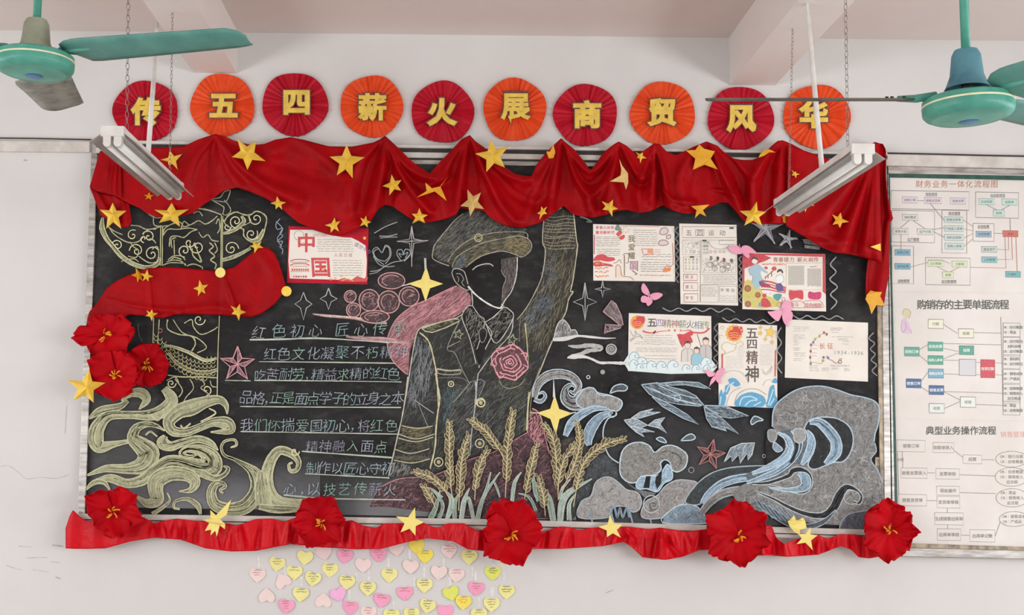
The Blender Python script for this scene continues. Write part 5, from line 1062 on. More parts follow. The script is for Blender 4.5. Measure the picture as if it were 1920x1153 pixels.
# ---------------------------------------------------------------- flowers
def flower(cx, cy, petals, label, d0, seed, scx=0, scy=0, grp='red paper flowers along the blackboard'):
    r = random.Random(seed); t = thing('paper_flower', label, 'flower', P(cx, cy, d0), grp)
    for k_, (ang, L, Wd, cur) in enumerate(petals):
        nu, nv = 13, 13; v = []; a = math.radians(ang); ca, sa = math.sin(a), -math.cos(a); p1, p2, p3 = r.uniform(0, 6), r.uniform(0, 6), r.uniform(0, 6)
        for i in range(nu):
            u = i/(nu-1)
            hw = Wd*.53*(max(.04, min(1, u/.5)**.75))*(1-.5*(max(0, u-.7)/.3)**2.2)
            for j in range(nv):
                s_ = 2*j/(nv-1)-1
                Lr = L*1.0*(u*(1-.17*s_**4*u*u)+.05*u*u*math.sin(s_*4+p1)+.03*u*u*math.sin(s_*9+p3)); w_ = hw*s_*(1+.06*math.sin(u*9+p2))
                dep = d0+.004+L*.0025*(.16*u+cur*u**2.2)+k_*.0028+.011*u*math.sin(s_*4.5+p1+u*3)+.005*u*math.sin(s_*11+p2)-.012*math.exp(-(u/.22)**2)+.005*(1-abs(s_))*u*.6-.0035*math.exp(-(s_/.12)**2)*u
                v.append(P(cx+ca*Lr-sa*w_, cy+sa*Lr+ca*w_, dep))
        f = [(i*nv+j, i*nv+j+1, (i+1)*nv+j+1, (i+1)*nv+j) for i in range(nu-1) for j in range(nv-1)]
        o = mesh('petal', v, f, M['petal'], t, smoothf=True); m_ = o.modifiers.new('t', 'SOLIDIFY'); m_.thickness = .0008
    dc = d0+.004+len(petals)*.0028+.014
    for q in range(8):
        a = r.uniform(0, 6.28); l = r.uniform(7, 15); x, y = cx+scx, cy+scy
        pts = [P(x+math.cos(a)*2, y+math.sin(a)*2, dc-.02), P(x+math.cos(a)*l*.4, y+math.sin(a)*l*.4, dc+.006), P(x+math.cos(a+.25)*l*.8, y+math.sin(a+.25)*l*.8, dc+.010), P(x+math.cos(a+.4)*l, y+math.sin(a+.4)*l, dc+.006)]
        tube('stamen', pts, [.0026, .0028, .0034, .0042], M['stamen'], t, 5)
    return t
FG = 'red paper flowers in the cluster at the left frame'
flower(276, 684, [(20, 42, 50, .08), (95, 40, 54, .06), (160, 42, 56, .08), (235, 46, 54, .02), (310, 42, 50, .06)], 'red paper flower at the right of the left cluster, with splayed amber stamens', .058, 21, -2, 1, FG)
flower(196, 628, [(20, 42, 56, .04), (75, 56, 54, .05), (140, 52, 58, .06), (205, 44, 52, .06), (268, 60, 38, .05), (320, 40, 50, .04)], 'red paper flower at the top of the left cluster, one petal reaching over the frame', .098, 22, 0, 0, FG)
flower(215, 700, [(10, 44, 58, .04), (70, 48, 54, .05), (120, 44, 58, .06), (185, 50, 66, .08), (240, 54, 48, .06), (300, 54, 56, .04)], 'red paper flower at the bottom of the left cluster, beside the largest star', .138, 23, 3, 5, FG)
flower(211, 958, [(350, 40, 58, .15), (50, 52, 52, .2), (105, 58, 44, .25), (170, 52, 56, .3), (230, 44, 50, .2), (295, 56, 52, .15)], 'red paper flower at the lower left corner of the blackboard, stamens hanging down', .100, 24, 0, 2)
flower(598, 977, [(330, 48, 62, .12), (30, 50, 56, .15), (85, 48, 46, .2), (135, 54, 42, .25), (200, 52, 56, .3), (265, 48, 46, .15)], 'red paper flower on the ribbon below the last lines of chalk writing', .104, 25, 4, 4)
flower(956, 1000, [(340, 66, 58, .12), (28, 66, 58, .18), (85, 62, 54, .2), (165, 62, 64, .3), (225, 62, 50, .2), (290, 48, 56, .12)], 'tallest red paper flower on the ribbon, at the foot of the wheat', .108, 26, 2, 4)
flower(1384, 1000, [(0, 62, 62, .15), (55, 62, 54, .2), (110, 62, 52, .2), (170, 62, 62, .25), (230, 64, 56, .2), (295, 66, 56, .15)], 'round many-petalled red paper flower on the ribbon below the big chalk wave', .112, 27, 2, 6)
flower(1668, 994, [(350, 58, 66, .1), (50, 50, 50, .15), (95, 56, 34, .15), (145, 52, 50, .2), (180, 60, 56, .2), (235, 54, 46, .2), (300, 52, 56, .1)], 'red paper flower over the lower right corner, with a pointed petal towards the charts', .104, 28, 2, 0)

# ---------------------------------------------------------------- butterflies
def butterfly(tf, wings, body, label, d):
    t = thing('paper_butterfly', label, 'butterfly', P(*tf([body[0]])[0], d), 'pink paper butterflies')
    for w_ in wings:
        q = smooth(tf(w_), 3, True); c = tf([body[0]])[0]
        v = [P(x, y, d+.001+.00035*math.hypot(x-c[0], y-c[1])) for x, y in q]; n = len(q); v += [p+Vector((0, .001, 0)) for p in v]
        tr = tessellate_polygon([[Vector((x, -y, 0)) for x, y in q]]); f = [tuple(a) for a in tr]+[tuple(n+i for i in a)[::-1] for a in tr]+[(i, (i+1) % n, n+(i+1) % n, n+i) for i in range(n)]
        recalc(mesh('wing', v, f, M['pink'], t))
    tube('body', [P(*p, d+.003) for p in tf(body)], .0022, M['pink'], t, 6)
butterfly(Q1, [[(1060, 930), (990, 890), (975, 830), (1000, 785), (1050, 850), (1070, 910)], [(1070, 930), (1100, 900), (1170, 892), (1217, 915), (1170, 960), (1110, 975)], [(1050, 940), (1060, 925), (1040, 1000), (975, 995), (975, 940), (1010, 925)], [(1060, 940), (1100, 980), (1090, 1015), (1050, 1042), (1030, 1000)]], [(1070, 895), (1055, 940), (1045, 985)], 'pink paper butterfly alone on bare board, below the leftmost white poster', .034)
butterfly(Q2, [[(300, 430), (270, 460), (200, 440), (155, 390), (180, 370), (260, 362)], [(300, 430), (310, 370), (370, 362), (430, 400), (475, 452), (400, 445)], [(305, 430), (380, 440), (390, 500), (350, 490)], [(290, 430), (310, 440), (300, 460), (280, 452)]], [(275, 345), (300, 425), (320, 450)], 'pink paper butterfly between the monochrome poster and the red-framed poster', .0385)
butterfly(Q4, [[(880, 30), (840, 130), (790, 110), (715, 30), (760, 22), (850, 5)], [(885, 30), (870, -40), (905, -90), (960, -100), (985, -40), (970, 30)], [(880, 40), (980, 20), (1000, 80), (970, 130), (920, 100)], [(880, 50), (930, 90), (950, 150), (940, 200), (890, 130)]], [(890, -10), (880, 60), (900, 110)], 'pink paper butterfly under the red-framed poster, above the mind-map sheet', .0390)
butterfly(Q4, [[(125, 740), (60, 760), (25, 720), (10, 680), (60, 690), (115, 715)], [(130, 740), (150, 690), (225, 655), (225, 710), (190, 770), (140, 765)], [(120, 750), (125, 800), (75, 850), (60, 870), (80, 790)], [(135, 750), (185, 790), (190, 835), (150, 820), (130, 780)]], [(120, 700), (128, 750), (128, 800)], 'pink paper butterfly between the two lower posters, at the left of the vertical one', .0385)

# ---------------------------------------------------------------- posters on the board
PD = .0335
def poster(quad, label, mat='paper', name='handmade_poster', cat='poster', grp='handmade posters on the blackboard', d=PD, dh=.0012, sheet='sheet', border=None):
    t = thing(name, label, cat, P((quad[2][0]+quad[3][0])/2, (quad[2][1]+quad[3][1])/2, d), grp)
    slab(quad, d, d+dh, sheet, M[mat], t); return t, MB(d+dh+.0002)
BK = (52, 48, 48); RD = (196, 30, 52); OR = (226, 128, 50); GD = (226, 176, 60); TQ = (60, 150, 176); LBL = (140, 196, 214); GY = (130, 126, 122); PKR = (214, 60, 100); BRN = (140, 72, 50)
def scr(mb, tf, x0, y0, x1, y1, n, c=GY, wd=.8, h=1.3, ind=0):
    for i in range(n):
        y = y0+(y1-y0)*i/max(1, n-1); (a, b), (c_, d_) = tf([(x0, y), (x1, y+(x1-x0)*.008)]); mb.scrawl(a+random.uniform(0, 2), b, c_-random.uniform(0, 6)*random.random(), c, h, wd, dy=d_-b)
def flag(mb, tf, p, c, pole=None): 
    mb.poly(tf(p), c, 1, 3)
    if pole: mb.line(tf(pole), 1.2, BRN, 1, 1)
def figure(mb, x, y, s_, coat, hair=(40, 34, 34), skin=(236, 208, 190)):
    """small drawn figure: coat, head and hair; (x, y) is the head's centre in frame pixels"""
    mb.poly([(x-s_*.5, y+s_*.55), (x+s_*.5, y+s_*.55), (x+s_*1.0, y+s_*1.1), (x+s_*1.05, y+s_*2.8), (x-s_*1.05, y+s_*2.8), (x-s_*1.0, y+s_*1.1)], coat); mb.line([(x-s_*.5, y+s_*.55), (x-s_*1.0, y+s_*1.1), (x-s_*1.05, y+s_*2.8)], .8, BK, .9, 2); mb.line([(x+s_*.5, y+s_*.55), (x+s_*1.0, y+s_*1.1), (x+s_*1.05, y+s_*2.8)], .8, BK, .9, 2)
    mb.dot(x, y, s_*.5, skin, 1, 14, s_*.6); mb.ring(x, y, s_*.5, .6, BK, .9, s_*.6, 10)
    mb.poly([(x-s_*.56, y), (x-s_*.5, y-s_*.6), (x, y-s_*.85), (x+s_*.5, y-s_*.6), (x+s_*.56, y), (x+s_*.3, y-s_*.35), (x-s_*.3, y-s_*.35)], hair)
    mb.line([(x, y+s_*.7), (x, y+s_*2.8)], .6, BK, .9, 1)
# China poster
t, mb = poster([(541, 424), (691, 428), (689, 533), (538, 530)], 'handmade poster with a red border and large red characters 中国, under the valance', 'redpaper')
C = S5
mb.poly(C([(357, 135), (480, 135), (560, 160), (640, 175), (690, 178), (725, 195), (765, 220), (772, 300), (768, 395), (700, 412), (620, 405), (355, 398), (348, 300)]), (236, 230, 220))
mb.glyphs('中', *C([(445, 205)])[0], 34, (206, 26, 48), off=.028); mb.glyphs('国', *C([(523, 338)])[0], 36, (206, 26, 48), off=.026, shear=-.06)
mb.dot(*C([(430, 208)])[0], 2, GD); mb.dot(*C([(540, 345)])[0], 2, GD)
scr(mb, C, 500, 188, 700, 250, 6, (120, 110, 100), .8, 1.2); scr(mb, C, 585, 300, 750, 380, 7, (120, 112, 104), .8, 1.2); scr(mb, C, 480, 160, 560, 168, 2, (190, 80, 80))
mb.glyphs('盛世中华', *C([(718, 215)])[0], 8, (90, 70, 130), adv=9, rot=30); mb.glyphs('人民日报', *C([(605, 272)])[0], 7, (170, 100, 110), adv=9)
for y, w_ in [(300, 100), (322, 105)]: mb.line(C([(358, y+6), (380, y-4), (440, y-4), (462, y+6)]), 1.8, (200, 40, 50), 1, 2); mb.line(C([(365, y+10), (455, y+10)]), .8, BRN, 1, 1)
for i in range(8): a, b = C([(366+i*12, 345)])[0]; mb.rect(a, b, a+3, b+4, (210, 70, 40))
for i in range(6): a, b = C([(378+i*13, 388)])[0]; mb.dot(a, b, 1.9, [OR, (150, 60, 140), RD][i % 3])
mb.line(C([(358, 360), (462, 360)]), .8, GY, 1, 1)
mb.poly(C([(620, 412), (650, 395), (690, 405), (720, 385), (760, 400), (768, 380), (770, 415)]), (206, 40, 50), 1, 2); mb.line(C([(635, 412), (665, 400), (700, 412)]), 1.4, GD); mb.ring(*C([(405, 165)])[0], 9, .8, GY); mb.dot(*C([(760, 180)])[0], 3, GD)
for a, b in C([(577, 402), (600, 397), (635, 385)]): mb.ring(a, b, 2, .9, OR)
mb.build('drawing', M['ink'], t)
# poster 1: 我爱我国 style
t, mb = poster([(1112, 420), (1264.5, 424), (1266, 528), (1112.5, 526)], 'white landscape poster with a red cloud at its left, first of the upper row')
mb.glyphs('青春心向党', *Q1([(480, 160)])[0], 5.5, RD, adv=7.0, off=.02); mb.glyphs('建功新时代', *Q1([(480, 215)])[0], 6, PKR, adv=7.2, off=.03)
for x, y in Q1([(700, 170), (710, 150), (730, 180)]): mb.dot(x, y, 4, (110, 132, 122))
for p in ([(690, 230), (740, 190), (760, 220), (720, 260)], [(720, 270), (780, 240), (790, 270), (750, 300)]): mb.poly(Q1(p), (206, 52, 46), 1, 2)
for a in range(0, 300, 45): x, y = Q1([(800, 185)])[0]; mb.line([(x+4*math.cos(math.radians(a)), y+4*math.sin(math.radians(a))), (x+7*math.cos(math.radians(a)), y+7*math.sin(math.radians(a)))], .8, BRN, 1, 1)
scr(mb, Q1, 460, 265, 740, 365, 6, (120, 110, 104), .8, .8); scr(mb, Q1, 470, 405, 740, 470, 4, (120, 110, 104), .8, .8); scr(mb, Q1, 880, 190, 1160, 360, 8, (110, 104, 100), .8, .7)
scr(mb, Q1, 1000, 460, 1310, 465, 1, (110, 104, 100)); scr(mb, Q1, 980, 485, 1320, 520, 2, (110, 104, 100)); scr(mb, Q1, 960, 550, 1310, 650, 5, (110, 104, 100), .9, .7); scr(mb, Q1, 950, 695, 1310, 700, 1, (200, 110, 80), 1.2, 2.4)
mb.vglyphs('我爱耀', *Q1([(865, 285)])[0], 13, (112, 96, 60), 16, off=.01)
mb.poly(Q1([(440, 510), (480, 470), (545, 458), (600, 490), (660, 495), (680, 525), (600, 545), (520, 530), (440, 535)]), (204, 26, 48), 1, 2); mb.poly(Q1([(440, 550), (500, 540), (560, 560), (640, 575), (650, 600), (560, 590), (500, 600), (440, 590)]), (196, 40, 50), 1, 2)
for y in (615, 655, 710): a, b = Q1([(455, y)])[0]; c_, d_ = Q1([(610, y+5)])[0]; mb.scrawl(a, b, c_, (220, 120, 60), 4, 1.6)
for x in (470, 490, 540): mb.dot(*Q1([(x, 565)])[0], 2.2, OR)
mb.poly(Q1([(690, 590), (715, 580), (740, 600), (745, 720), (690, 720)]), (236, 214, 196)); mb.line(Q1([(690, 720), (690, 600), (712, 580), (740, 600), (750, 690), (780, 712), (850, 716), (890, 752)]), 1, BRN, 1, 2); mb.line(Q1([(785, 470), (785, 700)]), 1.6, (110, 80, 60), 1, 1); mb.line(Q1([(660, 560), (700, 550), (730, 520), (750, 560)]), 1, BRN)
mb.line(Q1([(770, 470), (800, 450), (850, 470), (830, 500), (830, 550), (800, 560)]), 1.1, (120, 90, 60)); mb.line(Q1([(740, 140), (1180, 150)]), 1, (206, 110, 100), 1, 1); mb.line(Q1([(447, 240), (445, 460)]), 1.6, (180, 60, 90), 1, 1); mb.line(Q1([(1325, 330), (1330, 575), (1260, 590), (1220, 655)]), 1.3, (206, 110, 80), 1, 3)
for p in ([(1200, 170), (1250, 160), (1280, 200), (1240, 240), (1180, 230)], [(1260, 250), (1300, 240), (1300, 280), (1260, 285)], [(1170, 350), (1180, 310), (1240, 300), (1280, 330), (1260, 355), (1190, 360)]): q = Q1(p); mb.poly(q, (214, 204, 204), 1, 2); mb.line(q+[q[0]], 1.6, (150, 110, 116), 1, 2)
mb.line(Q1([(980, 400), (1105, 400), (1105, 455), (1000, 470), (980, 400)]), 1.2, (206, 100, 90), 1, 1); mb.rect(*Q1([(1045, 400)])[0], *Q1([(1105, 450)])[0], (230, 150, 100)); scr(mb, Q1, 1120, 410, 1200, 435, 2, (206, 110, 100)); mb.poly(Q1([(1210, 655), (1240, 620), (1300, 610), (1305, 640), (1260, 660)]), OR, 1, 2)
mb.poly(Q1([(850, 545), (930, 545), (930, 640), (845, 640)]), (230, 190, 200)); mb.line(Q1([(845, 545), (935, 540), (930, 650)]), 1.6, (110, 40, 60), 1, 1); mb.glyphs('国', *Q1([(885, 592)])[0], 13, (90, 60, 90)); mb.line(Q1([(870, 640), (930, 685), (900, 690)]), 1.6, (60, 60, 40), 1, 1)
mb.build('drawing', M['ink'], t)
# poster 2: monochrome
t, mb = poster([(1273.5, 419), (1381, 421.5), (1384, 573), (1276, 570)], 'white portrait poster with black line drawings in boxes, second of the upper row')
mb.glyphs('五四运动', *Q1([(1510, 220)])[0], 11, (60, 54, 50), adv=21, off=.0)
def rc(tf, x0, y0, x1, y1, c=GY, w_=.8): 
    q = tf([(x0, y0), (x1, y0), (x1, y1), (x0, y1), (x0, y0)]); mb.line(q, w_, c, 1, 1)
rc(Q1, 1435, 150, 2045, 272, (110, 60, 60)); rc(Q1, 1440, 300, 1640, 465); rc(Q1, 1448, 490, 1640, 660); rc(Q1, 1655, 300, 2040, 665); rc(Q1, 1640, 685, 2050, 800); rc(Q1, 1635, 808, 1840, 1000); rc(Q1, 1853, 820, 2050, 1000); rc(Q1, 1450, 685, 1605, 755, (160, 70, 70), 1.2); rc(Q1, 1450, 780, 1610, 870, (160, 70, 70), 1.2); rc(Q1, 1455, 905, 1612, 998, (160, 70, 70), 1.2); rc(Q1, 1585, 185, 1680, 250, (110, 70, 120), 1)
for x, y in Q1([(1545, 490), (1685, 305), (1990, 165)]): mb.rect(x-4, y-1.5, x+4, y+1.8, (30, 30, 30))
for i, c in enumerate([GY, (170, 160, 40), (90, 120, 120), GY]): mb.vglyphs('青年之声', *Q1([(1475+i*42, 520)])[0], 5, c, 6)
for i in range(2): mb.vglyphs('觉醒年代', *Q1([(1685+i*32, 330)])[0], 5.2, (90, 110, 90), 6.4)
mb.hatch(Q1([(1450, 310), (1630, 310), (1630, 455), (1450, 455)]), 40, 70, 6, .6, [(150, 148, 144)], 1, 50)
mb.line(Q1([(1730, 310), (1760, 370), (1830, 400), (1920, 395), (1970, 350)]), .8, GY, 1, 3); mb.hatch(Q1([(1670, 500), (2030, 520), (2030, 655), (1670, 655)]), 30, 110, 7, .7, [(150, 148, 144), (110, 106, 104)], 1, 60); rc(Q1, 1850, 305, 2020, 350)
for x, y, c in [(1760, 500, (120, 110, 110)), (1835, 505, (40, 40, 40)), (1905, 520, (120, 40, 50)), (1990, 530, (90, 90, 90))]: mb.poly(Q1([(x-14, y-18), (x+14, y-14), (x+12, y+22), (x-10, y+22)]), c, 1, 2)
for x, y in [(1740, 575), (1810, 560), (1880, 575), (1950, 590), (1800, 620), (1890, 630)]: mb.ring(*Q1([(x, y)])[0], 5, .8, (110, 108, 106))
for x, c in [(1755, (200, 110, 90)), (1805, GY), (1860, GY), (1905, GY)]: mb.ring(*Q1([(x, 430)])[0], 2.2, .8, c)
for s_, y in [('民主', 715), ('罢工', 828), ('学生', 950)]: mb.glyphs(s_, *Q1([(1490, y)])[0], 6.5, (110, 80, 60), adv=9)
scr(mb, Q1, 1660, 705, 2040, 780, 5, (130, 128, 126), .7, .7); scr(mb, Q1, 1645, 830, 1830, 930, 7, (140, 138, 136), .7, .7); scr(mb, Q1, 1860, 930, 2040, 980, 3, (150, 148, 146), .6); mb.glyphs('平等自', *Q1([(1885, 865)])[0], 7, (110, 130, 110), adv=10)
mb.line(Q1([(1640, 300), (1640, 1000)]), .8, GY, 1, 1)
mb.build('drawing', M['ink'], t)
# poster 3: red framed
t, mb = poster([(1392, 473), (1547, 476.5), (1549, 584), (1392, 579.5)], 'poster with a crimson edge and figures in blue gown, third of the upper row')
mb.poly(Q2([(312, 450), (1240, 455), (1250, 910), (1215, 880), (1215, 490), (560, 470), (640, 500), (560, 540), (500, 560), (420, 590), (335, 620), (335, 880), (315, 900)]), (192, 18, 48))
mb.poly(Q2([(335, 770), (420, 760), (520, 850), (560, 920), (700, 960), (720, 1050), (340, 1050)]), (206, 196, 104), 1, 2)
for x, y, r in [(372, 845, 6.5), (485, 918, 5.5), (375, 1020, 6)]: mb.dot(*Q2([(x, y)])[0], r, (150, 72, 36)); mb.dot(*Q2([(x, y)])[0], r*.6, (176, 104, 50)); 
mb.poly(Q2([(440, 580), (490, 570), (580, 650), (590, 680), (520, 640), (530, 720), (600, 800), (520, 810), (470, 860), (420, 780), (430, 700), (400, 690), (380, 620)]), (156, 190, 204), 1, 2); mb.line(Q2([(380, 620), (400, 690), (430, 700), (420, 780)]), .8, (90, 120, 140)); mb.poly(Q2([(505, 760), (600, 800), (640, 830), (540, 830), (505, 800)]), (70, 54, 110), 1, 2)
mb.dot(*Q2([(450, 535)])[0], 5.5, (240, 222, 206)); mb.poly(Q2([(415, 545), (415, 505), (445, 487), (482, 505), (480, 530), (450, 512), (425, 520)]), (36, 32, 34), 1, 2); mb.poly(Q2([(500, 590), (600, 660), (590, 680), (510, 640)]), (156, 190, 204))
mb.line(Q2([(570, 720), (690, 620)]), 1.6, BRN, 1, 1); mb.poly(Q2([(640, 620), (665, 595), (695, 610), (690, 640), (650, 640)]), (206, 50, 56), 1, 2); mb.poly(Q2([(555, 610), (580, 595), (600, 620), (575, 630)]), (190, 60, 56), 1, 2)
for x, y, l in [(570, 730, 20), (600, 720, 22), (640, 690, 40)]: mb.line(Q2([(x, y-l), (x, y+l*.5)]), 1.8, BRN, 1, 1)
for k_ in range(4): mb.line(Q2([(520, 760+k_*32), (620, 770+k_*30), (700, 795+k_*28), (800, 840+k_*18)]), 3 if k_ % 2 == 0 else 2, (200, 24, 50)); 
mb.dot(*Q2([(735, 672)])[0], 4.4, (240, 222, 206)); mb.poly(Q2([(700, 660), (715, 630), (750, 628), (770, 655), (765, 680), (740, 650), (710, 665)]), (30, 28, 30), 1, 2); mb.poly(Q2([(705, 700), (760, 695), (778, 760), (720, 790), (690, 740)]), (236, 240, 240), 1, 2); mb.line(Q2([(690, 720), (705, 700), (760, 695), (778, 760), (720, 790)]), .8, (100, 140, 110)); mb.poly(Q2([(690, 800), (750, 790), (775, 870), (700, 870)]), (80, 60, 130), 1, 2)
mb.poly(Q2([(655, 930), (690, 905), (755, 910), (740, 960), (700, 985)]), (60, 150, 150), 1, 2)
mb.dot(*Q2([(560, 925)])[0], 4, (200, 40, 50)); mb.poly(Q2([(530, 960), (590, 960), (640, 1045), (525, 1050)]), (200, 24, 44), 1, 2); mb.rect(*Q2([(495, 1005)])[0], *Q2([(525, 1048)])[0], (110, 150, 200))
flag(mb, Q2, [(835, 870), (900, 870), (980, 865), (998, 900), (990, 970), (920, 950), (850, 975)], (206, 16, 50)); flag(mb, Q2, [(1060, 880), (1120, 890), (1195, 885), (1190, 960), (1120, 970), (1055, 950)], (196, 10, 100))
mb.glyphs('青春接力 薪火相传', *Q2([(685, 520)])[0], 9, (176, 90, 60), adv=10.2, off=.01); rc(Q2, 805, 560, 1215, 860, (196, 176, 140))
for i in range(15): 
    a, b = Q2([(830+i*12, 590)])[0]
    mb.line([(a, b+q*3+random.uniform(-1, 1)) if q % 2 else (a+1.2, b+q*3) for q in range(13)], .7, (130, 126, 122), 1, 1, up=False)
for i in range(13): 
    a, b = Q2([(1045+i*12, 620)])[0]
    mb.line([(a, b+q*3+random.uniform(-1, 1)) if q % 2 else (a+1.2, b+q*3) for q in range(12)], .7, (130, 126, 122), 1, 1, up=False)
scr(mb, Q2, 530, 565, 800, 575, 2, (214, 90, 80), 1, 2); scr(mb, Q2, 1065, 600, 1170, 602, 1, BRN, 1, 2)
mb.line(Q2([(720, 1000), (760, 990), (760, 950), (790, 950), (800, 990), (970, 985), (1000, 1015), (1020, 985), (1180, 985), (1220, 1030), (1190, 1060), (720, 1055), (720, 1000)]), 1, (214, 90, 80), 1, 2)
mb.glyphs('青春奋斗', *Q2([(760, 1025)])[0], 9, (200, 80, 60), adv=9); mb.glyphs('其命维新', *Q2([(1030, 1035)])[0], 9, (190, 50, 60), adv=8.5)
for i in range(26): x = random.uniform(345, 700); y = random.uniform(900, 1045); mb.dot(*Q2([(x, y)])[0], .7, (140, 150, 70))
mb.build('drawing', M['ink'], t)
# poster 4: five-four spirit landscape
t, mb = poster([(1179, 587), (1333.5, 592.5), (1334.5, 700.5), (1177.5, 695.5)], 'white landscape poster with red flag, students and pale blue clouds, first of the lower row')
def emblem(x, y, r):
    mb.dot(x, y, r, (232, 160, 40), 1, 24); mb.dot(x, y+r*.1, r*.72, (214, 60, 40), 1, 20); mb.poly([(x-r*.3, y-r*.75), (x+r, y-r*.85), (x+r*.95, y+r*.2), (x-r*.4, y-r*.05)], (204, 26, 40), 1, 2); mb.dot(x-r*.35, y-r*.6, r*.22, GD)
    for k_ in range(3): mb.line([(x-r*.6, y+r*(.0+k_*.28)), (x, y+r*(-.1+k_*.28)), (x+r*.6, y+r*(.02+k_*.28))], 1.1, (240, 180, 60))
emblem(*Q3([(930, 145)])[0], 13)
for i, (ch, c) in enumerate(zip('五四精神薪火相传', [(40, 38, 38), (120, 90, 160), (120, 90, 60), (150, 60, 60), (90, 130, 100), (100, 100, 120), (80, 110, 150), (110, 130, 70)])): mb.glyphs(ch, *Q3([(1095+i*86, 150+i*4)])[0], 17 if i == 0 else 15, c, off=.02 if i == 0 else 0)
mb.line(Q3([(990, 240), (1020, 255), (1100, 265), (1140, 240), (1110, 270), (1180, 250), (1280, 240)]), [3, 3, 2, 2, 2, 1.5, 1], (206, 60, 50)); mb.line(Q3([(1430, 245), (1520, 235), (1560, 260), (1680, 260), (1740, 210)]), [1, 2, 3, 3, 3.6], (206, 50, 60))
for x, c in [(1288, OR), (1352, (214, 60, 50)), (1418, OR)]: a, b = Q3([(x, 237)])[0]; mb.poly([(a+(3.2 if i % 2 == 0 else 1.4)*math.sin(i*math.pi/5), b-(3.2 if i % 2 == 0 else 1.4)*math.cos(i*math.pi/5)) for i in range(10)], c)
mb.line(Q3([(850, 235), (880, 300), (910, 290), (905, 235), (930, 280), (960, 285), (995, 335), (950, 300), (900, 320), (855, 360), (850, 340), (890, 320)]), 1.1, (130, 136, 124), 1, 2)
scr(mb, Q3, 1005, 290, 1350, 345, 3, (150, 146, 142), .8, .9); scr(mb, Q3, 920, 365, 1370, 370, 1, (150, 146, 142)); scr(mb, Q3, 890, 388, 1370, 390, 1, (150, 146, 142)); scr(mb, Q3, 910, 435, 1390, 475, 3, (150, 146, 142), .8, .9); scr(mb, Q3, 1000, 520, 1370, 555, 2, (150, 146, 142), .8, .9)
flag(mb, Q3, [(1385, 285), (1450, 280), (1510, 250), (1550, 250), (1555, 290), (1530, 300), (1555, 370), (1480, 380), (1430, 420)], (206, 20, 50), [(1378, 280), (1440, 430)]); mb.line(Q3([(1605, 280), (1650, 430)]), 1.2, BRN, 1, 1)
figure(mb, *Q3([(1495, 405)])[0], 11, (214, 210, 206)); figure(mb, *Q3([(1700, 365)])[0], 11, (196, 192, 190)); figure(mb, *Q3([(1597, 465)])[0], 9.5, (196, 190, 184)); mb.poly(Q3([(1550, 600), (1545, 530), (1600, 490), (1660, 530), (1665, 640), (1560, 640)]), (140, 196, 214), 1, 2)
def cloudrow(tf, pts, base, r0, c=LBL, e=(90, 150, 176)):
    for x, y, r in pts:
        a, b = tf([(x, y)])[0]; mb.dot(a, b, r, (222, 236, 238), 1, 18); mb.line([(a-r, b+r*.5), (a-r, b-r*.2), (a-r*.3, b-r), (a+r*.6, b-r*.8), (a+r, b), (a+r*.3, b+r*.2), (a+r*.1, b-r*.3), (a+r*.5, b-r*.3)], 1.1, e)
mb.poly(Q3([(835, 500), (870, 480), (915, 510), (920, 570), (980, 550), (1040, 570), (1060, 610), (1130, 585), (1230, 600), (1300, 600), (1360, 585), (1400, 630), (1500, 640), (1600, 640), (1680, 570), (1740, 550), (1768, 570), (1770, 718), (832, 692)]), (216, 232, 234), 1, 2)
cloudrow(Q3, [(895, 535, 9), (980, 600, 10), (892, 615, 8), (1090, 635, 9), (1200, 640, 9), (1330, 635, 10), (960, 652, 6.5), (1480, 665, 7), (1590, 668, 7), (1705, 600, 9.5), (1712, 668, 7)], 0, 0)
mb.build('drawing', M['ink'], t)
# poster 5: vertical
t, mb = poster([(1347, 605.5), (1457, 610), (1457.5, 765), (1347.5, 761)], 'white portrait poster with tall black characters 五四精神 above blue waves')
emblem(*Q4([(338, 270)])[0], 15)
for a in range(0, 360, 24): x, y = Q4([(338, 270)])[0]; mb.dot(x+15*math.cos(math.radians(a)), y+15*math.sin(math.radians(a)), 1.8, (230, 180, 60))
for i, (ch, y) in enumerate(zip('五四精神', [268, 392, 540, 725])): mb.glyphs(ch, *Q4([(540, y)])[0], [21, 19, 25, 30][i], [(60, 46, 42), (64, 44, 50), (80, 40, 46), (56, 50, 40)][i], off=.015, sx=1.05 if i < 2 else .85)
for x, y, r in [(745, 258, 12), (635, 205, 4), (632, 268, 5), (690, 335, 4), (765, 370, 4.5)]: a, b = Q4([(x, y)])[0]; o_ = [(a+(r if i % 2 == 0 else r*.45)*math.sin(i*math.pi/5+.2), b-(r if i % 2 == 0 else r*.45)*math.cos(i*math.pi/5+.2)) for i in range(10)]; mb.poly(o_, (236, 196, 70)); mb.line(o_+[o_[0]], .8, (170, 140, 60), 1, 1)
for p in ([(190, 520), (240, 480), (200, 440), (210, 390), (260, 370), (310, 390), (360, 400), (340, 460), (260, 490), (190, 520)], [(180, 330), (175, 290), (220, 300)], [(180, 220), (200, 185), (225, 200), (205, 230)], [(360, 390), (420, 360), (440, 400), (400, 415)]): mb.line(Q4(p), 1.1, (190, 176, 120))
mb.line(Q4([(205, 500), (205, 660)]), 3, (196, 70, 60), 1, 1); mb.line(Q4([(805, 460), (800, 755)]), 2.8, (206, 80, 70), 1, 1)
scr(mb, Q4, 370, 430, 460, 510, 5, (190, 188, 184), .7); scr(mb, Q4, 240, 530, 450, 655, 7, (190, 188, 184), .7); scr(mb, Q4, 625, 400, 780, 480, 5, (190, 188, 184), .7); scr(mb, Q4, 625, 500, 770, 620, 7, (190, 188, 184), .7)
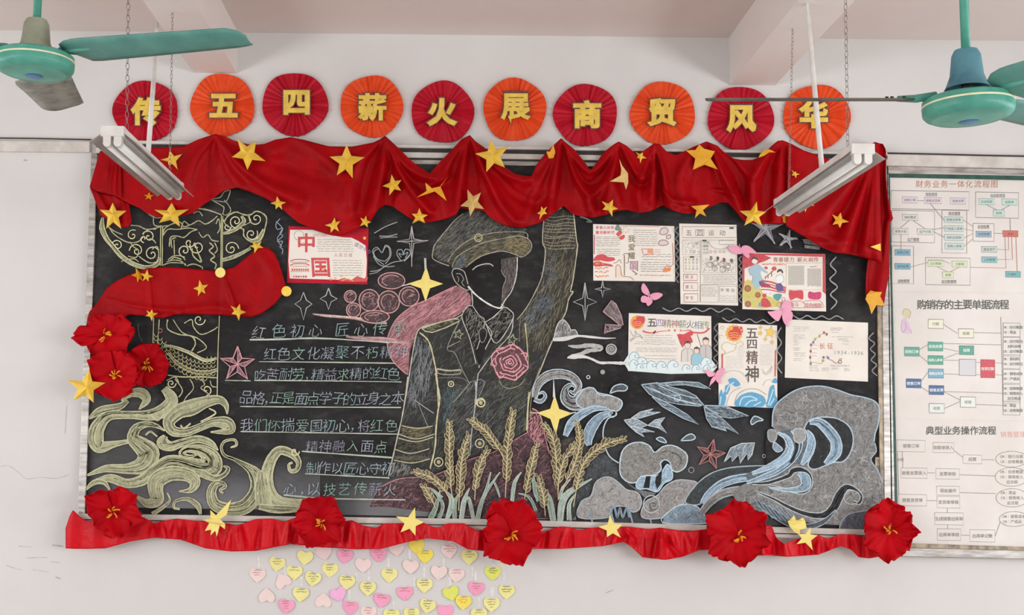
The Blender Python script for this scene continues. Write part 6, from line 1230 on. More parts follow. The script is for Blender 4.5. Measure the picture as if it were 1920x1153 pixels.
mb.line(Q4([(655, 670), (690, 720), (730, 690), (765, 640), (750, 700), (700, 735), (660, 710)]), 1, (170, 170, 170)); mb.line(Q4([(240, 720), (300, 690), (400, 700), (470, 760), (500, 830)]), .9, (170, 170, 170)); mb.line(Q4([(660, 860), (700, 800), (760, 790)]), .9, (170, 170, 170))
for p in ([(170, 1084), (170, 960), (200, 900), (210, 960), (230, 920), (250, 1000), (220, 1086)], [(240, 860), (290, 840), (270, 790), (330, 770), (380, 800), (410, 850), (350, 870), (300, 830), (290, 900), (260, 960), (240, 940)], [(350, 1090), (390, 990), (450, 950), (540, 930), (640, 960), (690, 1010), (660, 1095)], [(700, 1098), (720, 1000), (740, 880), (790, 850), (800, 960), (823, 1000), (823, 1100)], [(760, 820), (800, 770), (820, 790), (820, 830)]): mb.poly(Q4(p), (66, 156, 200), 1, 2)
for p in ([(400, 1080), (430, 1000), (520, 980), (600, 1010)], [(460, 1085), (520, 1030), (600, 1020)], [(180, 1070), (190, 980)], [(720, 1080), (760, 960), (780, 900)], [(740, 1085), (790, 1000)], [(560, 1085), (640, 1040)], [(250, 930), (280, 860), (340, 820)]): mb.line(Q4(p), 2.2, (180, 222, 236))
mb.line(Q4([(250, 1080), (290, 960), (360, 900), (420, 880)]), 1, (160, 166, 170)); mb.line(Q4([(340, 1070), (380, 960), (480, 900), (600, 900), (700, 960)]), 1, (120, 150, 166))
mb.build('drawing', M['ink'], t)
# sheet 6: mind map
t, mb = poster([(1473.5, 598.5), (1627.5, 605), (1627.5, 715.5), (1471.5, 708)], 'cream sheet with a small mind map and the dates 1934-1936, last of the lower row')
mb.glyphs('长征', *Q4([(1330, 412)])[0], 11, (196, 90, 70), adv=15, off=.01); mb.glyphs('1934-1936', *Q4([(1475, 485)])[0], 10.5, (120, 136, 116), adv=10.5, rot=1)
p = Q4([(1200, 610), (1195, 540), (1200, 470), (1205, 400), (1230, 370), (1250, 335), (1300, 300), (1350, 262), (1380, 280)]); mb.line(p, .8, GY, 1, 3)
for (x, y), c in zip(p, [GY, (150, 90, 80), (150, 90, 80), (150, 90, 80), (120, 120, 170), (170, 170, 60), (170, 170, 60), (150, 100, 70), (160, 90, 80)]): mb.dot(x, y, 2.4, c, 1, 10, 3)
for y in (400, 440, 490, 520): mb.line(Q4([(1210, y), (1270, y+2)]), .7, (190, 110, 100), 1, 1)
for x0, y0, x1, y1, n in [(1000, 198, 1180, 240, 3), (1000, 290, 1140, 325, 3), (1000, 345, 1070, 360, 2), (1000, 378, 1080, 398, 2), (1000, 432, 1085, 460, 3), (1005, 490, 1150, 525, 3), (1000, 555, 1120, 575, 2), (1420, 208, 1560, 235, 3), (1430, 260, 1520, 262, 1), (1430, 308, 1680, 312, 1), (1500, 330, 1620, 345, 2), (1550, 360, 1640, 390, 2), (1180, 630, 1300, 690, 4), (1320, 660, 1410, 690, 3), (1420, 628, 1640, 640, 2), (1430, 660, 1520, 672, 2), (1565, 665, 1640, 690, 3)]: scr(mb, Q4, x0, y0, x1, y1, n, (150, 148, 144), .7, .8)
mb.line(Q4([(1200, 590), (1260, 600), (1320, 610), (1340, 560)]), .8, GY); mb.dot(*Q4([(1340, 575)])[0], 2.5, (170, 160, 50)); mb.dot(*Q4([(1345, 540)])[0], 2.4, (110, 80, 100)); mb.line(Q4([(1380, 520), (1400, 555), (1450, 580), (1480, 605), (1520, 590)]), 1.4, (180, 100, 90)); mb.dot(*Q4([(1395, 545)])[0], 2.6, (90, 110, 170)); mb.line(Q4([(1520, 560), (1555, 555)]), 1.8, (200, 140, 60), 1, 1); mb.ring(*Q4([(1530, 590)])[0], 3, 1.4, (110, 60, 60))
mb.build('drawing', M['ink'], t)
# ---------------------------------------------------------------- notice board with three charts
nb = thing('notice_board', 'wall board with dull aluminium frame and green seal at the right, holding charts', 'notice board', P(1800, 1045, 0))
slab([(1664, 330), (1992, 338), (1996, 1030), (1680, 1022)], .001, .022, 'board_panel', M['chart'], nb)
slab([(1665, 311), (1992, 319), (1992, 331), (1665.5, 325)], .001, .038, 'top_rail', M['alu'], nb, .003)
slab([(1665.5, 325), (1992, 331), (1992, 339), (1664, 332)], .001, .032, 'top_seal', M['green'], nb, .001)
slab([(1665.5, 326), (1668.5, 326), (1685, 1026), (1679, 1026)], .001, .035, 'side_seal', M['green'], nb, .001)
slab([(1664.6, 326), (1665.4, 326), (1679, 1030), (1674.5, 1030)], .001, .039, 'side_rail', M['alu'], nb)
slab([(1676, 1018), (1996, 1028), (1996, 1034), (1676, 1026)], .001, .036, 'bottom_seal', M['bronze'], nb, .001)
slab([(1675, 1026), (1996, 1034), (1996, 1050), (1675, 1043)], .001, .042, 'bottom_rail', M['alu'], nb, .003)
E1 = tile(1660, 320, 5.0115); E2 = tile(1660, 545, 4.7077); E3 = tile(1660, 785, 4.4346)
def chart(quad, label, d=.0225):
    t = thing('wall_chart', label, 'chart', P((quad[2][0]+quad[3][0])/2, quad[3][1], d), 'flow charts on the wall board')
    slab(quad, d, d+.0012, 'sheet', M['chart'], t); return t, MB(d+.0014)
BL = (92, 88, 86)
def node(mb, tf, x0, y0, x1, y1, txt, fill=None, edge=BL, tc=(70, 70, 70), size=5.2, lw=.8):
    (a, b), (c_, d_) = tf([(x0, y0), (x1, y1)]); sl = .018*(c_-a)
    q = [(a, b), (c_, b+sl), (c_, d_+sl), (a, d_)]
    if fill: mb.poly(q, fill)
    mb.line(q+[q[0]], lw, edge, 1, 1)
    if txt: n = len(txt); adv = min(size*1.05, (c_-a-1.5)/max(1, n)); mb.glyphs(txt, (a+c_)/2-adv*(n-1)/2, (b+d_+sl)/2, min(size, adv*1.0), tc, adv=adv, off=.012)
def head(mb, tf, x, y, txt, tc=(80, 80, 80), size=5.4, under=True):
    (a, b), = tf([(x, y)]); adv = size*1.02; n = len(txt); mb.glyphs(txt, a-adv*(n-1)/2, b, size, tc, adv=adv, off=.012)
    if under: mb.line([(a-adv*n/2, b+size*.62), (a+adv*n/2, b+size*.66)], .8, tc, 1, 1)
def con(mb, tf, pts, c=(122, 112, 108), w_=.9): mb.line(tf(pts), w_, c, 1, 1)
t, mb = chart([(1665, 333), (1917.5, 337), (1921, 548), (1670, 545)], 'top wall chart with a brown title and many small tinted boxes')
mb.glyphs('财务业务一体化流程图', *E1([(320, 125)])[0], 13.5, (176, 122, 96), adv=15.6, off=.012, shear=.04)
for r_ in [(55, 185, 787, 358), (848, 200, 1252, 440), (60, 372, 462, 670), (532, 370, 765, 772), (824, 495, 1022, 662), (62, 705, 265, 1060), (378, 815, 797, 1070)]: node(mb, E1, *r_, '', lw=1.1)
LAV = (216, 206, 214); MINT = (188, 214, 204); LB = (150, 190, 200); GRN = (208, 218, 186)
for a in [(160, 245, 302, 303, '销售订单', LAV), (366, 252, 530, 308, '销售发货单', LAV), (612, 255, 755, 312, '销售发票', LAV)]: node(mb, E1, *a[:5], a[5], (130, 104, 128), (110, 80, 110))
head(mb, E1, 432, 220, '销售管理', (96, 120, 110)); head(mb, E1, 1056, 232, '应收款管理', (96, 120, 110)); head(mb, E1, 648, 400, '库存管理'); head(mb, E1, 922, 525, '存货核算'); head(mb, E1, 262, 645, '生产管理'); head(mb, E1, 172, 1035, '采购管理'); head(mb, E1, 598, 1040, '应付款管理')
for a in [(880, 262, 1024, 318, '应收账款', MINT), (1094, 264, 1238, 322, '收款单', MINT), (1014, 368, 1120, 426, '核销', MINT)]: node(mb, E1, *a[:5], a[5], (90, 140, 130), (50, 120, 110))
for a in [(160, 410, 308, 465, '物料需求'), (72, 540, 216, 598, '采购计划'), (300, 545, 448, 600, '生产计划')]: node(mb, E1, *a[:5], (208, 212, 206), (120, 124, 120))
for a in [(552, 432, 730, 486, '销售出库单'), (555, 516, 734, 570, '产成品入库单'), (556, 598, 736, 655, '材料出库单'), (560, 680, 738, 735, '采购入库单')]: node(mb, E1, *a[:5], (192, 210, 206), (110, 130, 128), (60, 96, 96))
node(mb, E1, 852, 568, 998, 622, '存货核算', (140, 170, 186), (90, 110, 130), (40, 60, 90)); node(mb, E1, 1104, 562, 1248, 620, '总账', (196, 92, 78), (150, 60, 50), (120, 30, 40)); node(mb, E1, 904, 712, 1050, 765, '固定资产', (188, 204, 198)); node(mb, E1, 905, 808, 1050, 862, '工资管理', (128, 186, 190), (80, 120, 124), (40, 90, 100)); node(mb, E1, 1130, 945, 1272, 1000, 'UFO报表', (110, 168, 172), (70, 120, 124), (40, 90, 100), 4.4)
for y, tx in [(740, '采购订单'), (870, '采购发票')]: node(mb, E1, 90, y, 236, y+54, tx, (110, 164, 184), (70, 104, 124), (36, 70, 100))
node(mb, E1, 402, 845, 548, 898, '应付账款', GRN, (140, 150, 110), (80, 120, 50)); node(mb, E1, 628, 848, 772, 905, '付款单', GRN, (140, 150, 110), (80, 120, 50)); node(mb, E1, 538, 950, 642, 1008, '核销', GRN, (140, 150, 110), (80, 100, 60))
OC = (176, 140, 110); RC = (186, 116, 96)
for p in ([(302, 282), (366, 282)], [(425, 310), (530, 440), (560, 470)], [(950, 320), (1050, 370)], [(1175, 322), (1090, 370)], [(225, 468), (145, 535)], [(262, 468), (370, 542)], [(444, 555), (555, 535)], [(448, 570), (556, 625)], [(1172, 450), (1175, 562)], [(1022, 588), (1104, 590)]): con(mb, E1, p)
for p in ([(730, 460), (824, 525)], [(734, 545), (824, 565)], [(736, 635), (824, 590)], [(738, 715), (824, 640)], [(490, 903), (585, 950)], [(700, 905), (605, 952)], [(236, 905), (402, 862)], [(148, 600), (150, 740)]): con(mb, E1, p, OC)
for p in ([(1125, 620), (1135, 915), (797, 908)], [(1158, 620), (1160, 744), (1050, 740)], [(1188, 620), (1196, 835), (1050, 834)], [(1228, 620), (1240, 945)]): con(mb, E1, p, RC, 1)
con(mb, E1, [(400, 838), (530, 838), (605, 872)], (130, 130, 126), .8)
mb.build('printed_diagram', M['ink'], t)
t, mb = chart([(1671, 548), (1940, 551), (1943, 789), (1677, 785)], 'middle wall chart titled 购销存的主要单据流程, with green and blue boxes')
mb.glyphs('购销存的主要单据流程', *E2([(320, 122)])[0], 17.5, (52, 60, 56), adv=17.2, off=.022)
mb.poly(E2([(150, 200), (160, 170), (195, 160), (222, 190), (215, 240), (170, 235)]), (206, 196, 160), 1, 2); mb.line(E2([(150, 215), (165, 165), (200, 165), (225, 195), (205, 245)]), 1, (150, 140, 110)); mb.poly(E2([(150, 250), (180, 240), (200, 270), (215, 300), (230, 375), (150, 372), (138, 320)]), (210, 186, 206), 1, 2); mb.line(E2([(150, 260), (140, 320), (155, 370), (180, 330), (175, 270)]), 1.1, (176, 140, 176)); mb.line(E2([(185, 300), (200, 340), (230, 350), (228, 378)]), 1, (190, 150, 190))
GN = (74, 158, 136); WHT = (230, 238, 234)
for a in [(378, 252, 512, 332, '付款', (226, 226, 206), BL, (90, 90, 70)), (645, 336, 780, 416, '核销', (226, 226, 206), BL, (100, 100, 70)), (168, 497, 300, 576, '采购订单', GN, (60, 120, 104), WHT), (376, 452, 508, 530, '采购发票', GN, (60, 120, 104), WHT), (652, 485, 782, 564, '结算', GN, (60, 120, 104), WHT), (376, 572, 510, 650, '采购入库单', GN, (60, 120, 104), WHT), (652, 604, 798, 748, '', (206, 206, 210), BL, BL), (842, 608, 966, 768, '存货记账', (198, 56, 76), (150, 50, 60), WHT), (380, 690, 514, 770, '销售出库单', (108, 164, 190), (70, 110, 140), WHT), (184, 777, 316, 856, '销售订单', (44, 92, 150), (40, 60, 110), WHT), (386, 836, 517, 916, '销售发票', (40, 90, 148), (40, 60, 110), WHT), (662, 936, 797, 1028, '核销', (222, 228, 222), BL, (80, 100, 90)), (387, 995, 520, 1078, '收款', (218, 226, 220), BL, (80, 100, 90))]: node(mb, E2, *a[:4], a[4], a[5], a[6], a[7], 6.2, 1.1)
for p in ([(512, 296), (635, 376)], [(780, 370), (1020, 374)], [(300, 520), (374, 478)], [(300, 570), (376, 632)], [(508, 466), (1028, 478)], [(510, 508), (645, 536)], [(512, 602), (645, 550)], [(512, 612), (645, 616)], [(798, 632), (842, 634)], [(966, 636), (1035, 640)], [(514, 734), (652, 738)], [(798, 740), (842, 744)], [(970, 742), (1035, 745)], [(316, 800), (380, 715)], [(316, 850), (386, 896)], [(517, 890), (1035, 905)], [(517, 892), (662, 966)], [(522, 1040), (662, 976)], [(797, 1004), (1040, 1012)], [(1020, 232), (1040, 1050)]): con(mb, E2, p)
for y, rows in [(285, ['DR：应付账款', 'CR：现金']), (410, ['DR：应付暂估', '材料采购', 'CR：应付账款']), (565, ['DR：原材料', 'CR：应付暂估']), (695, ['DR：销售成本', 'CR：产成品']), (825, ['DR：应收账款', 'CR：销售收入', '应交税金']), (975, ['DR：现金', 'CR：应收账款'])]:
    node(mb, E2, 1040, y, 1190, y+len(rows)*46+28, '')
    for i, r_ in enumerate(rows): mb.glyphs(r_, *E2([(1048 if 'R' in r_ else 1095, y+38+i*44)])[0], 6, (96, 112, 106), adv=6.2, off=.01)
mb.build('printed_diagram', M['ink'], t)
t, mb = chart([(1678, 788.5), (1943, 791.5), (1947, 1026), (1684, 1020)], 'bottom wall chart titled 典型业务操作流程, with plain boxes and ovals')
mb.glyphs('典型业务操作流程', *E3([(370, 98)])[0], 15.5, (52, 62, 58), adv=16.6, off=.022); mb.glyphs('销售管理', *E3([(982, 130)])[0], 11, (206, 136, 124), adv=12, off=.0)
for a in [(96, 176, 332, 272, '销售订单'), (396, 197, 570, 280, '收款单录入'), (646, 300, 802, 372, '结算'), (130, 408, 348, 492, '销售发票录入'), (420, 414, 616, 500, '发票审核'), (426, 560, 618, 634, '现收操作'), (430, 644, 620, 740, '发货单审核'), (108, 628, 344, 722, '销售发货单'), (410, 780, 650, 880, '生成销售出库单'), (432, 914, 628, 1010, '出库单审核'), (702, 922, 912, 1022, '出库单记账')]: node(mb, E3, *a, None, (140, 132, 126), (110, 108, 100), 7.4, .9)
mb.glyphs('参照', *E3([(108, 342)])[0], 6.5, (90, 100, 90), adv=6.8)
for p in ([(100, 272), (112, 628)], [(140, 272), (146, 408)], [(570, 262), (646, 322)], [(802, 340), (905, 342)], [(348, 450), (412, 450)], [(616, 466), (912, 476)], [(618, 614), (920, 622)], [(344, 680), (430, 682)], [(516, 745), (516, 780)], [(518, 880), (518, 914)], [(628, 968), (702, 970)], [(912, 980), (955, 860)]): con(mb, E3, p, (136, 124, 118), 1.1)
for cx, cy, rx, ry, rows in [(1050, 336, 132, 66, ['DR：银行存款', 'CR：应收账款']), (1050, 484, 136, 78, ['DR：应收账款', 'CR：销售收入', '应交税']), (1055, 658, 134, 76, ['DR：现金', 'CR：销售收入', '应交税']), (1070, 834, 122, 62, ['DR：销售成本', 'CR：产成品'])]:
    x, y = E3([(cx, cy)])[0]; mb.ring(x, y, rx/4.4346, 1, (140, 128, 118), 1, ry/4.4346, 20)
    for i, r_ in enumerate(rows): mb.glyphs(r_, x-(19 if 'R' in r_ else 6), y+(i-(len(rows)-1)/2)*9.6, 6.6, (128, 124, 112), adv=7.2, off=.008)
mb.build('printed_diagram', M['ink'], t)

# ---------------------------------------------------------------- heart-shaped notes
def heart(cx, cy, k, wr, rot, label, i):
    t = thing('heart_note', label, 'sticky note', P(cx, cy+15, .002), 'heart-shaped notes on the wall'); r = random.Random(i*13+5)
    ca, sa = math.cos(math.radians(rot)), math.sin(math.radians(rot)); o = []
    for j in range(28):
        a = 2*math.pi*j/28; x = 15.4*math.copysign(abs(math.sin(a))**1.7, math.sin(a)); y = -(12.6*math.cos(a)-3.2*math.cos(2*a)-1.2*math.cos(3*a)-.9*math.cos(4*a)); o.append((x, (y+.8)*1.04))
    o = [(cx+x*ca-y*sa, cy+x*sa+y*ca) for x, y in o]; n = len(o); d = .0025+(i % 5)*.0009
    lift = [r.uniform(.001, .006)*abs(y-cy)/15*(1 if y > cy else .3) for x, y in o]
    v = [P(cx, cy, d)]+[P(x, y, d+lift[j]) for j, (x, y) in enumerate(o)]+[P(x, y, d+lift[j]-.0008) for j, (x, y) in enumerate(o)]
    f = [(0, 1+(j+1) % n, 1+j) for j in range(n)]+[(1+j, 1+(j+1) % n, 1+n+(j+1) % n, 1+n+j) for j in range(n)]+[tuple(1+n+j for j in range(n))]
    recalc(mesh('heart_paper', v, f, M['h'+k], t))
    if wr:
        mb = MB(d+.0035); c = {'r': (190, 110, 110), 'g': (120, 130, 80), 'b': (80, 84, 70), 'o': (214, 120, 40)}[wr]
        for q in range(r.choice([2, 3, 3, 4])):
            y0 = -7+q*4.6; w_ = [9, 10, 7, 4][q]; a = r.uniform(-w_, -w_*.6); b = r.uniform(w_*.5, w_)
            mb.scrawl(cx+a, cy+y0, cx+b, c, 2.2, .9)
        mb.build('handwriting', M['ink'], t)
    # strip of clear tape above the note
    if i % 3 == 0:
        x, y = cx+r.uniform(-3, 3), cy-22; slab([(x-2.5, y-9), (x+2.5, y-9), (x+2.8, y+9), (x-2.2, y+9)], .0006, .0012, 'tape_strip', M['tape'], t)
HH = [(483, 1076, 'k', 'r', 4, 'peach heart note with reddish writing, leftmost note of all, on the wall'), (520, 1055, 'y', 'g', 12, 'yellow heart note between the peach edge note and the ribbon, upper left'), (552, 1071, 'y', 'g', 4, 'yellow heart note with two lines of writing, above a blank tilted peach one'), (572, 1043, 'y', None, 8, 'blank yellow heart note tucked under the ribbon below the second flower'),
      (587, 1083, 'y', 'g', 10, 'yellow heart note beside the blank tilted peach note, at its right'), (619, 1066, 'y', 'g', 6, 'yellow heart note touching the left side of the pink upper notes'), (531, 1091, 'k', None, 150, 'blank peach heart note turned upside down, third row, left'), (500, 1119, 'k', None, 178, 'blank peach heart note upside down at the lower left edge'), (537, 1134, 'p', 'r', 10, 'pink heart note at the lower left, cut by the lower edge'), (564, 1112, 'y', 'g', 8, 'yellow heart note just above the pink lower left one'),
      (606, 1128, 'k', None, 185, 'blank peach heart note upside down, left of the violet-pink one'), (607, 1034, 'k', None, -10, 'peach heart note mostly hidden by the second flower'), (647, 1040, 'p', 'r', 8, 'pink heart note at the top, left of the other pink one'), (651, 1089, 'y', 'b', 8, 'yellow heart note with dark dense writing, above the violet-pink note'), (634, 1112, 'v', None, -20, 'violet-pink heart note with no writing, tilted'), (657, 1137, 'p', 'r', 6, 'pink heart note below the violet-pink one, at the lower edge'),
      (681, 1057, 'k', None, 6, 'pale peach heart note between the two pink top notes'), (710, 1038, 'p', 'r', -4, 'pink heart note at the top right of the pale peach one'), (690, 1101, 'y', 'b', 4, 'yellow heart note with thick dark scribble, centre of the group'), (716, 1123, 'p', 'r', 10, 'pink heart note between the thick scribble note and the bright pink one'), (691, 1147, 'k', 'r', 0, 'peach heart note with reddish writing at the lower edge, centre'), (730, 1076, 'y', 'g', 2, 'yellow heart note below the star of the ribbon'), (743, 1026, 'k', None, -8, 'peach heart note almost hidden under the ribbon, below the flat star'),
      (759, 1110, 'p', 'r', -4, 'bright pink heart note with little writing, centre right'), (770, 1060, 'k', None, 2, 'pale peach blank heart note with clear tape below, upper right'), (781, 1022, 'Y', None, 0, 'golden heart note under the ribbon, above another golden one'), (797, 1040, 'Y', 'g', 2, 'golden heart note with green writing, hanging below the ribbon dip'), (796, 1095, 'y', 'b', 4, 'yellow heart note with dark lines, right of the bright pink one'), (802, 1134, 'y', 'b', 14, 'yellow heart note with two dark lines, left of the pink lower edge note'), (823, 1071, 'k', None, 4, 'peach heart note next to the striped peach one, right part'),
      (842, 1031, 'k', 'r', -6, 'peach heart note with long red lines, under the ribbon at the right'), (856, 1076, 'k', 'r', 8, 'peach heart note striped with red writing, right part'), (880, 1042, 'y', 'g', 4, 'yellow heart note with green writing, left of the third flower'), (845, 1110, 'g', None, -18, 'blank lime heart note tilted to the left'), (869, 1127, 'Y', 'o', 6, 'bright yellow heart note with orange writing, overlapping the lime one'), (835, 1144, 'p', None, 0, 'blank pink heart note at the lower edge, right of the centre'),
      (893, 1101, 'p', 'r', 8, 'pink heart note furthest to the right'), (772, 1150, 'y', 'g', 0, 'yellow heart note cut by the lower edge, below the bright pink one'), (734, 1152, 'y', 'g', 2, 'yellow heart note cut by the lower edge, right of the peach one'), (898, 1151, 'y', 'g', 0, 'yellow heart note cut by the lower edge, furthest right'), (924, 1072, 'g', 'b', 2, 'lime heart note with dark lines under the third flower'), (950, 1107, 'y', 'b', 4, 'yellow heart note furthest to the right of the whole group'), (922, 1131, 'y', 'g', 4, 'yellow heart note at the lower right, below the lime one')]
for i, (x, y, k, wr, rot, lb) in enumerate(HH): heart(x, y, k, wr, rot, lb, i)
# transparent film loops that held fallen notes: faint tape strips
for (x, y), tl in zip([(485, 1050), (537, 1072), (668, 1082), (777, 1090), (832, 1055), (886, 1072), (945, 1082), (920, 1108), (738, 1134)], ['above the leftmost peach note', 'above the blank tilted peach note', 'between the pale peach and the yellow note at the centre', 'beside the pale peach blank note', 'between two peach notes at the right', 'left of the furthest pink note', 'above the furthest yellow note', 'above the lower right yellow note', 'above the cut yellow note at the lower edge']):
    tag(slab([(x-2, y-8), (x+2, y-8), (x+2.5, y+8), (x-1.5, y+8)], .0004, .0010, 'tape_strip', M['tape']), 'short clear tape strip '+tl, 'tape', 'clear tape strips')

# ---------------------------------------------------------------- tube lamps on chains
def chainmesh(p0, p1, parent, lw=.0058, ln=.026, r=.0011):
    p0, p1 = Vector(p0), Vector(p1); L = (p1-p0).length; n = int(L/(ln*.8)); u = (p1-p0)/L; V_ = []; F_ = []
    for k_ in range(n):
        c = p0+u*(L*(k_+.5)/n); s_ = Vector((1, 0, 0)) if k_ % 2 == 0 else Vector((0, 1, 0))
        if k_ % 2 == 0: s_ = Vector((.8, .6, 0))
        else: s_ = Vector((-.6, .8, 0))
        ring = [c+s_*(lw*math.cos(a))*1.0+u*(ln/2*math.sin(a)) for a in [2*math.pi*q/10 for q in range(10)]]
        b = len(V_); m_ = 10
        for q in range(m_):
            t = (ring[(q+1) % m_]-ring[q-1]).normalized(); a1 = s_.cross(u).normalized(); a2 = t.cross(a1)
            for e in range(4): V_.append(ring[q]+(a1*math.cos(e*math.pi/2)+a2*math.sin(e*math.pi/2))*r)
        for q in range(m_):
            for e in range(4): F_.append((b+q*4+e, b+q*4+(e+1) % 4, b+((q+1) % m_)*4+(e+1) % 4, b+((q+1) % m_)*4+e))
    o = recalc(mesh('chain', V_, F_, M['chain'], parent, smoothf=True)); return o
def lamp(X, Z, y0, y1, label, ctop0, ctop1, pipe, yawx=0):
    """body seen from below; y0 the end near the camera"""
    t = thing('tube_lamp', label, 'ceiling lamp', (X, (y0+y1)/2, Z), 'twin tube lamps hanging on chains')
    sh = lambda y: X+yawx*(y-y0)/(y1-y0)
    def ext(prof, ya, yb, name, mat, closed=True):
        v = [(sh(ya)+x, ya, Z+z) for x, z in prof]+[(sh(yb)+x, yb, Z+z) for x, z in prof]; n = len(prof)
        f = [(i, (i+1) % n, n+(i+1) % n, n+i) for i in range(n)]+[tuple(range(n))[::-1], tuple(range(n, 2*n))]
        return recalc(mesh(name, v, f, M[mat], t))
    ext([(-.037, .032), (.037, .032), (.037, .0), (-.037, .0)], y0+.03, y1-.03, 'lamp_body', 'lampwhite')
    for s_ in (-1, 1): ext([(s_*.037, .012), (s_*.037, .010), (s_*.075, -.018), (s_*.076, -.016)], y0+.01, y1+.02, 'reflector_wing', 'reflector')
    for ya, yb in ((y0, y0+.032), (y1-.032, y1)):
        ext([(-.0385, .033), (.0385, .033), (.0385, -.001), (-.0385, -.001)], ya, yb, 'end_cap', 'lampwhite')
    for s_ in (-1, 1):
        for ya in (y0+.004, y1-.030): ext([(s_*.018-.0125, 0), (s_*.018+.0125, 0), (s_*.018+.0125, -.028), (s_*.018+.006, -.036), (s_*.018-.006, -.036), (s_*.018-.0125, -.028)], ya, ya+.026, 'lamp_holder', 'lampwhite')
        tube('lamp_tube', [(sh(y0)+s_*.018, y0+.03, Z-.024), (sh(y1)+s_*.018, y1-.03, Z-.024)], .013, M['tubeglass'], t, 14)
    chainmesh((sh(y0)+ctop0[2], y0+.05, Z+.034), (ctop0[0], ctop0[1], ZC), t); chainmesh((sh(y1), y1-.09, Z+.034), (ctop1[0], ctop1[1], ZC), t, .0045, .020, .0009)
    if pipe: tube('cable_pipe', [Vector(p) for p in pipe], [.0055, .0065, .0095, .0095], M['lampwhite'], t, 10)
    return t
def at(px, py, dist):            # point on the ray through a frame pixel, dist metres in front of the camera along y
    return P(px, py, -(CAM.y+dist))
a = at(210, 252, 3.9)
pb = at(278, 276, 4.35)
lamp(a.x, a.z-.004, CAM.y+3.9, CAM.y+4.82, 'twin-tube lamp with grey reflector hanging at the left, before the red valance', (at(234, 0, 3.95).x, CAM.y+3.95, .035), (at(325, 85, 4.8).x+.0, CAM.y+4.75), [at(300, 12, 5.1), at(293, 60, 4.95), at(288, 150, 4.7), (pb.x, pb.y, a.z+.03)])
b = at(1619, 285, 3.9); pb = at(1541, 308, 4.3)
lamp(b.x, b.z-.004, CAM.y+3.9, CAM.y+4.86, 'twin-tube lamp with grey reflector hanging at the right, before the red swag', (at(1597, 0, 3.9).x, CAM.y+3.95, -.035), (at(1487, 70, 4.8).x, CAM.y+4.77), [at(1496, 1, 4.50), at(1514, 4, 4.49), at(1524, 130, 4.42), (pb.x, pb.y, b.z+.03)])

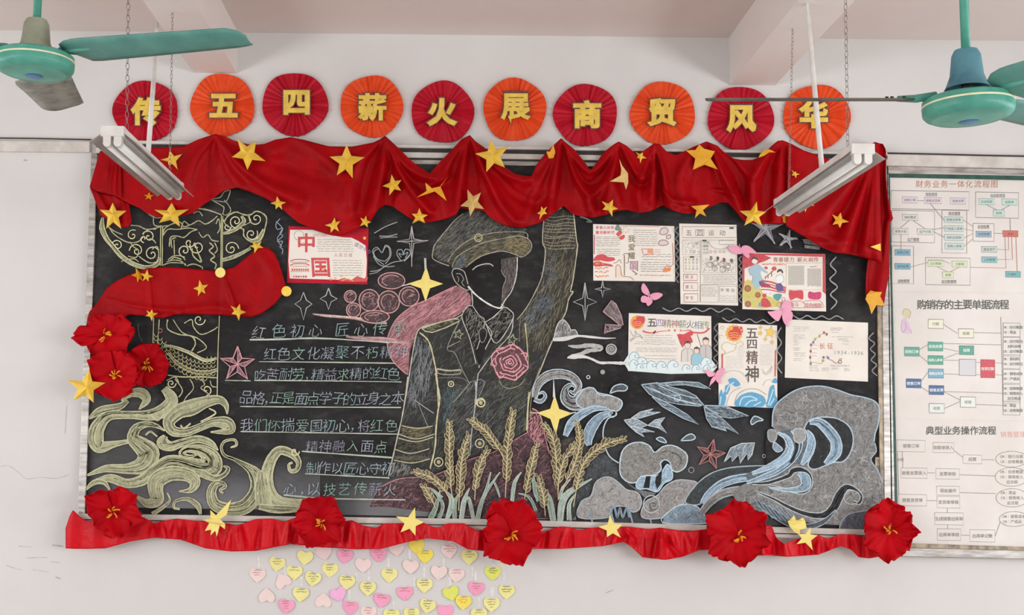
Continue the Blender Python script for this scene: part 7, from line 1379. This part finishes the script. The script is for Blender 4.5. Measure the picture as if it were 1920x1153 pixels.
# ---------------------------------------------------------------- ceiling fans
def fan(px, py, dist, R, label, canopy, angs, tilt, zup, bot):
    c = at(px, py, dist); t = thing('ceiling_fan', label, 'ceiling fan', c, 'teal ceiling fans')
    tube('down_rod', [(c.x, c.y, c.z+.12), (c.x, c.y, ZC-.03)], R*.105, M['teal'], t, 14)
    lathe('ceiling_cup', [(.02, -.09), (.055, -.05), (.06, 0)], (c.x, c.y, ZC), M[canopy], t, 24)
    lathe('rod_canopy', [(R*.12, .118+zup), (R*.26, .115+zup), (R*.32, .100+zup), (R*.37, .04+zup), (R*.45, .012+zup), (R*.50, zup), (R*.46, zup+.003), (R*.33, .035+zup), (R*.15, .08+zup)], (c.x, c.y, c.z+.045), M[canopy], t, 36)
    tube('rod_joint', [(c.x, c.y, c.z+.03), (c.x, c.y, c.z+.10)], R*.12, M['blackmetal'], t, 10)
    mot = lathe('motor_housing', [(R*.15, .036), (R*.6, .035), (R*.93, .031), (R*.99, .026), (R, .010), (R, .006), (R, -.008), (R*.985, -.016), (R*.93, -.024), (R*.80, -.032), (R*.76, -.031), (R*.55, -.037), (R*.3, -.040), (R*.02, -.041)], (0, 0, 0), M['teal'], t, 56)
    rim = lathe('cream_stripe', [(R*.995, .0125), (R*1.008, .012), (R*1.008, .007), (R*.995, .0065)], (0, 0, 0), M['cream'], t, 56)
    bg = lathe('badge', [(R*.22, -.0412), (R*.2, -.0426), (R*.02, -.0428)], (0, 0, 0), M['badge'], t, 28)
    rotm = Matrix.Translation(c) @ Matrix.Rotation(math.radians(tilt), 4, 'Y')
    for o in (mot, rim, bg):
        mt = Matrix.Translation(o.location); o.data.transform(rotm @ mt); o.location = (0, 0, 0)
        vs_ = np.array([v.co[:] for v in o.data.vertices]); m_ = Vector((vs_.min(0)+vs_.max(0))/2); o.data.transform(Matrix.Translation(-m_)); o.location = m_
    for (ang, mat, r1, dz, pit, wd, *rs) in angs:
        rs = rs[0] if rs else 0
        a = math.radians(ang); u = Vector((math.cos(a), math.sin(a), 0)); s_ = Vector((math.sin(a), -math.cos(a), 0))   # s_: right-hand side looking outwards
        q = math.radians(pit); w_ = s_*math.cos(q)+Vector((0, 0, 1))*math.sin(q); up = u.cross(w_).normalized()
        prof = [(.16, -.026, .030), (.185, -.034, .045), (.22, -.075, .052), (.25, -.078, .053), (r1*.6, -.070, .050), (r1*.93, -.060, .046), (r1*.97, -.056, .030), (r1, -.050, .0)]
        V_ = []; F_ = []; nn = 6
        for (rad, lo, hi) in prof:
            for k_ in range(nn):
                tt = k_/(nn-1); y = (lo+(hi-lo)*tt)*wd; camb = .006*(1-(2*tt-1)**2)
                V_.append(c+u*(rad+(rs if rad < .3 else 0))+w_*y+up*camb+Vector((0, 0, dz)))
        for i in range(len(prof)-1):
            for k_ in range(nn-1): F_.append((i*nn+k_, i*nn+k_+1, (i+1)*nn+k_+1, (i+1)*nn+k_))
        o = mesh('blade', V_, F_, M[mat], t, smoothf=True); m_ = o.modifiers.new('t', 'SOLIDIFY'); m_.thickness = .0035; m_.offset = 0
        v, f = tube_geo([c+u*(R*.72)+Vector((0, 0, .038)), c+u*.15+Vector((0, 0, dz)), c+u*.20+Vector((0, 0, dz))], [.012, .012, .009], 8)
        recalc(mesh('blade_arm', v, f, M['teal'], t, smoothf=True))
        for rad in (.19, .225):
            for sy in (-.5, .4): 
                p = c+u*rad+w_*(.05*sy)+Vector((0, 0, dz))-up*.001
                V2 = []; F2 = []; tube_geo([p-up*.006, p+up*.006], .005, 7, V2, F2); recalc(mesh('rivet', V2, F2, M['blackmetal'], o))
    return t
fan(1815, 203, 3.36, .125, 'teal ceiling fan with worn blue canopy hanging at the right, cut by the picture edge', 'bluemetal', [(178, 'bladebrown', .755, .028, 15.5, 1), (297, 'blade', .74, .036, 26, 1.3, -.065), (34, 'blade', .74, .040, 8, 1)], -1.6, .012, 0)
fan(65, 120, 3.77, .125, 'teal ceiling fan with dusty olive canopy hanging at the left, one blade over the wall', 'olive', [(-14, 'blade', .74, .042, 12, 1.08, -.055), (98, 'bladedust', .60, .020, 10, 1.45), (218, 'blade', .74, .030, 10, 1)], 0, -.012, 0)
